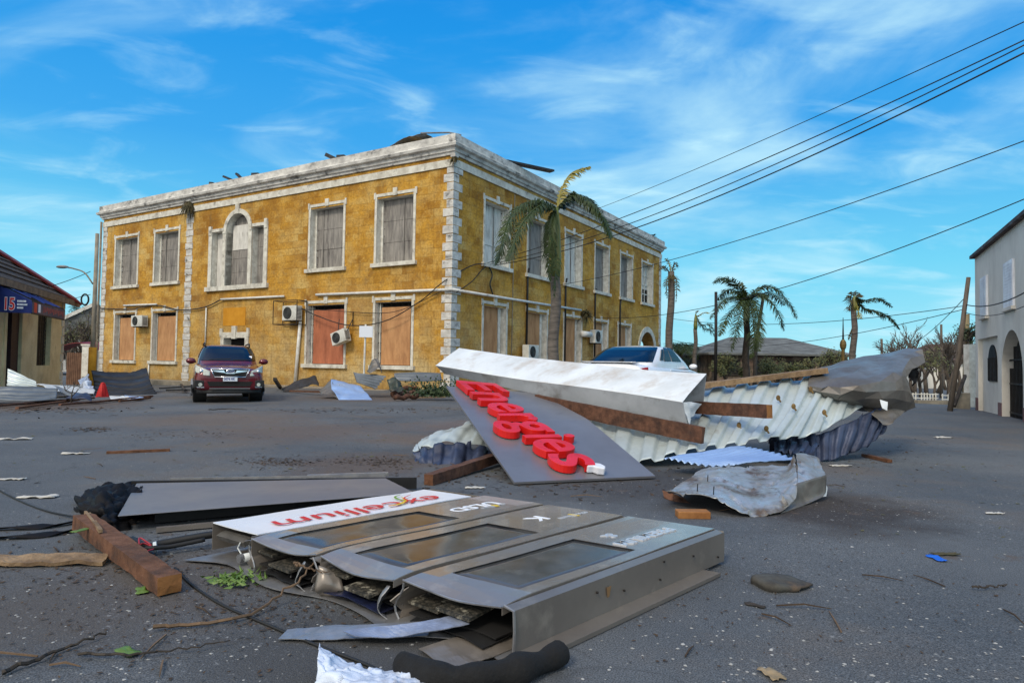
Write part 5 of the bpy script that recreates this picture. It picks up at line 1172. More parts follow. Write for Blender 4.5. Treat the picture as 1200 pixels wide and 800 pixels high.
# ------------------------------------------------------------------ the fallen fuel price sign in the foreground
M_TAUPE = mat('taupe_sign_metal', lin((.53, .50, .465)), lin((.47, .44, .41)), scale=2.5, rough=.32, rv=.07, metal=.35, bump=.05, bscale=9, c3=lin((.62, .585, .54)), s3=5, lo3=.56, hi3=.8)
M_TAUPES = mat('glossy_sign_face', lin((.58, .55, .52)), lin((.52, .49, .465)), scale=1.6, rough=.17, rv=.09, coat=.3, metal=.30, bump=.03, bscale=5, c3=lin((.66, .63, .59)), s3=7, lo3=.55, hi3=.78)
M_SGLASS = mat('dusty_display_glass', lin((.25, .245, .24)), lin((.33, .32, .31)), scale=3, rough=.13, rv=.08, bump=.012, bscale=4, spec=.6, c3=lin((.42, .41, .39)), s3=5, lo3=.52, hi3=.75)
M_SWHITE = mat('white_sign_face', lin((.90, .92, .95)), lin((.85, .87, .90)), scale=2, rough=.25, bump=0, rv=.05, c3=lin((.72, .70, .66)), s3=4, lo3=.62, hi3=.8)
M_REDL = mat('red_print', lin((.80, .14, .10)), rough=.4, bump=0, rv=0)
M_YEL = mat('yellow_print', lin((.86, .72, .10)), rough=.4, bump=0, rv=0)
M_GRN = mat('green_print', lin((.42, .58, .14)), rough=.4, bump=0, rv=0)
M_BARE = mat('scraped_aluminium', lin((.66, .66, .66)), lin((.48, .48, .49)), scale=7, rough=.4, metal=.6, bump=.1)
M_PCB = mat('circuit_board', lin((.13, .13, .11)), lin((.30, .28, .24)), scale=70, rough=.7, lo=.45, hi=.6, bump=.4, bscale=90, c3=lin((.60, .58, .52)), s3=16, lo3=.58, hi3=.66)
M_GREYP = mat('grey_panel', lin((.47, .47, .485)), lin((.43, .43, .45)), scale=1.5, rough=.35, rv=.06, metal=.2, bump=.02, bscale=8, c3=lin((.40, .39, .39)), s3=4, lo3=.6, hi3=.8)
M_CUT0 = mat('rust_streak', lin((.50, .38, .24)), rough=.8, bump=0)
M_TUBE = mat('lamp_tube_white', lin((.80, .82, .82)), rough=.3, bump=0, rv=0)
N0, N1, F0, F1 = Vector((.02, 2.53, 0)), Vector((1.22, 3.77, 0)), Vector((-1.72, 3.74, 0)), Vector((-.58, 4.88, 0))
def TP(u, v, z): return N0.lerp(N1, u).lerp(F0.lerp(F1, u), v) + Vector((0, 0, z + gz(0)))
ST = thing('price_sign', 'toppled taupe fuel price sign with three display rows and white header, lying flat', 'sign', tuple(TP(.5, .5, 0)), world=True)
TOP = .195
# right side panel: a folded tray with a top lip
q = MB(); q.grid(lambda u, v: TP(-.0 + 1.0 * u, -.002, .02 + (TOP - .035) * v), 20, 3, .004)
sp = q.build('side_panel', M_TAUPE, ST)
q = MB(); q.grid(lambda u, v: TP(u, -.002 + .022 * v, TOP - .014 + .004 * v * 2), 20, 2, .004); q.build('panel_lip', M_TAUPE, sp)
q = MB(); q.tube([TP(0, -.002, .02), TP(0, -.004, .1), TP(0, -.002, TOP - .015), TP(0.0, .02, TOP - .004)], .006, 5); q.build('raw_edge', M_BARE, sp)
for u_, z_ in ((.42, .09), (.6, .07), (.79, .12), (.95, .06), (.62, .15), (.3, .13)): MB().ball(TP(u_, -.005, z_), (.006, .006, .006), 6, 4).build('screw', M_IRON, sp)
q = sheet([[TP(.34, -.0045, .135), TP(.36, -.0045, .135)], [TP(.345, -.0045, .09), TP(.352, -.0045, .09)]], 3, 5, thick=.001); q.build('rust_mark', M_CUT0, sp)
q = MB(); q.hexa([TP(-.12, -.045, .004), TP(.86, -.045, .004), TP(.86, .0, .004), TP(-.12, .0, .004), TP(-.12, -.045, .022), TP(.86, -.045, .022), TP(.86, .0, .022), TP(-.12, .0, .022)]); q.build('base_rail', M_TAUPE, ST)
vb = [(.025, .272), (.29, .537), (.555, .775)]     # the three display rows, across the sign
def row(i, v0, v1, bend, sag_, tilt):
    ua0 = (.10, .065, .045)[i]
    def f(u, v):
        e = max(0.0, (.10 - u) / .10); vv = v0 + (v1 - v0) * v
        return TP(u + bend * (v - .5) * (1 - u) * .2, vv, TOP + tilt * (1 - u) * v - sag_ * e * e * (.35 + .9 * math.sin(math.pi * min(1, v * 1.0)) * .7) + .006 * noise.noise(Vector((u * 3, v * 2, i * 3))))
    # frame with a display opening
    ua, ub, va, vb_ = ua0, .60, .13, .80
    q = MB(); us = [0, ua * .3, ua * .6, ua] + [ua + (ub - ua) * k / 8 for k in range(1, 9)] + [.7, .8, .9, 1.0]; vs_ = [0, va * .5, va, (va + vb_) / 2, vb_, .9, 1.0]
    for a, b in zip(us, us[1:]):
        for c, d in zip(vs_, vs_[1:]):
            if a >= ua - 1e-6 and b <= ub + 1e-6 and c >= va - 1e-6 and d <= vb_ + 1e-6: continue
            sk = lambda uu, vv: uu + (.11 * vv if .09 < uu < .65 else .11 * vv * (1 if .65 > uu > .09 else 0))
            q.add([f(a, c), f(b, c), f(b, d), f(a, d)] + [f(x_, y_) - Vector((0, 0, .005)) for x_, y_ in ((a, c), (b, c), (b, d), (a, d))], [(0, 1, 2, 3), (7, 6, 5, 4), (0, 4, 5, 1), (1, 5, 6, 2), (2, 6, 7, 3), (3, 7, 4, 0)])
    ro = q.build('display_row', M_TAUPES, ST)
    q = MB(); q.grid(lambda u, v: f(ua - .004 + (ub - ua + .008) * u, va - .006 + (vb_ - va + .012) * v) - Vector((0, 0, .0055)), 14, 8, .004); q.build('display_glass', M_SGLASS, ro, smooth=True)
    q = MB()
    for a, b in (((ua, va), (ub, va)), ((ub, va), (ub, vb_)), ((ub, vb_), (ua, vb_)), ((ua, vb_), (ua, va))): q.tube([f(a[0] + (b[0] - a[0]) * k / 8, a[1] + (b[1] - a[1]) * k / 8) - Vector((0, 0, .0022)) for k in range(9)], .0025, 4)
    q.build('gasket', M_PLAST, ro)
    # folded side flanges of the row
    q = MB(); q.grid(lambda u, v: f(u, 0.0) + Vector((0, 0, -.001 - .03 * v)), 18, 1, .003); q.grid(lambda u, v: f(u, 1.0) + Vector((0, 0, -.001 - .03 * v)), 18, 1, .003); q.build('flange', M_TAUPE, ro)
    q = MB(); q.tube([f(0, k / 10) for k in range(11)], .0045, 5); q.build('torn_edge', M_BARE, ro)
    return ro, f
rows_ = [row(0, vb[0][0], vb[0][1], .0, .035, .0), row(1, vb[1][0], vb[1][1], .1, .05, .004), row(2, vb[2][0], vb[2][1], -.1, .04, .006)]
# deep partitions between rows
for i, v_ in enumerate((.281, .546, .785)):
    q = MB(); q.grid(lambda u, v: TP(.0 + 1.0 * u + .02 * math.sin(9 * v + i) * (u < .02), v_ + .012 * math.sin(5 * v + i * 2) * max(0, 1 - u * 6), .012 + (TOP - .035) * v), 16, 6, .005); po = q.build('partition', M_TAUPE, ST)
    q = MB(); q.tube([TP(0, v_ + .012 * math.sin(5 * k / 6 + i * 2), .012 + (TOP - .035) * k / 6) for k in range(7)], .005, 5); q.build('raw_edge', M_BARE, po)
# crumpled tabs of torn metal standing at the broken end
for i, (v_, s_) in enumerate(((.30, 1), (.52, -1), (.565, 1))):
    q = sheet([[TP(-.015, v_ - .01, .01), TP(-.0, v_ + .02 * s_, .01), TP(.03, v_ + .045 * s_, .012)], [TP(-.03, v_ + .01 * s_, .06), TP(-.01, v_ + .03 * s_, .07), TP(.02, v_ + .05 * s_, .05)], [TP(-.01, v_, .15), TP(.0, v_ + .015 * s_, .14), TP(.03, v_ + .03 * s_, .11)]], 10, 12, crumple=.012, cs=14, thick=.003, seed=i)
    q.build('torn_tab', M_BARE if i != 1 else M_TAUPE, ST, smooth=True)
# inner shells, display circuit boards, dark backing
for i, (a, b) in enumerate(vb):
    q = MB(); q.grid(lambda u, v: TP(.01 + .97 * u, a + .02 + (b - a - .03) * v, .05 + .01 * math.sin(6 * v + i)), 8, 8, .006); bo = q.build('inner_tray', M_DARK, ST)
    for j in range(2):
        u0, v0, z0 = -.02 + .03 * j, a + .06 + .10 * j, .075 + .03 * (j if i else 1 - j)
        q = MB(); q.hexa([TP(u0, v0, z0), TP(u0 + .15, v0 + .01, z0 + .02), TP(u0 + .15, v0 + .085, z0 + .02), TP(u0 + .01, v0 + .09, z0)] + [TP(u0, v0, z0 + .012), TP(u0 + .15, v0 + .01, z0 + .032), TP(u0 + .15, v0 + .085, z0 + .032), TP(u0 + .01, v0 + .09, z0 + .012)]); pc = q.build('circuit_board', M_PCB, ST)
    q = sheet([[TP(-.03, a + .02, .03), TP(-.02, (a + b) / 2, .045), TP(-.01, b - .03, .03)], [TP(.2, a + .02, .05), TP(.2, (a + b) / 2, .06), TP(.2, b - .03, .05)]], 12, 8, crumple=.012, cs=8, thick=.004, seed=i + 5); q.build('bent_liner', M_PLAST if i != 1 else mat('dull_blue_film', lin((.14, .17, .30)), lin((.08, .09, .14)), scale=8, rough=.35), ST)
q = MB(); q.tube([TP(.0, .35, .03), TP(.05, .40, .05), TP(.02, .47, .02), TP(.06, .5, .06)], .006, 5); q.tube([TP(-.01, .62, .05), TP(.04, .66, .09), TP(.0, .72, .05)], .006, 5); q.build('wiring', M_CABLE, ST, smooth=True)
# bottom skin with a bent, torn left edge
q = sheet([[TP(-.04 + .03 * math.sin(k * 2.1), -.02 + 1.02 * k / 8, .006 + .012 * (k % 2)) for k in range(9)], [TP(.2, -.02 + 1.02 * k / 8, .008) for k in range(9)], [TP(.9, -.0 + 1.0 * k / 8, .008) for k in range(9)]], 32, 10, thick=.004); q.build('bottom_skin', M_BARE, ST)
q = MB(); q.grid(lambda u, v: TP(1.0, 0.0 + 1.0 * u, .012 + (TOP - .02) * v), 10, 2, .004); q.build('end_panel', M_TAUPE, ST)
# white header box with its lettering
HV0, HV1, HZ = .80, 1.0, TOP - .004
q = MB(); q.grid(lambda u, v: TP(.03 + .93 * u, HV0 + (HV1 - HV0) * v, HZ + .006 * noise.noise(Vector((u * 4, v, 2)))), 20, 4, .006); hd = q.build('header_face', M_SWHITE, ST)
q = MB(); q.grid(lambda u, v: TP(.0 + .98 * u, HV0 - .0115 + .0 * v, HZ + .001 - .17 * v), 16, 2, .006); q.build('header_side', M_TAUPE, ST)
q = MB(); q.grid(lambda u, v: TP(.03 + .90 * u, HV1 + .002, HZ - .005 - .15 * v), 16, 2, .005); q.build('header_side', M_TAUPE, ST)
q = MB(); q.grid(lambda u, v: TP(.02 + .10 * u, HV0 + .05 + .12 * v, .13 + .02 * math.sin(5 * u)), 6, 6, .03); q.build('insulation_block', mat('dirty_foam', lin((.34, .33, .31)), lin((.25, .24, .23)), scale=9, rough=.9, bump=.4), ST)
q = MB(); q.tube([TP(.01, .84, .055), TP(.12, .85, .055)], .022, 12); fl = q.build('lamp_tube', M_TUBE, ST, smooth=True)
q = MB(); q.tube([TP(.0, .84, .055), TP(.014, .841, .055)], .0235, 12); q.build('tube_cap', M_BARE, fl)
q = MB(); q.tube([TP(.02, .86, .13), TP(.015, .865, .1), TP(.02, .85, .06)], .004, 5); q.build('wiring', M_TUBE, ST)
eu = (F0 - F1).normalized(); ev_ = (N0 - F0).normalized()          # the lettering reads from the far right end
def lay(i, name, s, u, v, z, m, parent, **k):
    q = MB(); put_text(q, s, TP(u, v, z), eu, ev_, (0, 0, 1), **k); return q.build(name, m, parent)
lay(0, 'lettering', 'e', .865, .885, HZ + .010, M_REDL, hd, size=.235, shear=.12, extrude=.0008, sx=1.3)
lay(0, 'lettering', 'x', .775, .885, HZ + .0095, M_REDL, hd, size=.235, shear=.12, extrude=.0008, sx=1.2)
lay(0, 'lettering', 'cellium', .675, .885, HZ + .010, M_REDL, hd, size=.235, shear=.12, extrude=.0008, sx=1.32)
def ribbon(pts, w, m):
    P = curve_pts(pts, 24); q = MB()
    def f(u, v):
        p = P[int(round(u * 24))]; d = (P[min(24, int(round(u * 24)) + 1)] - P[max(0, int(round(u * 24)) - 1)]).normalized(); s = d.cross(Vector((0, 0, 1))); return p + s * (v - .5) * w * math.sin(math.pi * (.06 + .9 * u))
    q.grid(f, 24, 1, .0015); return q.build('swoosh', m, hd)
ribbon([TP(.58, .835, HZ + .011), TP(.64, .84, HZ + .011), TP(.70, .87, HZ + .011), TP(.745, .925, HZ + .011)], .022, M_YEL)
ribbon([TP(.69, .86, HZ + .0125), TP(.70, .90, HZ + .0125), TP(.725, .935, HZ + .0125), TP(.78, .955, HZ + .0125)], .016, M_GRN)
ribbon([TP(.66, .84, HZ + .0135), TP(.70, .86, HZ + .0135), TP(.73, .90, HZ + .0135), TP(.80, .93, HZ + .0135)], .013, M_REDL)
M_STEEL = mat('silver_lettering', lin((.80, .82, .85)), rough=.25, bump=0, rv=0, metal=.4)
for i in range(3):
    q = MB(); f = rows_[i][1]
    for _ in range(16):
        u0, v0 = random.uniform(.02, .95), random.uniform(.02, .98)
        if .08 < u0 < .62 and .1 < v0 < .84: continue
        a_ = random.uniform(-.5, .5); L_ = random.uniform(.02, .09); w_ = random.uniform(.002, .004)
        u1, v1 = min(.99, u0 + L_ * math.cos(a_)), max(0.01, min(.99, v0 + 3 * L_ * math.sin(a_)))
        p0, p1 = f(u0, v0) + Vector((0, 0, .0007)), f(u1, v1) + Vector((0, 0, .0007)); s_ = (p1 - p0).cross(Vector((0, 0, 1))).normalized() * w_ * .4
        k = len(q.v); q.v += [p0, p0.lerp(p1, .4) + s_, p1, p0.lerp(p1, .4) - s_]; q.f.append((k, k + 1, k + 2, k + 3))
    q.build('scratch_mark', M_BARE, rows_[i][0])['kind'] = 'stuff'
def zrow(i, u, vloc): return rows_[i][1](u, vloc).z - TP(0, 0, 0).z + .0015
def rv_(i, vl): return vb[i][0] + (vb[i][1] - vb[i][0]) * vl
lay(0, 'lettering', 'ULSD', .90, rv_(2, .58), zrow(2, .8, .58), M_LETW, rows_[2][0], size=.14, extrude=.001, offset=.002, sx=1.15)
lay(0, 'lettering', 'excellium', .90, rv_(2, .36), zrow(2, .8, .36), M_STEEL, rows_[2][0], size=.055, extrude=.001, shear=.12)
q = MB(); q.prism([TP(.84 + a, rv_(2, .33) + b, zrow(2, .84, .33) + .0) for a, b in ((-.012, -.012), (.006, -.016), (.016, .004), (.0, .016))], (0, 0, .001)); q.build('mark', M_YEL, rows_[2][0])
lay(0, 'lettering', 'K', .80, rv_(1, .66), zrow(1, .8, .66), M_LETW, rows_[1][0], size=.15, extrude=.001, offset=.002, sx=1.2)
lay(0, 'lettering', 'excellium', .97, rv_(1, .42), zrow(1, .85, .42), M_STEEL, rows_[1][0], size=.07, extrude=.001, shear=.12)
q = MB(); q.prism([TP(.89 + a, rv_(1, .40) + b, zrow(1, .9, .40)) for a, b in ((-.014, -.014), (.008, -.02), (.018, .005), (.0, .018))], (0, 0, .001)); q.build('mark', M_YEL, rows_[1][0])
lay(0, 'lettering', 'PREMIUM', .90, rv_(0, .38), zrow(0, .8, .38), M_STEEL, rows_[0][0], size=.105, extrude=.004, offset=.002, sx=1.15)
lay(0, 'lettering', '&', .72, rv_(0, .66), zrow(0, .72, .66), M_STEEL, rows_[0][0], size=.10, extrude=.004, offset=.002, sx=1.2)
# loose long flange strips lying at the broken end
q = sheet([[TP(-.26, .36, .012), TP(-.20, .30, .014), TP(-.05, .16, .03)], [TP(-.22, .38, .02), TP(-.15, .33, .028), TP(-.0, .19, .05)]], 24, 6, crumple=.006, cs=14, thick=.003, seed=4)
tag(q.build('bent_flange', M_BARE), 'bent bare aluminium flange poking out of the broken end of the sign', 'metal strip')
q = sheet([[TP(-.13, .05, .012), TP(-.06, .02, .02), TP(.08, .02, .02)], [TP(-.10, .14, .016), TP(-.04, .12, .03), TP(.1, .1, .03)]], 18, 6, crumple=.006, cs=12, thick=.003, seed=8)
tag(q.build('bent_flange', M_TAUPE), 'grey bent strip under the near corner of the sign', 'metal strip')
q = sheet([[D(402, 740, 2.66), D(440, 735, 2.68), D(490, 729, 2.68), D(530, 722, 2.7)], [D(416, 746, 2.62), D(455, 747, 2.62), D(500, 741, 2.62), D(550, 731, 2.62)]], 26, 6, crumple=.004, cs=14, thick=.004, seed=12)
pf = tag(q.build('perforated_strip', mat('pale_blue_metal', lin((.62, .66, .74)), lin((.50, .53, .60)), scale=12, rough=.35, metal=.4)), 'pale perforated metal strip sliding out from under the sign', 'metal strip')
# grey back panel of the same wreck
a, b, c, d = G(160, 566, .10), G(452, 560, .12), G(486, 577, .12), G(138, 604, .11)
BP = thing('grey_sign_panel', 'flat grey sign panel lying behind the white lettered header', 'sign panel', tuple((a + b + c + d) / 4 - Vector((0, 0, .11))), world=True)
up = Vector((0, 0, .006)); q = MB(); q.hexa([p - up for p in (d, c, b, a)] + [p for p in (d, c, b, a)]); q.build('panel', M_GREYP, BP, bevel=.004)
q = MB()
for p, r in ((d, c), (a, b)): q.bar(p + Vector((.12, .22 if p is d else -.12, -.055)), r + Vector((-.1, .22 if p is d else -.12, -.055)), .03, .08)
MB().bar(d + Vector((.25, .0, -.085)), c + Vector((0, -.03, -.095)), .035, .03).build('bottom_rail', M_TAUPE, BP); q.bar(a + Vector((-.1, .1, -.05)), b + Vector((.25, .12, -.06)), .02, .1)
q.build('frame', M_PLAST, BP)
q = MB(); q.bar(G(360, 558, .11), G(455, 555, .12), .05, .03); q.bar(G(200, 561, .10), G(452, 557, .12), .015, .02); q.build('edge_rail', M_BARE, BP)
M_BLKPL = mat('black_plastic_sheeting', lin((.035, .035, .045)), lin((.075, .07, .08)), scale=6, rough=.65, spec=.2, bump=.4, bscale=9)
q = sheet([[G(92, 612), G(88, 590, .02), G(105, 572, .08), G(150, 564, .10)], [G(112, 618), G(112, 596, .12), G(125, 580, .16), G(160, 567, .11)], [G(138, 624), G(132, 604, .10), G(142, 588, .12), G(166, 570, .10)], [G(160, 618), G(160, 606, .03), G(155, 600, .06), G(166, 585, .08)]], 40, 40, crumple=.03, cs=11, thick=.003, crease=.06, seed=3)
q.grid(lambda u, v: G(138 + 70 * u, 611 - 3 * u) + Vector((.0, .25 * v, .03 + .03 * math.sin(14 * u) + .02 * v)), 24, 6, .003)
tag(q.build('black_sheeting', M_BLKPL, smooth=True), 'crumpled black plastic sheeting around the left end of the grey panel', 'plastic sheet')
for k, (pts, lab) in enumerate((([(95, 612), (60, 618), (30, 620), (-20, 622)], 'flattened black strap running left from the black sheeting'), ([(92, 622), (60, 628), (20, 631), (-20, 632)], 'lower black strap running left from the black sheeting'))):
    P = curve_pts([G(*p) for p in pts], 20); q = MB(); q.grid(lambda u, v: P[int(round(u * 20))] + Vector((0, (v - .5) * (.10 - .05 * u), .012 + .01 * math.sin(9 * u + k + 3 * v))), 20, 3, .004); tag(q.build('black_strap', M_BLKPL, smooth=True), lab, 'strap')
q = MB(); q.tube(curve_pts([G(155, 632, .03), G(172, 640, .04), G(192, 636, .05), G(236, 628, .07), G(275, 622, .08)], 24), .022, 8)
q.tube(curve_pts([G(165, 645, .02), G(176, 642, .05), G(200, 640, .045), G(240, 632, .06)], 24), .014, 6)
cb_ = thing('cable_bundle', 'black cable bundle with white tie leading to the broken header', 'cable', tuple(G(195, 640)), world=True); q.build('cable', M_CABLE, cb_, smooth=True)
q = MB(); q.tube(curve_pts([G(178, 640, .055), G(168, 636, .06), G(160, 640, .04), G(150, 632, .06)], 12), .005, 5); q.tube(curve_pts([G(180, 643, .05), G(170, 646, .05), G(163, 648, .02)], 12), .005, 5); q.tube(curve_pts([G(177, 638, .06), G(164, 630, .09), G(163, 638, .07)], 12), .005, 5); q.build('red_wire', mat('pinkish_red_wire', lin((.62, .16, .20)), rough=.5, bump=0), cb_, smooth=True)
q = MB(); q.tube([G(180, 641, .045), G(184, 640, .048)], .03, 10); q.build('cable_tie', M_TUBE, cb_)
tag(MB().tube(curve_pts([G(-30, 556, .01), G(10, 580, .006), G(50, 597, .006), G(92, 606, .02)], 24), .007, 6).build('ground_cable', M_CABLE, smooth=True), 'thin black cable curving in from the left edge to the black sheeting', 'cable')
tag(MB().tube(curve_pts([G(205, 665, .008), G(225, 685, .007), G(260, 708, .007), G(310, 730, .007), G(375, 757, .007), G(440, 783, .007), G(480, 812, .007)], 50), .0065, 6).build('ground_cable', M_CABLE, smooth=True), 'long thin black cable lying diagonally across the asphalt to the bottom edge', 'cable')

# ------------------------------------------------------------------ loose timber near the sign
def timber_mat(nm, a, b, c): return mat(nm, lin(a), lin(b), scale=2.2, rough=.85, stretch=(6, 6, 6), c3=lin(c), s3=.8, lo3=.5, hi3=.7, bump=.4, bscale=14)
M_TIMB = timber_mat('wet_brown_timber', (.44, .29, .19), (.33, .205, .125), (.22, .14, .095))
M_TIMR = timber_mat('reddish_timber', (.40, .26, .18), (.27, .17, .12), (.18, .115, .085))
M_TIMP = timber_mat('pale_split_timber', (.58, .48, .36), (.46, .37, .27), (.36, .28, .2))
M_CUT = mat('fresh_cut_end', lin((.62, .42, .22)), lin((.50, .32, .16)), scale=9, rough=.8, bump=.2)
def timber(label, p0, p1, wd, h, m, endm=None, end=1, name='timber', lift=True, chip=.006, cat='timber'):
    p0, p1 = Vector(p0), Vector(p1); t = thing(name, label, cat, tuple((p0 + p1) / 2 - Vector((0, 0, h / 2))), world=True)
    d = (p1 - p0); L = d.length; u = d.normalized(); s = u.cross(Vector((0, 0, 1))).normalized(); n = s.cross(u)
    rs = random.Random(hash(label) % 1000 if False else len(label)); sd_ = len(label)
    def f(a, v):
        ang = 2 * math.pi * a + math.pi / 4; cx_ = max(-1, min(1, 1.42 * math.cos(ang))); cz_ = max(-1, min(1, 1.42 * math.sin(ang)))
        P = p0 + u * (L * v) + s * (cx_ * wd / 2) + n * (cz_ * h / 2)
        return P + (s * cx_ + n * cz_) * .006 * noise.noise(P * 9 + Vector((sd_, 0, 0))) + u * chip * noise.noise(Vector((a * 6, v * 2, sd_))) * (1 if v in (0, 1) else 0)
    q = MB(); q.grid(f, 24, 24); q.build('beam', m, t)
    for e in (0, 1):
        q = MB(); ring = [f(k / 24, e) for k in range(24)]; c = sum(ring, Vector()) / 24 + u * (.004 if e else -.004); q.add(ring + [c], [(k, (k + 1) % 24, 24) for k in range(24)]); q.build('cut_end', endm or m, t)
    return t
timber('short thick brown timber with a fresh orange cut end, lying near the camera', G(97, 610, .085), G(199, 685, .05), .105, .085, M_TIMB, M_CUT)
q = sheet([[G(-40, 652, .02), G(30, 653, .025), G(90, 651, .025), G(128, 653, .02)], [G(-40, 662, .015), G(30, 663, .01), G(90, 661, .012), G(120, 662, .01)]], 40, 6, crumple=.01, cs=12, thick=.02, seed=9)
tag(q.build('split_board', M_TIMP), 'pale splintered board reaching in from the left edge', 'plank')
q = MB(); q.bar(G(104, 602, .10), G(118, 622, .13), .02, .02); q.bar(G(100, 600, .12), G(112, 615, .12), .015, .02); tag(q.build('splinter', M_TIMP), 'pale splinter leaning on the thick brown timber', 'splinter')

# ------------------------------------------------------------------ black foam hose and white plastic bag at the bottom edge
P = curve_pts([G(470, 775, .04), G(515, 790, .05), G(565, 788, .055), G(610, 780, .055), G(645, 768, .05), G(656, 762, .05)], 40)
q = MB(); q.tube([p + Vector((0, 0, -.008 + .008 * noise.noise(p * 14))) for p in P], [.047 + .016 * noise.noise(p * 12) for p in P], 14); tag(q.build('foam_pipe', mat('black_foam', lin((.035, .035, .038)), lin((.07, .067, .067)), scale=20, rough=.95, bump=.4, bscale=60), smooth=True), 'short curved piece of black foam pipe beside the near corner of the sign', 'pipe')
M_BAG = mat('white_plastic_bag', lin((.82, .86, .92)), lin((.70, .74, .82)), scale=3, rough=.4, bump=.5, bscale=9, c3=lin((.42, .36, .29)), s3=6, lo3=.55, hi3=.72)
q = sheet([[G(362, 812, .0), G(370, 795, .04), G(372, 775, .08), G(374, 754, .09)], [G(395, 815, .02), G(394, 798, .05), G(386, 783, .07), G(381, 760, .08)], [G(445, 818, .02), G(440, 802, .06), G(436, 790, .05), G(430, 782, .02)], [G(498, 815, .02), G(494, 803, .045), G(490, 793, .04), G(480, 781, .012)], [G(540, 809, .0), G(536, 803, .02), G(530, 797, .02), G(518, 790, .0)]], 110, 80, crumple=.010, cs=13, thick=.0015, ridge=.010, rk=14, seed=6)
tag(q.build('plastic_bag', M_BAG, smooth=True), 'crumpled dirty white plastic bag at the bottom edge of the road', 'bag')

# ------------------------------------------------------------------ the tilted sign panel with big red letters
B_ = Vector((.04, 6.07, gz(0) + .012)); bc = Vector((.9487, .3162, 0)).normalized(); hh_ = Vector((-bc.y, bc.x, 0)); ph = R(15); PW, PL = 1.47, 2.98
def PAN(s, t, z=0.0):
    """s up the slope from the lower edge, t across, z off the face; the upper right corner droops"""
    w_ = hh_ * math.cos(ph) + Vector((0, 0, 1)) * math.sin(ph); n = bc.cross(w_).normalized()
    e = max(0, s / PL - .55) * (t / PW); return B_ + w_ * s + bc * (t * (1 - .0)) + n * z + Vector((-.30 * e, 0, -.22 * e))
EN = thing('lettered_sign_panel', 'tilted grey sign panel with big raised red letters, leaning on the wreckage', 'sign panel', tuple(PAN(.1, PW / 2)), world=True)
q = MB(); q.grid(lambda u, v: PAN(PL * u, PW * v), 24, 12, .022); q.build('panel', M_GREYP, EN)
M_REDB = mat('glossy_red_letter', lin((.86, .12, .10)), lin((.78, .09, .08)), scale=3, rough=.35, rv=.12, bump=.05, bscale=30, c3=lin((.62, .13, .11)), s3=7, lo3=.56, hi3=.72)
ld = Vector((-.993, .115)).normalized()
lx = {'E': (3.03, .60), 'n': (2.52, .52), 'e': (2.02, .50), 'r': (1.66, .36), 'g': (1.42, .52)}
def letter(ch, s0, wid, size=.86, base=None, off=.010):
    vs, fs = text_geo(ch, size=size, extrude=.036, offset=off, bevel=.0035, res=6); x0 = min(v.x for v in vs); x1 = max(v.x for v in vs); k = wid / (x1 - x0); tb = .16 + .115 * (3.03 - s0) if base is None else base
    q = MB(); q.add([PAN(s0 - (v.x - x0) * k, tb + .116 * (v.x - x0) * k + v.y, .03 + .042 + v.z) for v in vs], fs); return q.build('letter', M_REDB, EN)
for ch, s0, wid in (('E', 3.0, .43), ('n', 2.50, .38), ('e', 2.05, .37), ('r', 1.63, .24), ('g', 1.39, .37), ('i', .95, .10), ('e', .82, .35)): letter(ch, s0, wid)
letter('s', .42, .31)
sv = [(.16, .80), (.20, .88), (.17, .96), (.10, .985), (.045, .95), (.07, .89), (.11, .86), (.115, .80)]
q = MB(); q.prism([PAN(s, t - .02, .028) for s, t in sv], PAN(0, 0, .075) - PAN(0, 0, 0)); q.build('broken_letter_tip', mat('milky_acrylic', lin((.86, .87, .90)), rough=.3, bump=0, rv=0), EN, bevel=.012)

# ------------------------------------------------------------------ the heap of torn roofing
M_WMET = mat('white_painted_metal', lin((.86, .88, .89)), lin((.77, .79, .80)), scale=1.8, rough=.42, rv=.12, bump=.05, bscale=20, c3=lin((.66, .60, .53)), s3=2.2, lo3=.52, hi3=.80, stretch=(1, 1.6, 1))
M_WROOF = mat('weathered_white_roofing', lin((.76, .80, .80)), lin((.64, .68, .68)), scale=1.6, rough=.45, metal=.25, bump=.05, c3=lin((.50, .47, .42)), s3=2.2, lo3=.6, hi3=.8)
M_WSHADE = mat('white_metal_shade_side', lin((.68, .70, .72)), lin((.58, .60, .62)), scale=2, rough=.5, bump=.05, c3=lin((.42, .40, .38)), s3=2.4)  # white fascia metal again, greyed to paint in the shade on its sides
M_BLUEM = mat('blue_backed_roofing', lin((.24, .29, .40)), lin((.15, .18, .27)), scale=2.2, rough=.5, metal=.2, c3=lin((.10, .12, .20)), s3=2.5, lo3=.5, hi3=.7)
M_PBLUE = mat('pale_blue_roofing', lin((.62, .73, .88)), lin((.52, .63, .80)), scale=2, rough=.4, metal=.3, bump=.04)
M_TAN = mat('crumpled_grey_zinc', lin((.52, .50, .475)), lin((.40, .385, .365)), scale=2.4, rough=.48, metal=.5, bump=.3, bscale=7, c3=lin((.31, .27, .235)), s3=2.2, lo3=.5, hi3=.72)
M_ZINC = mat('creased_dull_zinc', lin((.47, .455, .435)), lin((.37, .36, .345)), scale=2.6, rough=.42, metal=.35, bump=.12, bscale=9, c3=lin((.36, .32, .285)), s3=2.0, lo3=.52, hi3=.75)
M_MOTT = mat('mottled_old_zinc', lin((.70, .715, .73)), lin((.55, .54, .51)), scale=4.5, rough=.36, metal=.45, bump=.1, bscale=14, c3=lin((.42, .34, .26)), s3=3.4, lo3=.52, hi3=.64)
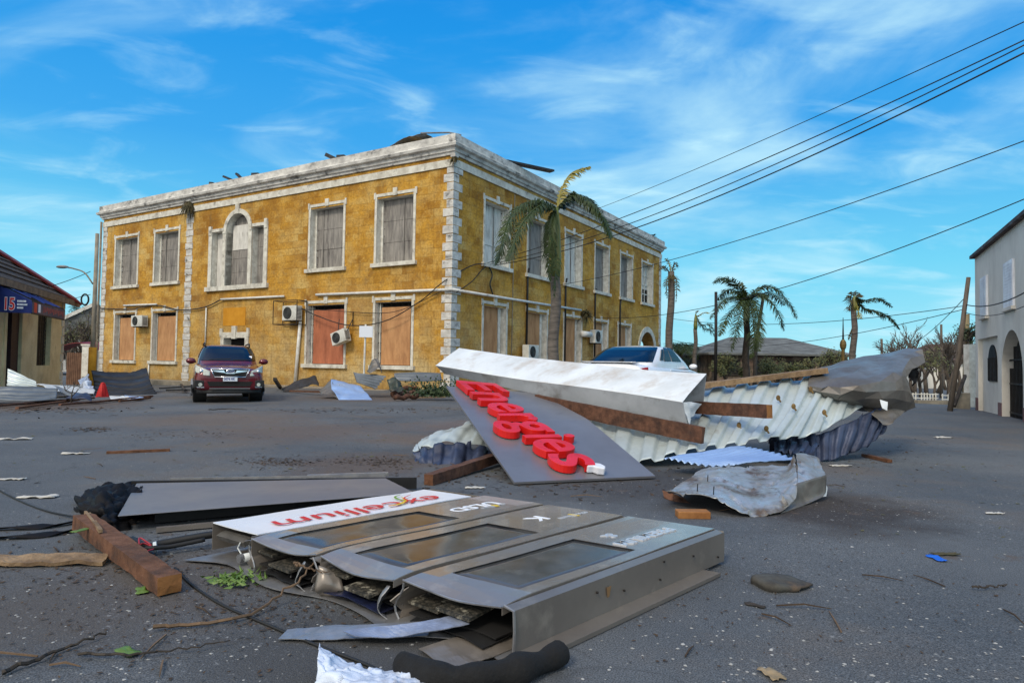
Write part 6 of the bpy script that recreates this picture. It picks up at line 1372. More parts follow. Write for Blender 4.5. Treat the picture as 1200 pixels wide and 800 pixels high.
# long white fascia trough
tb = [D(538, 408, 10.6), D(610, 418, 9.9), D(690, 426, 9.1), D(760, 434, 8.5), D(828, 438, 8.05)]
tf = [D(511, 428, 10.2), D(608, 444, 9.3), D(680, 453, 8.65), D(750, 463, 8.05), D(800, 471, 7.65)]
bf = [D(522, 438, 10.25), D(608, 457, 9.35), D(680, 472, 8.72), D(750, 487, 8.12), D(806, 498, 7.7)]
FA = thing('fascia_trough', 'long white metal fascia trough lying across the top of the wreckage', 'roof fascia', tuple(D(660, 450, 8.9)), world=True)
q = sheet([tb, [a.lerp(b, .5) + Vector((0, 0, .006)) for a, b in zip(tb, tf)], tf], 60, 16, crumple=.006, cs=2.0, thick=.004, seed=1, ragged=.006); q.build('top_face', M_WMET, FA, smooth=False)
q = sheet([[p + Vector((0, -.004, -.004)) for p in tf], bf], 40, 8, crumple=.006, cs=3, thick=.006, seed=2); q.build('front_face', M_WSHADE, FA)
q = MB(); q.tube([cr(tf, i / 30) + Vector((0, -.006, .0)) for i in range(31)], .010, 5); q.build('rolled_edge', M_WMET, FA)
q = sheet([[tf[-1] + Vector((.004, 0, 0)), D(811, 471, 7.75), D(822, 473, 7.95)], [bf[-1] + Vector((.004, 0, 0)), D(809, 492, 7.75), D(813, 487, 7.85)]], 10, 10, crumple=.03, cs=6, thick=.003, seed=5); q.build('torn_end', M_WMET, FA)
bk = [p + Vector((.0, .15, -.45)) for p in tb]; q = sheet([tb, bk], 30, 6, thick=.004); q.build('back_face', M_WSHADE, FA)
# main white ribbed roof sheet
top_ = [D(690, 474, 9.2), D(760, 466, 9.15), D(830, 455, 9.1), D(890, 448, 9.05), D(945, 443, 9.0), D(1000, 436, 9.1), D(1040, 440, 9.2)]
mid_ = [D(668, 508, 8.3), D(748, 500, 8.2), D(815, 492, 8.15), D(872, 484, 8.2), D(930, 478, 8.25), D(972, 470, 8.5), D(1018, 462, 8.8)]
bot_ = [D(648, 545, 7.35), D(738, 543, 7.3), D(800, 530, 7.35), D(850, 522, 7.45), D(905, 514, 7.6), D(955, 508, 7.95), D(1010, 478, 8.55)]
q = sheet([top_, mid_, bot_], 210, 26, corr=13, amp=.036, prof='trap', crumple=.02, cs=1.6, thick=.003, ragged=.03, seed=2)
RS = thing('white_roof_sheet', 'large white ribbed roof sheet sloping to the ground in the middle of the heap', 'roof sheet', tuple(D(830, 530, 7.4)), world=True)
q.build('sheet', M_WROOF, RS, smooth=True)
M_BLOCK = mat('torn_purlin_chip', lin((.50, .40, .22)), lin((.36, .28, .16)), scale=8, rough=.9)
for i, (x_, y_, Y_) in enumerate(((912, 466, 8.4), (950, 456, 8.6), (966, 483, 8.2), (898, 502, 7.8), (866, 498, 7.9), (930, 476, 8.2))):
    q = MB(); c = D(x_, y_, Y_ - .12); q.ball(c, (.028, .02, .036), 7, 5); q.tube([c, c + Vector((.02, -.03, -.05))], .012, 5); q.build('roof_fixing', M_BLOCK, RS) 
# timbers in the heap
timber('long reddish brown beam under the white fascia, sloping down to the right', D(628, 470, 9.05), D(824, 510, 7.35), .07, .185, M_TIMR, M_TIMB)
timber('short brown beam sticking out to the right over the ribbed sheet', D(812, 477, 8.3), D(902, 482, 7.35), .10, .15, M_TIMR, M_CUT)
timber('pale weathered plank along the upper edge of the ribbed sheet', D(812, 453, 8.9), D(966, 434, 8.9), .22, .07, M_TIMP, M_TIMP, name='plank', cat='plank')
timber('brown timber angled under the tilted lettered panel', G(502, 562, .05), D(598, 531, 7.5), .10, .10, M_TIMR, M_TIMB)
timber('short dark stick on the road right of the heap', G(1012, 533, .02), G(1043, 540, .025), .06, .04, M_TIMB, M_TIMB, name='stick', cat='stick')
# big crumpled zinc sheet at the right end
zr = [[D(962, 431, 9.3), D(980, 426, 9.5), D(1004, 419, 9.6), D(1036, 414, 9.7), D(1062, 408, 9.7), D(1080, 409, 9.5)],
      [D(953, 439, 8.95), D(976, 434, 9.0), D(1004, 431, 8.95), D(1034, 428, 9.0), D(1056, 422, 9.1), D(1083, 424, 9.3)],
      [D(946, 449, 8.7), D(970, 450, 8.5), D(1000, 448, 8.35), D(1034, 444, 8.4), D(1057, 437, 8.6), D(1062, 438, 8.8)],
      [D(956, 460, 8.6), D(980, 464, 8.4), D(1008, 466, 8.3), D(1038, 465, 8.35), D(1060, 459, 8.5), D(1068, 456, 8.6)],
      [D(980, 474, 8.85), D(994, 478, 8.75), D(1014, 482, 8.7), D(1040, 484, 8.7), D(1060, 482, 8.7), D(1073, 476, 8.7)]]
q = facets(zr, 9, 9, .012, .003, 11)
tag(q.build('crumpled_zinc_sheet', M_ZINC), 'big crumpled grey zinc sheet bulging up at the right end of the heap', 'roof sheet')
q = sheet([[D(1062, 432, 9.1), D(1074, 428, 9.2)], [D(1064, 440, 9.2), D(1077, 437, 9.2)], [D(1068, 450, 9.2), D(1074, 444, 9.3)]], 14, 20, crumple=.05, cs=6, thick=.003, ragged=.3, seed=3)
tag(q.build('shade_hole_sheet', M_BLKPL), 'dark sheet painting in the shaded hole at the right tip of the crumpled zinc', 'dark patch')  # dark sheet added in place of the shaded hole under the zinc tip
q = sheet([[D(1010, 478, 8.6), D(1038, 476, 8.6), D(1068, 474, 8.8)], [D(1025, 488, 8.4), D(1040, 489, 8.4), D(1058, 484, 8.6)], [D(1036, 496, 8.3), D(1040, 497, 8.3), D(1046, 495, 8.3)]], 24, 18, crumple=.03, cs=4, thick=.003, seed=11)
tag(q.build('zinc_flap', M_TAN, smooth=True), 'pointed grey zinc flap under the crumpled sheet', 'roof sheet')
q = sheet([[D(1031, 468, 8.15), D(1040, 471, 8.15)], [D(1034, 478, 8.1), D(1040, 481, 8.1)]], 8, 8, crumple=.02, cs=6, thick=.003); tag(q.build('white_scrap', M_WMET), 'small white scrap caught on the blue roofing', 'scrap')
# blue backed ribbed roofing standing below
q = sheet([[D(900, 512, 8.15), D(930, 508, 8.2), D(962, 507, 8.2), D(1000, 492, 8.35), D(1036, 474, 8.6), D(1046, 470, 8.8)], [D(902, 532, 8.2), D(932, 534, 8.1), D(962, 541, 8.0), D(990, 534, 8.1), D(1016, 522, 8.3), D(1036, 506, 8.55)]], 120, 16, corr=11, amp=.032, prof='trap', thick=.003, ragged=.08, crumple=.03, cs=2.5, seed=6)
tag(q.build('blue_roof_sheet', M_BLUEM, smooth=True), 'blue backed ribbed roofing hanging below the white ribbed sheet', 'roof sheet')
q = sheet([[D(906, 516, 8.05), D(935, 519, 8.0), D(960, 521, 8.0)], [D(908, 532, 7.7), D(928, 531, 7.6), D(950, 537, 7.7)]], 50, 12, corr=4, amp=.03, prof='trap', thick=.003, ragged=.15, crumple=.05, cs=4, seed=9)
tag(q.build('blue_roof_scrap', M_BLUEM, smooth=True), 'ragged small blue roofing scrap at the foot of the ribbed sheet', 'roof sheet')
q = sheet([[D(778, 537, 6.95), D(820, 529, 7.2), D(868, 523, 7.45)], [D(812, 543, 6.75), D(850, 537, 6.9), D(898, 529, 7.2)], [D(850, 546, 6.6), D(888, 541, 6.6), D(930, 538, 6.8)]], 30, 90, corr=9, amp=.013, axis='v', thick=.003, ragged=.03, seed=5, crumple=.015)
tag(q.build('pale_blue_roof_sheet', M_PBLUE, smooth=True), 'pale blue fluted sheet lying flat in front of the white ribbed sheet', 'roof sheet')
# mottled crumpled sheet in front
rws = [[D(781, 578, 5.25), D(812, 581, 5.12), D(846, 590, 5.0), D(876, 604, 4.96), D(912, 601, 5.05), D(932, 584, 5.3)],
       [D(786, 575, 5.5), D(818, 575, 5.4), D(850, 580, 5.28), D(882, 590, 5.16), D(914, 586, 5.2), D(934, 566, 5.45)],
       [D(794, 569, 5.75), D(830, 567, 5.65), D(860, 570, 5.58), D(890, 573, 5.55), D(918, 569, 5.55), D(935, 558, 5.6)],
       [D(808, 560, 6.0), D(838, 555, 6.0), D(864, 556, 5.95), D(892, 557, 5.95), D(920, 556, 5.9), D(934, 548, 5.8)],
       [D(822, 550, 6.3), D(840, 546, 6.35), D(866, 545, 6.35), D(894, 545, 6.35), D(922, 545, 6.25), D(933, 534, 6.05)]]
MZ = thing('mottled_zinc_sheet', 'crumpled mottled zinc sheet with a folded right flap, nearest of the roofing', 'roof sheet', tuple(G(880, 600)), world=True)
q = sheet(rws, 110, 70, crumple=.018, cs=3.2, thick=.004, ridge=.022, rk=26, seed=4, ragged=.04); q.build('sheet', M_MOTT, MZ, smooth=True)
q = sheet([[D(933, 530, 6.05), D(946, 532, 6.1), D(959, 537, 6.15)], [D(935, 548, 5.75), D(950, 546, 5.85), D(963, 547, 5.95)], [D(934, 566, 5.45), D(951, 561, 5.55), D(968, 556, 5.7)]], 30, 24, crumple=.01, cs=5, thick=.004, ridge=.012, seed=9); q.build('folded_flap', M_MOTT, MZ, smooth=True)
q = sheet([[D(934, 566, 5.44), D(951, 561, 5.54), D(968, 556, 5.69)], [D(924, 590, 5.3), D(948, 583, 5.5), D(967, 575, 5.66)], [D(914, 602, 5.1), D(942, 592, 5.4), D(964, 582, 5.6)]], 24, 16, crumple=.012, cs=5, thick=.003, seed=2); q.build('dark_fold', M_TAN, MZ, smooth=True)
q = sheet([[D(966, 563, 5.7), D(969, 572, 5.7)], [D(964, 582, 5.62), D(968, 581, 5.66)]], 6, 8, crumple=.006, thick=.003); q.build('torn_edge', M_WMET, MZ)
q = MB()
for p in ((829, 563, 5.72), (817, 574, 5.3), (836, 577, 5.2)): c = D(*p); q.tube([c + Vector((0, 0, -.03)), c + Vector((.004, 0, .05))], .004, 5)
q.build('nail', M_IRON, MZ)
q = sheet([[D(776, 574, 5.7), D(786, 577, 5.6), D(800, 583, 5.5)], [D(778, 583, 5.6), D(790, 588, 5.5), D(812, 592, 5.4)]], 14, 8, crumple=.02, cs=8, thick=.01, seed=2); tag(q.build('rusty_flange', M_TIMB), 'dark rusty flange at the left tip of the mottled sheet', 'metal strip')
q = MB(); c = G(812, 606); q.box(c.x - .12, c.x + .12, c.y - .05, c.y + .06, -.005, .05); tag(q.build('wood_offcut', M_CUT, bevel=.008), 'orange wood offcut in the shade under the mottled zinc', 'offcut')
# crumpled white and blue sheet left of the lettered panel
q = sheet([[D(505, 511, 8.2), D(540, 498, 8.35), D(578, 497, 8.4), D(600, 505, 8.4)], [D(490, 520, 7.85), D(525, 509, 7.8), D(565, 506, 7.9), D(598, 514, 8.0)], [D(483, 527, 7.6), D(512, 521, 7.5), D(555, 520, 7.6), D(594, 526, 7.8)]], 60, 24, corr=4, amp=.02, prof='trap', crumple=.05, cs=3, thick=.003, seed=8, ragged=.05)
wb = thing('white_blue_sheet', 'crumpled white sheet with a dark blue torn front, left of the red letters', 'roof sheet', tuple(G(530, 552)), world=True); q.build('white_top', M_WROOF, wb, smooth=True)
q = sheet([[D(483, 528, 7.6), D(512, 522, 7.5), D(555, 521, 7.6), D(596, 527, 7.8)], [D(487, 541, 7.45), D(510, 540, 7.3), D(552, 538, 7.4), D(588, 540, 7.6)], [D(494, 550, 7.4), D(508, 553, 7.2), D(545, 549, 7.3), D(575, 546, 7.5)]], 70, 24, corr=5, amp=.03, prof='trap', crumple=.06, cs=4, thick=.003, seed=9, ragged=.1); q.build('blue_front', M_BLUEM, wb, smooth=True)
q = sheet([[D(578, 547, 7.4), D(605, 540, 7.6), D(630, 545, 7.7)], [D(575, 555, 7.0), D(605, 553, 7.0), D(625, 556, 7.0)]], 20, 10, crumple=.03, cs=4, thick=.004, seed=3); tag(q.build('grey_scrap', M_TAN), 'grey scrap of sheet in the shade under the lettered panel', 'scrap')

# ------------------------------------------------------------------ debris along the foot of the yellow building
M_DGREY = mat('dark_grey_roofing', lin((.13, .135, .155)), lin((.09, .095, .11)), scale=2, rough=.5, metal=.2)
M_SGREY = mat('slate_grey_roofing', lin((.42, .45, .48)), lin((.33, .36, .39)), scale=2, rough=.5, metal=.3)
q = sheet([[D(107, 434, 24.3), D(130, 437, 24.4), D(155, 435, 24.6), D(172, 431, 24.8)], [D(110, 452, 23.2), D(135, 455, 23.0), D(160, 456, 23.0), D(178, 452, 23.3)], [D(108, 463, 22.2), D(135, 464, 21.8), D(162, 463, 22.2), D(184, 461, 22.6)]], 40, 70, corr=6, amp=.035, axis='v', prof='trap', crumple=.05, cs=1.2, thick=.003, ragged=.02, seed=1)
tag(q.build('black_roof_sheet', M_DGREY, smooth=True), 'black ribbed roof sheet propped up beside the red cone', 'roof sheet')
q = sheet([[D(9, 432, 18.6), D(24, 438, 18.6), D(42, 447, 18.4)], [D(8, 452, 18), D(24, 455, 18), D(44, 456, 18)]], 30, 40, corr=4, amp=.04, axis='v', prof='trap', thick=.003, crumple=.05, cs=1.4, seed=2); tag(q.build('pale_ribbed_sheet', M_WROOF, smooth=True), 'pale ribbed sheet leaning against the shop door', 'roof sheet')
q = sheet([[D(-30, 456, 17.6), D(10, 453, 17.6), D(40, 453, 17.8), D(68, 455, 18)], [D(-30, 470, 16.4), D(10, 470, 16.5), D(40, 469, 16.6), D(66, 467, 16.9)]], 50, 40, corr=4, amp=.04, axis='v', prof='trap', thick=.003, crumple=.06, cs=1.2, seed=3); tag(q.build('blue_grey_ribbed_sheet', M_SGREY, smooth=True), 'long blue grey ribbed sheet lying in front of the shop', 'roof sheet')
q = sheet([[D(42, 449, 20.6), D(80, 452, 21.8), D(112, 456, 22)], [D(60, 457, 19.8), D(90, 460, 20.6), D(110, 461, 21.2)]], 30, 10, crumple=.06, cs=1.6, thick=.003, seed=4); tag(q.build('white_flat_sheet', M_WMET, smooth=True), 'flat white sheet between the ribbed sheets and the red cone', 'roof sheet')
q = sheet([[D(62, 452, 17.9), D(76, 456, 17.8), D(94, 464, 17.5)], [D(72, 460, 17.6), D(84, 464, 17.5), D(92, 468, 17.3)]], 14, 10, crumple=.05, cs=3, thick=.003, seed=5); tag(q.build('bent_metal_scrap', M_SGREY), 'bent grey scrap with a pale edge before the shop step', 'scrap')
q = sheet([[D(92, 446, 23.0), D(103, 438, 23.2), D(108, 446, 23.1)], [D(94, 453, 22.5), D(103, 451, 22.4), D(109, 455, 22.5)], [D(98, 459, 22.2), D(106, 458, 22.0), D(111, 460, 22.0)]], 40, 40, crumple=.1, cs=4, thick=.002, crease=.15, seed=6); tag(q.build('clear_plastic', M_BAG, smooth=True), 'heap of crumpled whitish plastic by the yellow pole foot', 'plastic sheet')
q = sheet([[D(78, 462, 17.8), D(92, 460, 17.6), D(106, 464, 17.4)], [D(76, 468, 17.2), D(92, 467, 17.0), D(108, 468, 17.0)]], 20, 12, crumple=.08, cs=3, thick=.003, seed=7); tag(q.build('dark_blue_tarp', M_BLUEM, smooth=True), 'dark blue crumpled tarp scrap in front of the white sheet', 'tarp')
# red cloth covered cone
c = G(120, 465); q = MB(); rd = random.Random(4)
def fc(u, v):
    a = 2 * math.pi * u; r = (.06 + .11 * v ** .8) * (1 + .13 * math.sin(5 * a + 1) * v + .06 * math.sin(9 * a)); z = .42 * (1 - v) + .02 * math.sin(3 * a); return c + Vector((r * math.cos(a), r * math.sin(a), max(.0, z)))
q.grid(fc, 40, 14); q.ball(c + Vector((0, 0, .42)), (.062, .062, .04), 14, 8); tag(q.build('red_cone', mat('red_cloth', lin((.72, .06, .05)), lin((.60, .05, .05)), scale=4, rough=.7), smooth=True), 'bright red cone standing in the debris left of the black sheet', 'cone')
q = sheet([[G(128, 464, .1), G(140, 464, .08), G(150, 464, .1)], [G(130, 468, .04), G(142, 468, .05), G(154, 468, .04)]], 10, 6, crumple=.02, thick=.003); tag(q.build('white_scrap', M_WMET), 'flat white scrap at the foot of the black sheet', 'scrap')
q = sheet([[G(146, 463, .1), G(158, 464, .08), G(168, 465, .1)], [G(146, 467, .05), G(160, 468, .04), G(170, 467, .05)]], 10, 6, crumple=.02, thick=.003); tag(q.build('pale_blue_scrap', M_PBLUE), 'flat pale blue scrap at the foot of the black sheet', 'scrap')
tb_ = [((-10, 476), (60, 470), .10), ((20, 478), (92, 468), .08), ((70, 474), (120, 470), .09), ((110, 471), (178, 464), .10), ((30, 472), (110, 466), .06), ((140, 470), (176, 466), .06)]
for i, (p, q_, w_) in enumerate(tb_):
    tag(MB().bar(G(*p, .05), G(*q_, .06), w_, .05, rough=.03).build('broken_batten', M_TIMB if i % 2 else M_TIMR), 'dark broken roof batten in the debris before the shop', 'batten', 'broken battens before the shop')
bare_tree('fallen_branch', 'dry fallen branch in the debris before the shop', tuple(G(84, 473)), .8, 4, .0, spread=1.3, levels=3, cat='branch')
# heap between crossover and fascia
q = sheet([[D(388, 444, 20.5), D(404, 447, 20.6), D(420, 450, 20.6)], [D(389, 456, 19.8), D(408, 458, 19.9), D(428, 459, 20)], [D(398, 469, 19.2), D(418, 469, 19.2), D(438, 469, 19.2)]], 40, 24, crumple=.05, cs=2, thick=.003, crease=.05, seed=2)
tag(q.build('shiny_zinc_sheet', M_PBLUE, smooth=True), 'shiny pale sheet bent into a slope at the kerb of the yellow building', 'roof sheet')
q = sheet([[D(374, 458, 20.4), D(382, 450, 20.6), D(389, 444, 20.6)], [D(378, 462, 19.8), D(388, 462, 19.7), D(397, 468, 19.3)]], 12, 10, crumple=.04, cs=3, thick=.003); tag(q.build('dark_bent_sheet', M_TAN, smooth=True), 'dark bent sheet tucked behind the shiny pale sheet', 'roof sheet')
q = sheet([[D(414, 436, 21.5), D(430, 438, 21.3), D(452, 440, 21)], [D(418, 448, 20.8), D(432, 452, 20.6), D(440, 456, 20.4)]], 30, 40, corr=5, amp=.035, axis='v', thick=.003, crumple=.04, cs=1.5, seed=4); tag(q.build('grey_fluted_sheet', M_SGREY, smooth=True), 'grey fluted sheet under the placard post', 'roof sheet')
q = sheet([[D(428, 434, 21.4), D(437, 420, 21.4), D(442, 418, 21.4)], [D(434, 438, 21), D(444, 430, 21), D(450, 436, 21)]], 16, 16, crumple=.08, cs=3, thick=.003, crease=.1, seed=6); tag(q.build('folded_grey_sheet', M_TAN, smooth=True), 'upright folded grey sheet beside the placard post', 'roof sheet')
q = sheet([[D(462, 437, 22.2), D(490, 436, 22.4), D(516, 437, 22.6)], [D(462, 446, 21.8), D(490, 447, 21.8), D(518, 446, 22)]], 40, 26, corr=3, amp=.04, axis='v', prof='trap', thick=.003, seed=8); tag(q.build('slate_ribbed_sheet', M_SGREY, smooth=True), 'slate blue ribbed sheet against the wall near the white quoins', 'roof sheet')
q = sheet([[D(454, 446, 21), D(464, 441, 21), D(470, 446, 21)], [D(456, 457, 20.4), D(466, 456, 20.3), D(474, 456, 20.3)]], 20, 20, crumple=.1, cs=3, thick=.003, crease=.1, seed=5); tag(q.build('dark_green_tin', mat('dark_green_tin', lin((.20, .24, .20)), lin((.14, .16, .14)), scale=3, rough=.5), smooth=True), 'crushed dark green tin before the slate ribbed sheet', 'roof sheet')
for i, (p, q_, r_, lab) in enumerate((((460, 462), (508, 459), .10, 'long brown log at the front of the debris by the wall'), ((470, 456), (516, 452), .09, 'upper brown log in the debris by the wall'), ((462, 466), (490, 464), .07, 'short brown log at the kerb by the wall'))):
    a, b = G(*p, .1), G(*q_, .12); P = [a.lerp(b, k / 8) + Vector((0, 0, .03 * math.sin(k * 1.7))) for k in range(9)]; tag(MB().tube(P, [r_ * (1 + .15 * math.sin(2.1 * k)) for k in range(9)], 9).build('log', M_TIMR, smooth=True), lab, 'log')
tag(MB().bar(G(478, 466, .02), G(522, 465, .03), .06, .04).build('pale_batten', M_TIMP), 'pale batten lying on the road before the brown logs', 'batten')
rd = random.Random(12); q = MB(); c = D(511, 447, 19.5)
for _ in range(900):
    d = Vector((rd.gauss(0, .45), rd.gauss(0, .25), abs(rd.gauss(0, .20)))); a = Vector((rd.uniform(-1, 1), rd.uniform(-1, 1), rd.uniform(-1, 1))).normalized() * rd.uniform(.03, .07); b = a.orthogonal().normalized() * .03; p = Vector((c.x, c.y, .12)) + d; k = len(q.v); q.v += [p - a, p + b, p + a, p - b]; q.f.append((k, k + 1, k + 2, k + 3))
tag(q.build('cut_greenery', M_LEAF), 'mound of torn green foliage by the end of the white fascia', 'foliage')
pl = thing('placard_post', 'blank white placard on a thin post in front of the yellow wall', 'sign', tuple(D(427, 450, 21.8)), world=True)
MB().tube([D(426, 450, 21.8), D(428.5, 380, 21.8)], .035, 6).build('post', M_WHITE, pl)
q = MB(); a, b = D(421, 395, 21.75), D(437, 382, 21.75); q.box(a.x, b.x, 21.73, 21.76, a.z, b.z); q.build('placard', M_PLATE, pl)
q = sheet([[D(330, 455, 24.6), D(350, 446, 25), D(368, 440, 25.2), D(373, 445, 25.1)], [D(332, 458, 24), D(352, 455, 24.2), D(368, 450, 24.6), D(374, 452, 24.5)]], 24, 8, crumple=.08, cs=2, thick=.004, seed=3); tag(q.build('dark_curled_sheet', M_SCRAP, smooth=True), 'dark curled sheet lying at the wall right of the crossover', 'roof sheet')
tag(MB().bar(G(329, 455, .0), D(322, 444, 24), .12, .1).build('charred_stick', M_SCRAP), 'short dark stick leaning at the wall beside the crossover', 'stick')
for i, (p, q_, lab) in enumerate((((186, 455), (232, 452), 'dark long stick at the wall left of the crossover'), ((196, 457), (222, 457), 'second dark stick nearer the crossover wheel'), ((212, 450), (216, 457), 'short upright dark stick left of the crossover'), ((340, 458), (375, 459), 'flat brown lath right of the crossover'))):
    tag(MB().bar(G(*p, .05), G(*q_, .12), .08, .06, rough=.03).build('stick', M_SCRAP if i != 3 else M_TIMB), lab, 'stick')

# ------------------------------------------------------------------ small litter on the road
rd = random.Random(21)
def scrap(px, py, L, W, m, label, cat, group=None, name='scrap', curl=.3, ang=None):
    c = G(px, py); a = rd.uniform(0, math.pi) if ang is None else ang; u = Vector((math.cos(a), math.sin(a), 0)); v_ = Vector((-u.y, u.x, 0)); sd_ = rd.random() * 9
    q = MB(); q.grid(lambda s, t: c + u * L * (s - .5) * (1 + .3 * noise.noise(Vector((t * 3, sd_, 0)))) + v_ * W * (t - .5) * (1 + .4 * noise.noise(Vector((s * 3, sd_, 5)))) + Vector((0, 0, .006 + curl * W * (abs(noise.noise(Vector((s * 3, t * 3, sd_)))) + .3 * (s - .5) ** 2))), 8, 6, .002)
    return tag(q.build(name, m, smooth=True), label, cat, group)
M_PAPER = mat('dirty_paper', lin((.78, .77, .74)), lin((.64, .62, .58)), scale=6, rough=.8)
for px, py, L, lab in ((20, 515, .5, 'white paper scrap on the road at the far left'), (88, 532, .4, 'pale smear of paper on the road behind the grey panel'), (45, 583, .34, 'torn whitish plastic strip on the road near the left edge'), (15, 562, .3, 'small pale scrap near the left edge behind the cable'), (985, 546, .35, 'white flat scrap beside the blue roofing'), (1106, 513, .4, 'thin pale scrap far right on the road'), (557, 572, .22, 'pale cardboard scrap beside the lettered panel'), (1165, 602, .2, 'thin pale sliver on the right side of the road')):
    scrap(px, py, L * .75, L * .25, M_PAPER, lab, 'paper scrap', name='paper_scrap', ang=.1)
scrap(1098, 655, .12, .06, mat('bright_blue_plastic', lin((.12, .38, .80)), rough=.4, bump=0), 'small bright blue plastic scrap alone on the right of the road', 'plastic scrap', name='plastic_scrap')
scrap(1108, 650, .16, .05, M_DRYPL, 'brown leaf beside the bright blue scrap', 'leaf', name='dry_leaf')
q = sheet([[G(881, 683), G(884, 676, .03), G(900, 672, .02)], [G(900, 692), G(903, 684, .035), G(922, 676, .02)], [G(925, 693), G(940, 690, .012), G(952, 688)]], 24, 14, crumple=.012, cs=9, thick=.012, seed=3)
tag(q.build('bark_piece', mat('grey_bark_piece', lin((.30, .29, .26)), lin((.20, .19, .18)), scale=8, rough=.9, c3=lin((.42, .34, .26)), s3=6), smooth=True), 'curved grey piece of bark on the road right of the sign', 'bark')
scrap(905, 792, .09, .06, mat('tan_pebble', lin((.62, .54, .42)), lin((.5, .44, .34)), scale=8, rough=.8), 'tan chip at the bottom of the road right of the bag', 'chip', name='chip')
scrap(885, 710, .09, .03, M_BARKD, 'small dark bark flake nearest the curved bark piece', 'bark', name='bark_flake')
timber('thin dark batten lying on the road behind the grey panel', G(125, 530, .015), G(199, 527, .015), .05, .03, M_TIMB, M_TIMB, name='batten', cat='batten')
def twig(label, pts, r=.006, m=M_BARKD, name='twig'): return tag(MB().tube([p + Vector((rd.uniform(-.01, .01), rd.uniform(-.01, .01), rd.uniform(0, .012))) for p in curve_pts([G(*p, .012) if len(p) == 2 else G(*p) for p in pts], 24)], [r * (1 - .6 * i / 24) for i in range(25)], 5).build(name, m), label, 'twig')
M_TWIG = mat('pale_twig', lin((.45, .36, .27)), lin((.34, .27, .2)), scale=6, rough=.9)
twig('long curved pale twig rising to the broken end of the sign', [(182, 736), (230, 732), (290, 722), (330, 695, .05), (355, 678, .10), (372, 652, .15)], .009, M_TWIG)
twig('forked twig tip caught on the torn metal of the sign', [(345, 660, .12), (358, 666, .14), (384, 672, .12)], .006, M_TWIG)
twig('thin dark twig on the road at the lower left', [(95, 766), (150, 768), (210, 762), (270, 753)], .006)
twig('dark crooked twig in the lower left corner', [(0, 790), (50, 770), (90, 755), (125, 742)], .009)
twig('twig lying on the road right of the curved bark', [(1140, 689), (1165, 688), (1180, 687)], .006)
twig('small twig behind the grey panel', [(245, 480), (270, 479), (290, 480)], .012)
for px, py, lab in ((150, 765, 'green leaf on the dark lower left twig'), (166, 693, 'round green leaf beside the thick brown timber'), (103, 640, 'long green leaf blade lying over the thick brown timber')):
    scrap(px, py, .10 if px != 103 else .2, .045, mat('fresh_leaf', lin((.30, .42, .14)), lin((.38, .48, .20)), scale=6, rough=.5, bump=0), lab, 'leaf', name='green_leaf', ang=1.2 if px == 103 else None).location.z += .10 if px == 103 else 0
q = MB()
for _ in range(120):
    c = G(rd.gauss(272, 16), rd.gauss(684, 4)); a = Vector((rd.uniform(-1, 1), rd.uniform(-1, 1), rd.uniform(.0, .7))).normalized() * rd.uniform(.02, .045); b = a.orthogonal().normalized() * .008; k = len(q.v); q.v += [c + Vector((0, 0, .006)) - a * .4 + Vector((0, 0, .02)), c + b + Vector((0, 0, .02)), c + a + Vector((0, 0, .02)), c - b + Vector((0, 0, .02))]; q.f.append((k, k + 1, k + 2, k + 3))
tag(q.build('weed_patch', MATS['fresh_leaf']), 'small patch of green weeds at the broken end of the sign', 'weeds', kind='stuff')
# leaf litter and grit in drifts
def drift(label, cx_, cy_, sx_, sy_, n, m, smin, smax, name='leaf_litter'):
    q = MB()
    for _ in range(n):
        y = rd.gauss(cy_, sy_)
        if y < 478: continue
        c = G(rd.gauss(cx_, sx_), y); c.z += .004; s = rd.uniform(smin, smax); a = rd.uniform(0, 6.28); u = Vector((math.cos(a), math.sin(a), rd.uniform(-.1, .4))) * s; v_ = Vector((-math.sin(a), math.cos(a), rd.uniform(-.1, .3))) * s * rd.uniform(.2, .6); k = len(q.v)
        q.v += [c + Vector((0, 0, .004)) - u, c + v_, c + u, c - v_ + Vector((0, 0, .004))]; q.f.append((k, k + 1, k + 2, k + 3))
    return tag(q.build(name, m), label, 'litter', kind='stuff')
M_LIT = mat('brown_litter', lin((.30, .23, .16)), lin((.20, .16, .12)), scale=9, rough=.9, bump=0)
drift('drift of dry brown leaves behind the grey panel', 330, 541, 24, 3.0, 260, M_LIT, .01, .035)
drift('drift of dry leaves on the road left of the blue front sheet', 445, 541, 26, 3, 260, M_LIT, .01, .035)
drift('brown leaf smear far back on the left of the road', 105, 503, 14, 1.5, 110, M_LIT, .015, .05)
drift('leaf smear on the road before the crossover', 210, 508, 45, 3, 120, M_LIT, .015, .04)
drift('grit and leaf bits scattered over the near left road', 150, 710, 110, 45, 420, M_LIT, .004, .014)
drift('grit scattered over the near right road', 950, 690, 160, 50, 420, M_LIT, .004, .012)
drift('debris crumbs in front of the shop heap', 60, 479, 50, 2.5, 260, M_LIT, .03, .10)
drift('debris crumbs along the kerb of the yellow building', 430, 480, 70, 2, 160, M_LIT, .03, .08)
M_CHIP = mat('pale_stone_chip', lin((.66, .66, .65)), lin((.48, .48, .47)), scale=9, rough=.8, bump=0)
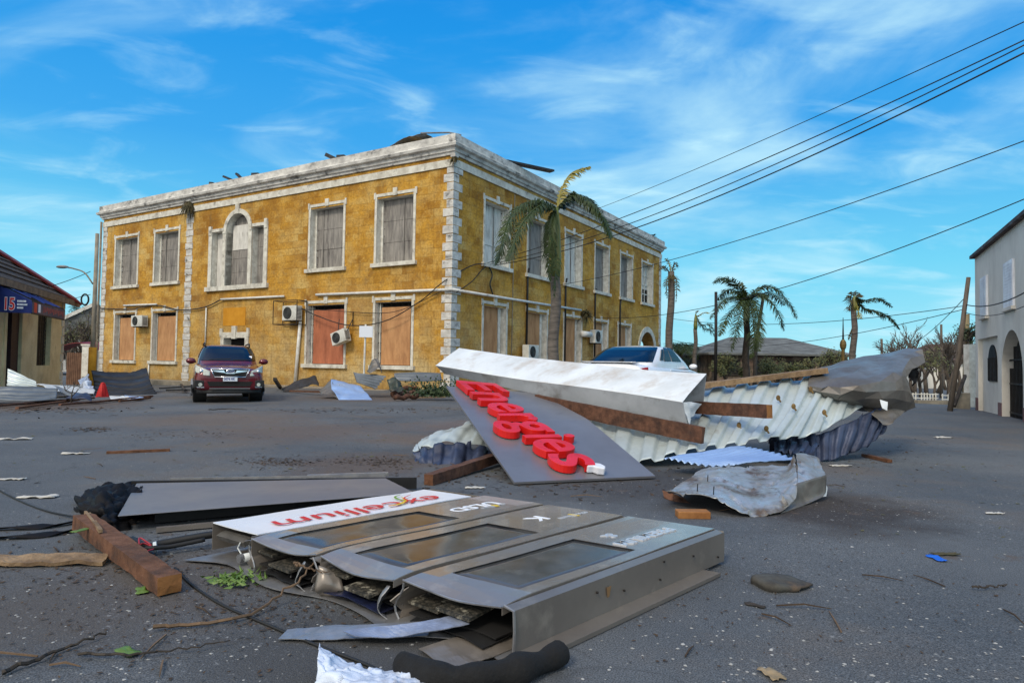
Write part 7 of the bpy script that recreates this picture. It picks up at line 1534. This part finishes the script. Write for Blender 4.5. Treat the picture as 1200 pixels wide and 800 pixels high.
def chips(label, x0, x1, y0, y1, n):
    q = MB()
    for _ in range(n):
        c = G(rd.uniform(x0, x1), y0 + (y1 - y0) * rd.random() ** .8); s = rd.uniform(.003, .009) * (1.4 if rd.random() < .12 else 1); a = rd.uniform(0, 6.28); k = len(q.v); m_ = rd.choice((4, 5, 6))
        q.v += [c + Vector((s * rd.uniform(.6, 1.2) * math.cos(a + 6.28 * j / m_), s * rd.uniform(.6, 1.2) * math.sin(a + 6.28 * j / m_), .001)) for j in range(m_)] + [c + Vector((0, 0, s * .5))]
        q.f += [(k + j, k + (j + 1) % m_, k + m_) for j in range(m_)]
    return tag(q.build('stone_chips', M_CHIP), label, 'stone chips', kind='stuff')
chips('pale stone chips strewn over the near right asphalt', 660, 1230, 560, 815, 420)
chips('pale stone chips strewn over the near left asphalt', -30, 560, 610, 815, 300)
chips('sparse pale chips over the middle of the road', -30, 1230, 490, 600, 350)
# dirt and painted shade by the mottled sheet are in the asphalt colour

drift('splinters and leaf scraps around the foot of the roofing heap', 640, 560, 120, 12, 420, M_LIT, .01, .04)
drift('splinters and crumbs right of the roofing heap', 1010, 530, 60, 14, 220, M_LIT, .01, .035)
drift('leaf scraps and splinters round the thick timber', 130, 655, 70, 22, 420, M_LIT, .006, .022)
drift('brown crumbs along the broken end of the sign', 330, 715, 70, 16, 380, M_LIT, .004, .016)
M_LIT2 = mat('green_brown_litter', lin((.30, .32, .17)), lin((.36, .31, .19)), scale=9, rough=.8, bump=0)
drift('torn green leaf bits blown over the middle of the road', 420, 520, 260, 22, 260, M_LIT2, .01, .04)
drift('torn leaf bits on the right of the road', 1080, 560, 90, 40, 120, M_LIT2, .008, .03)
for i in range(46):
    px, py = rd.uniform(0, 1190), 480 + 300 * rd.random() ** 1.6
    L = rd.uniform(.06, .3); p = G(px, py, .008); a = rd.uniform(0, 6.28); d = Vector((math.cos(a), math.sin(a), 0)) * L
    tag(MB().tube([p, p + d * .5 + Vector((0, 0, rd.uniform(0, .015))), p + d], [.004, .0045, .002], 4).build('twig', M_LIT if i % 3 else M_TWIG), 'short dry twig blown loose on the open asphalt', 'twig', 'short twigs scattered on the road')
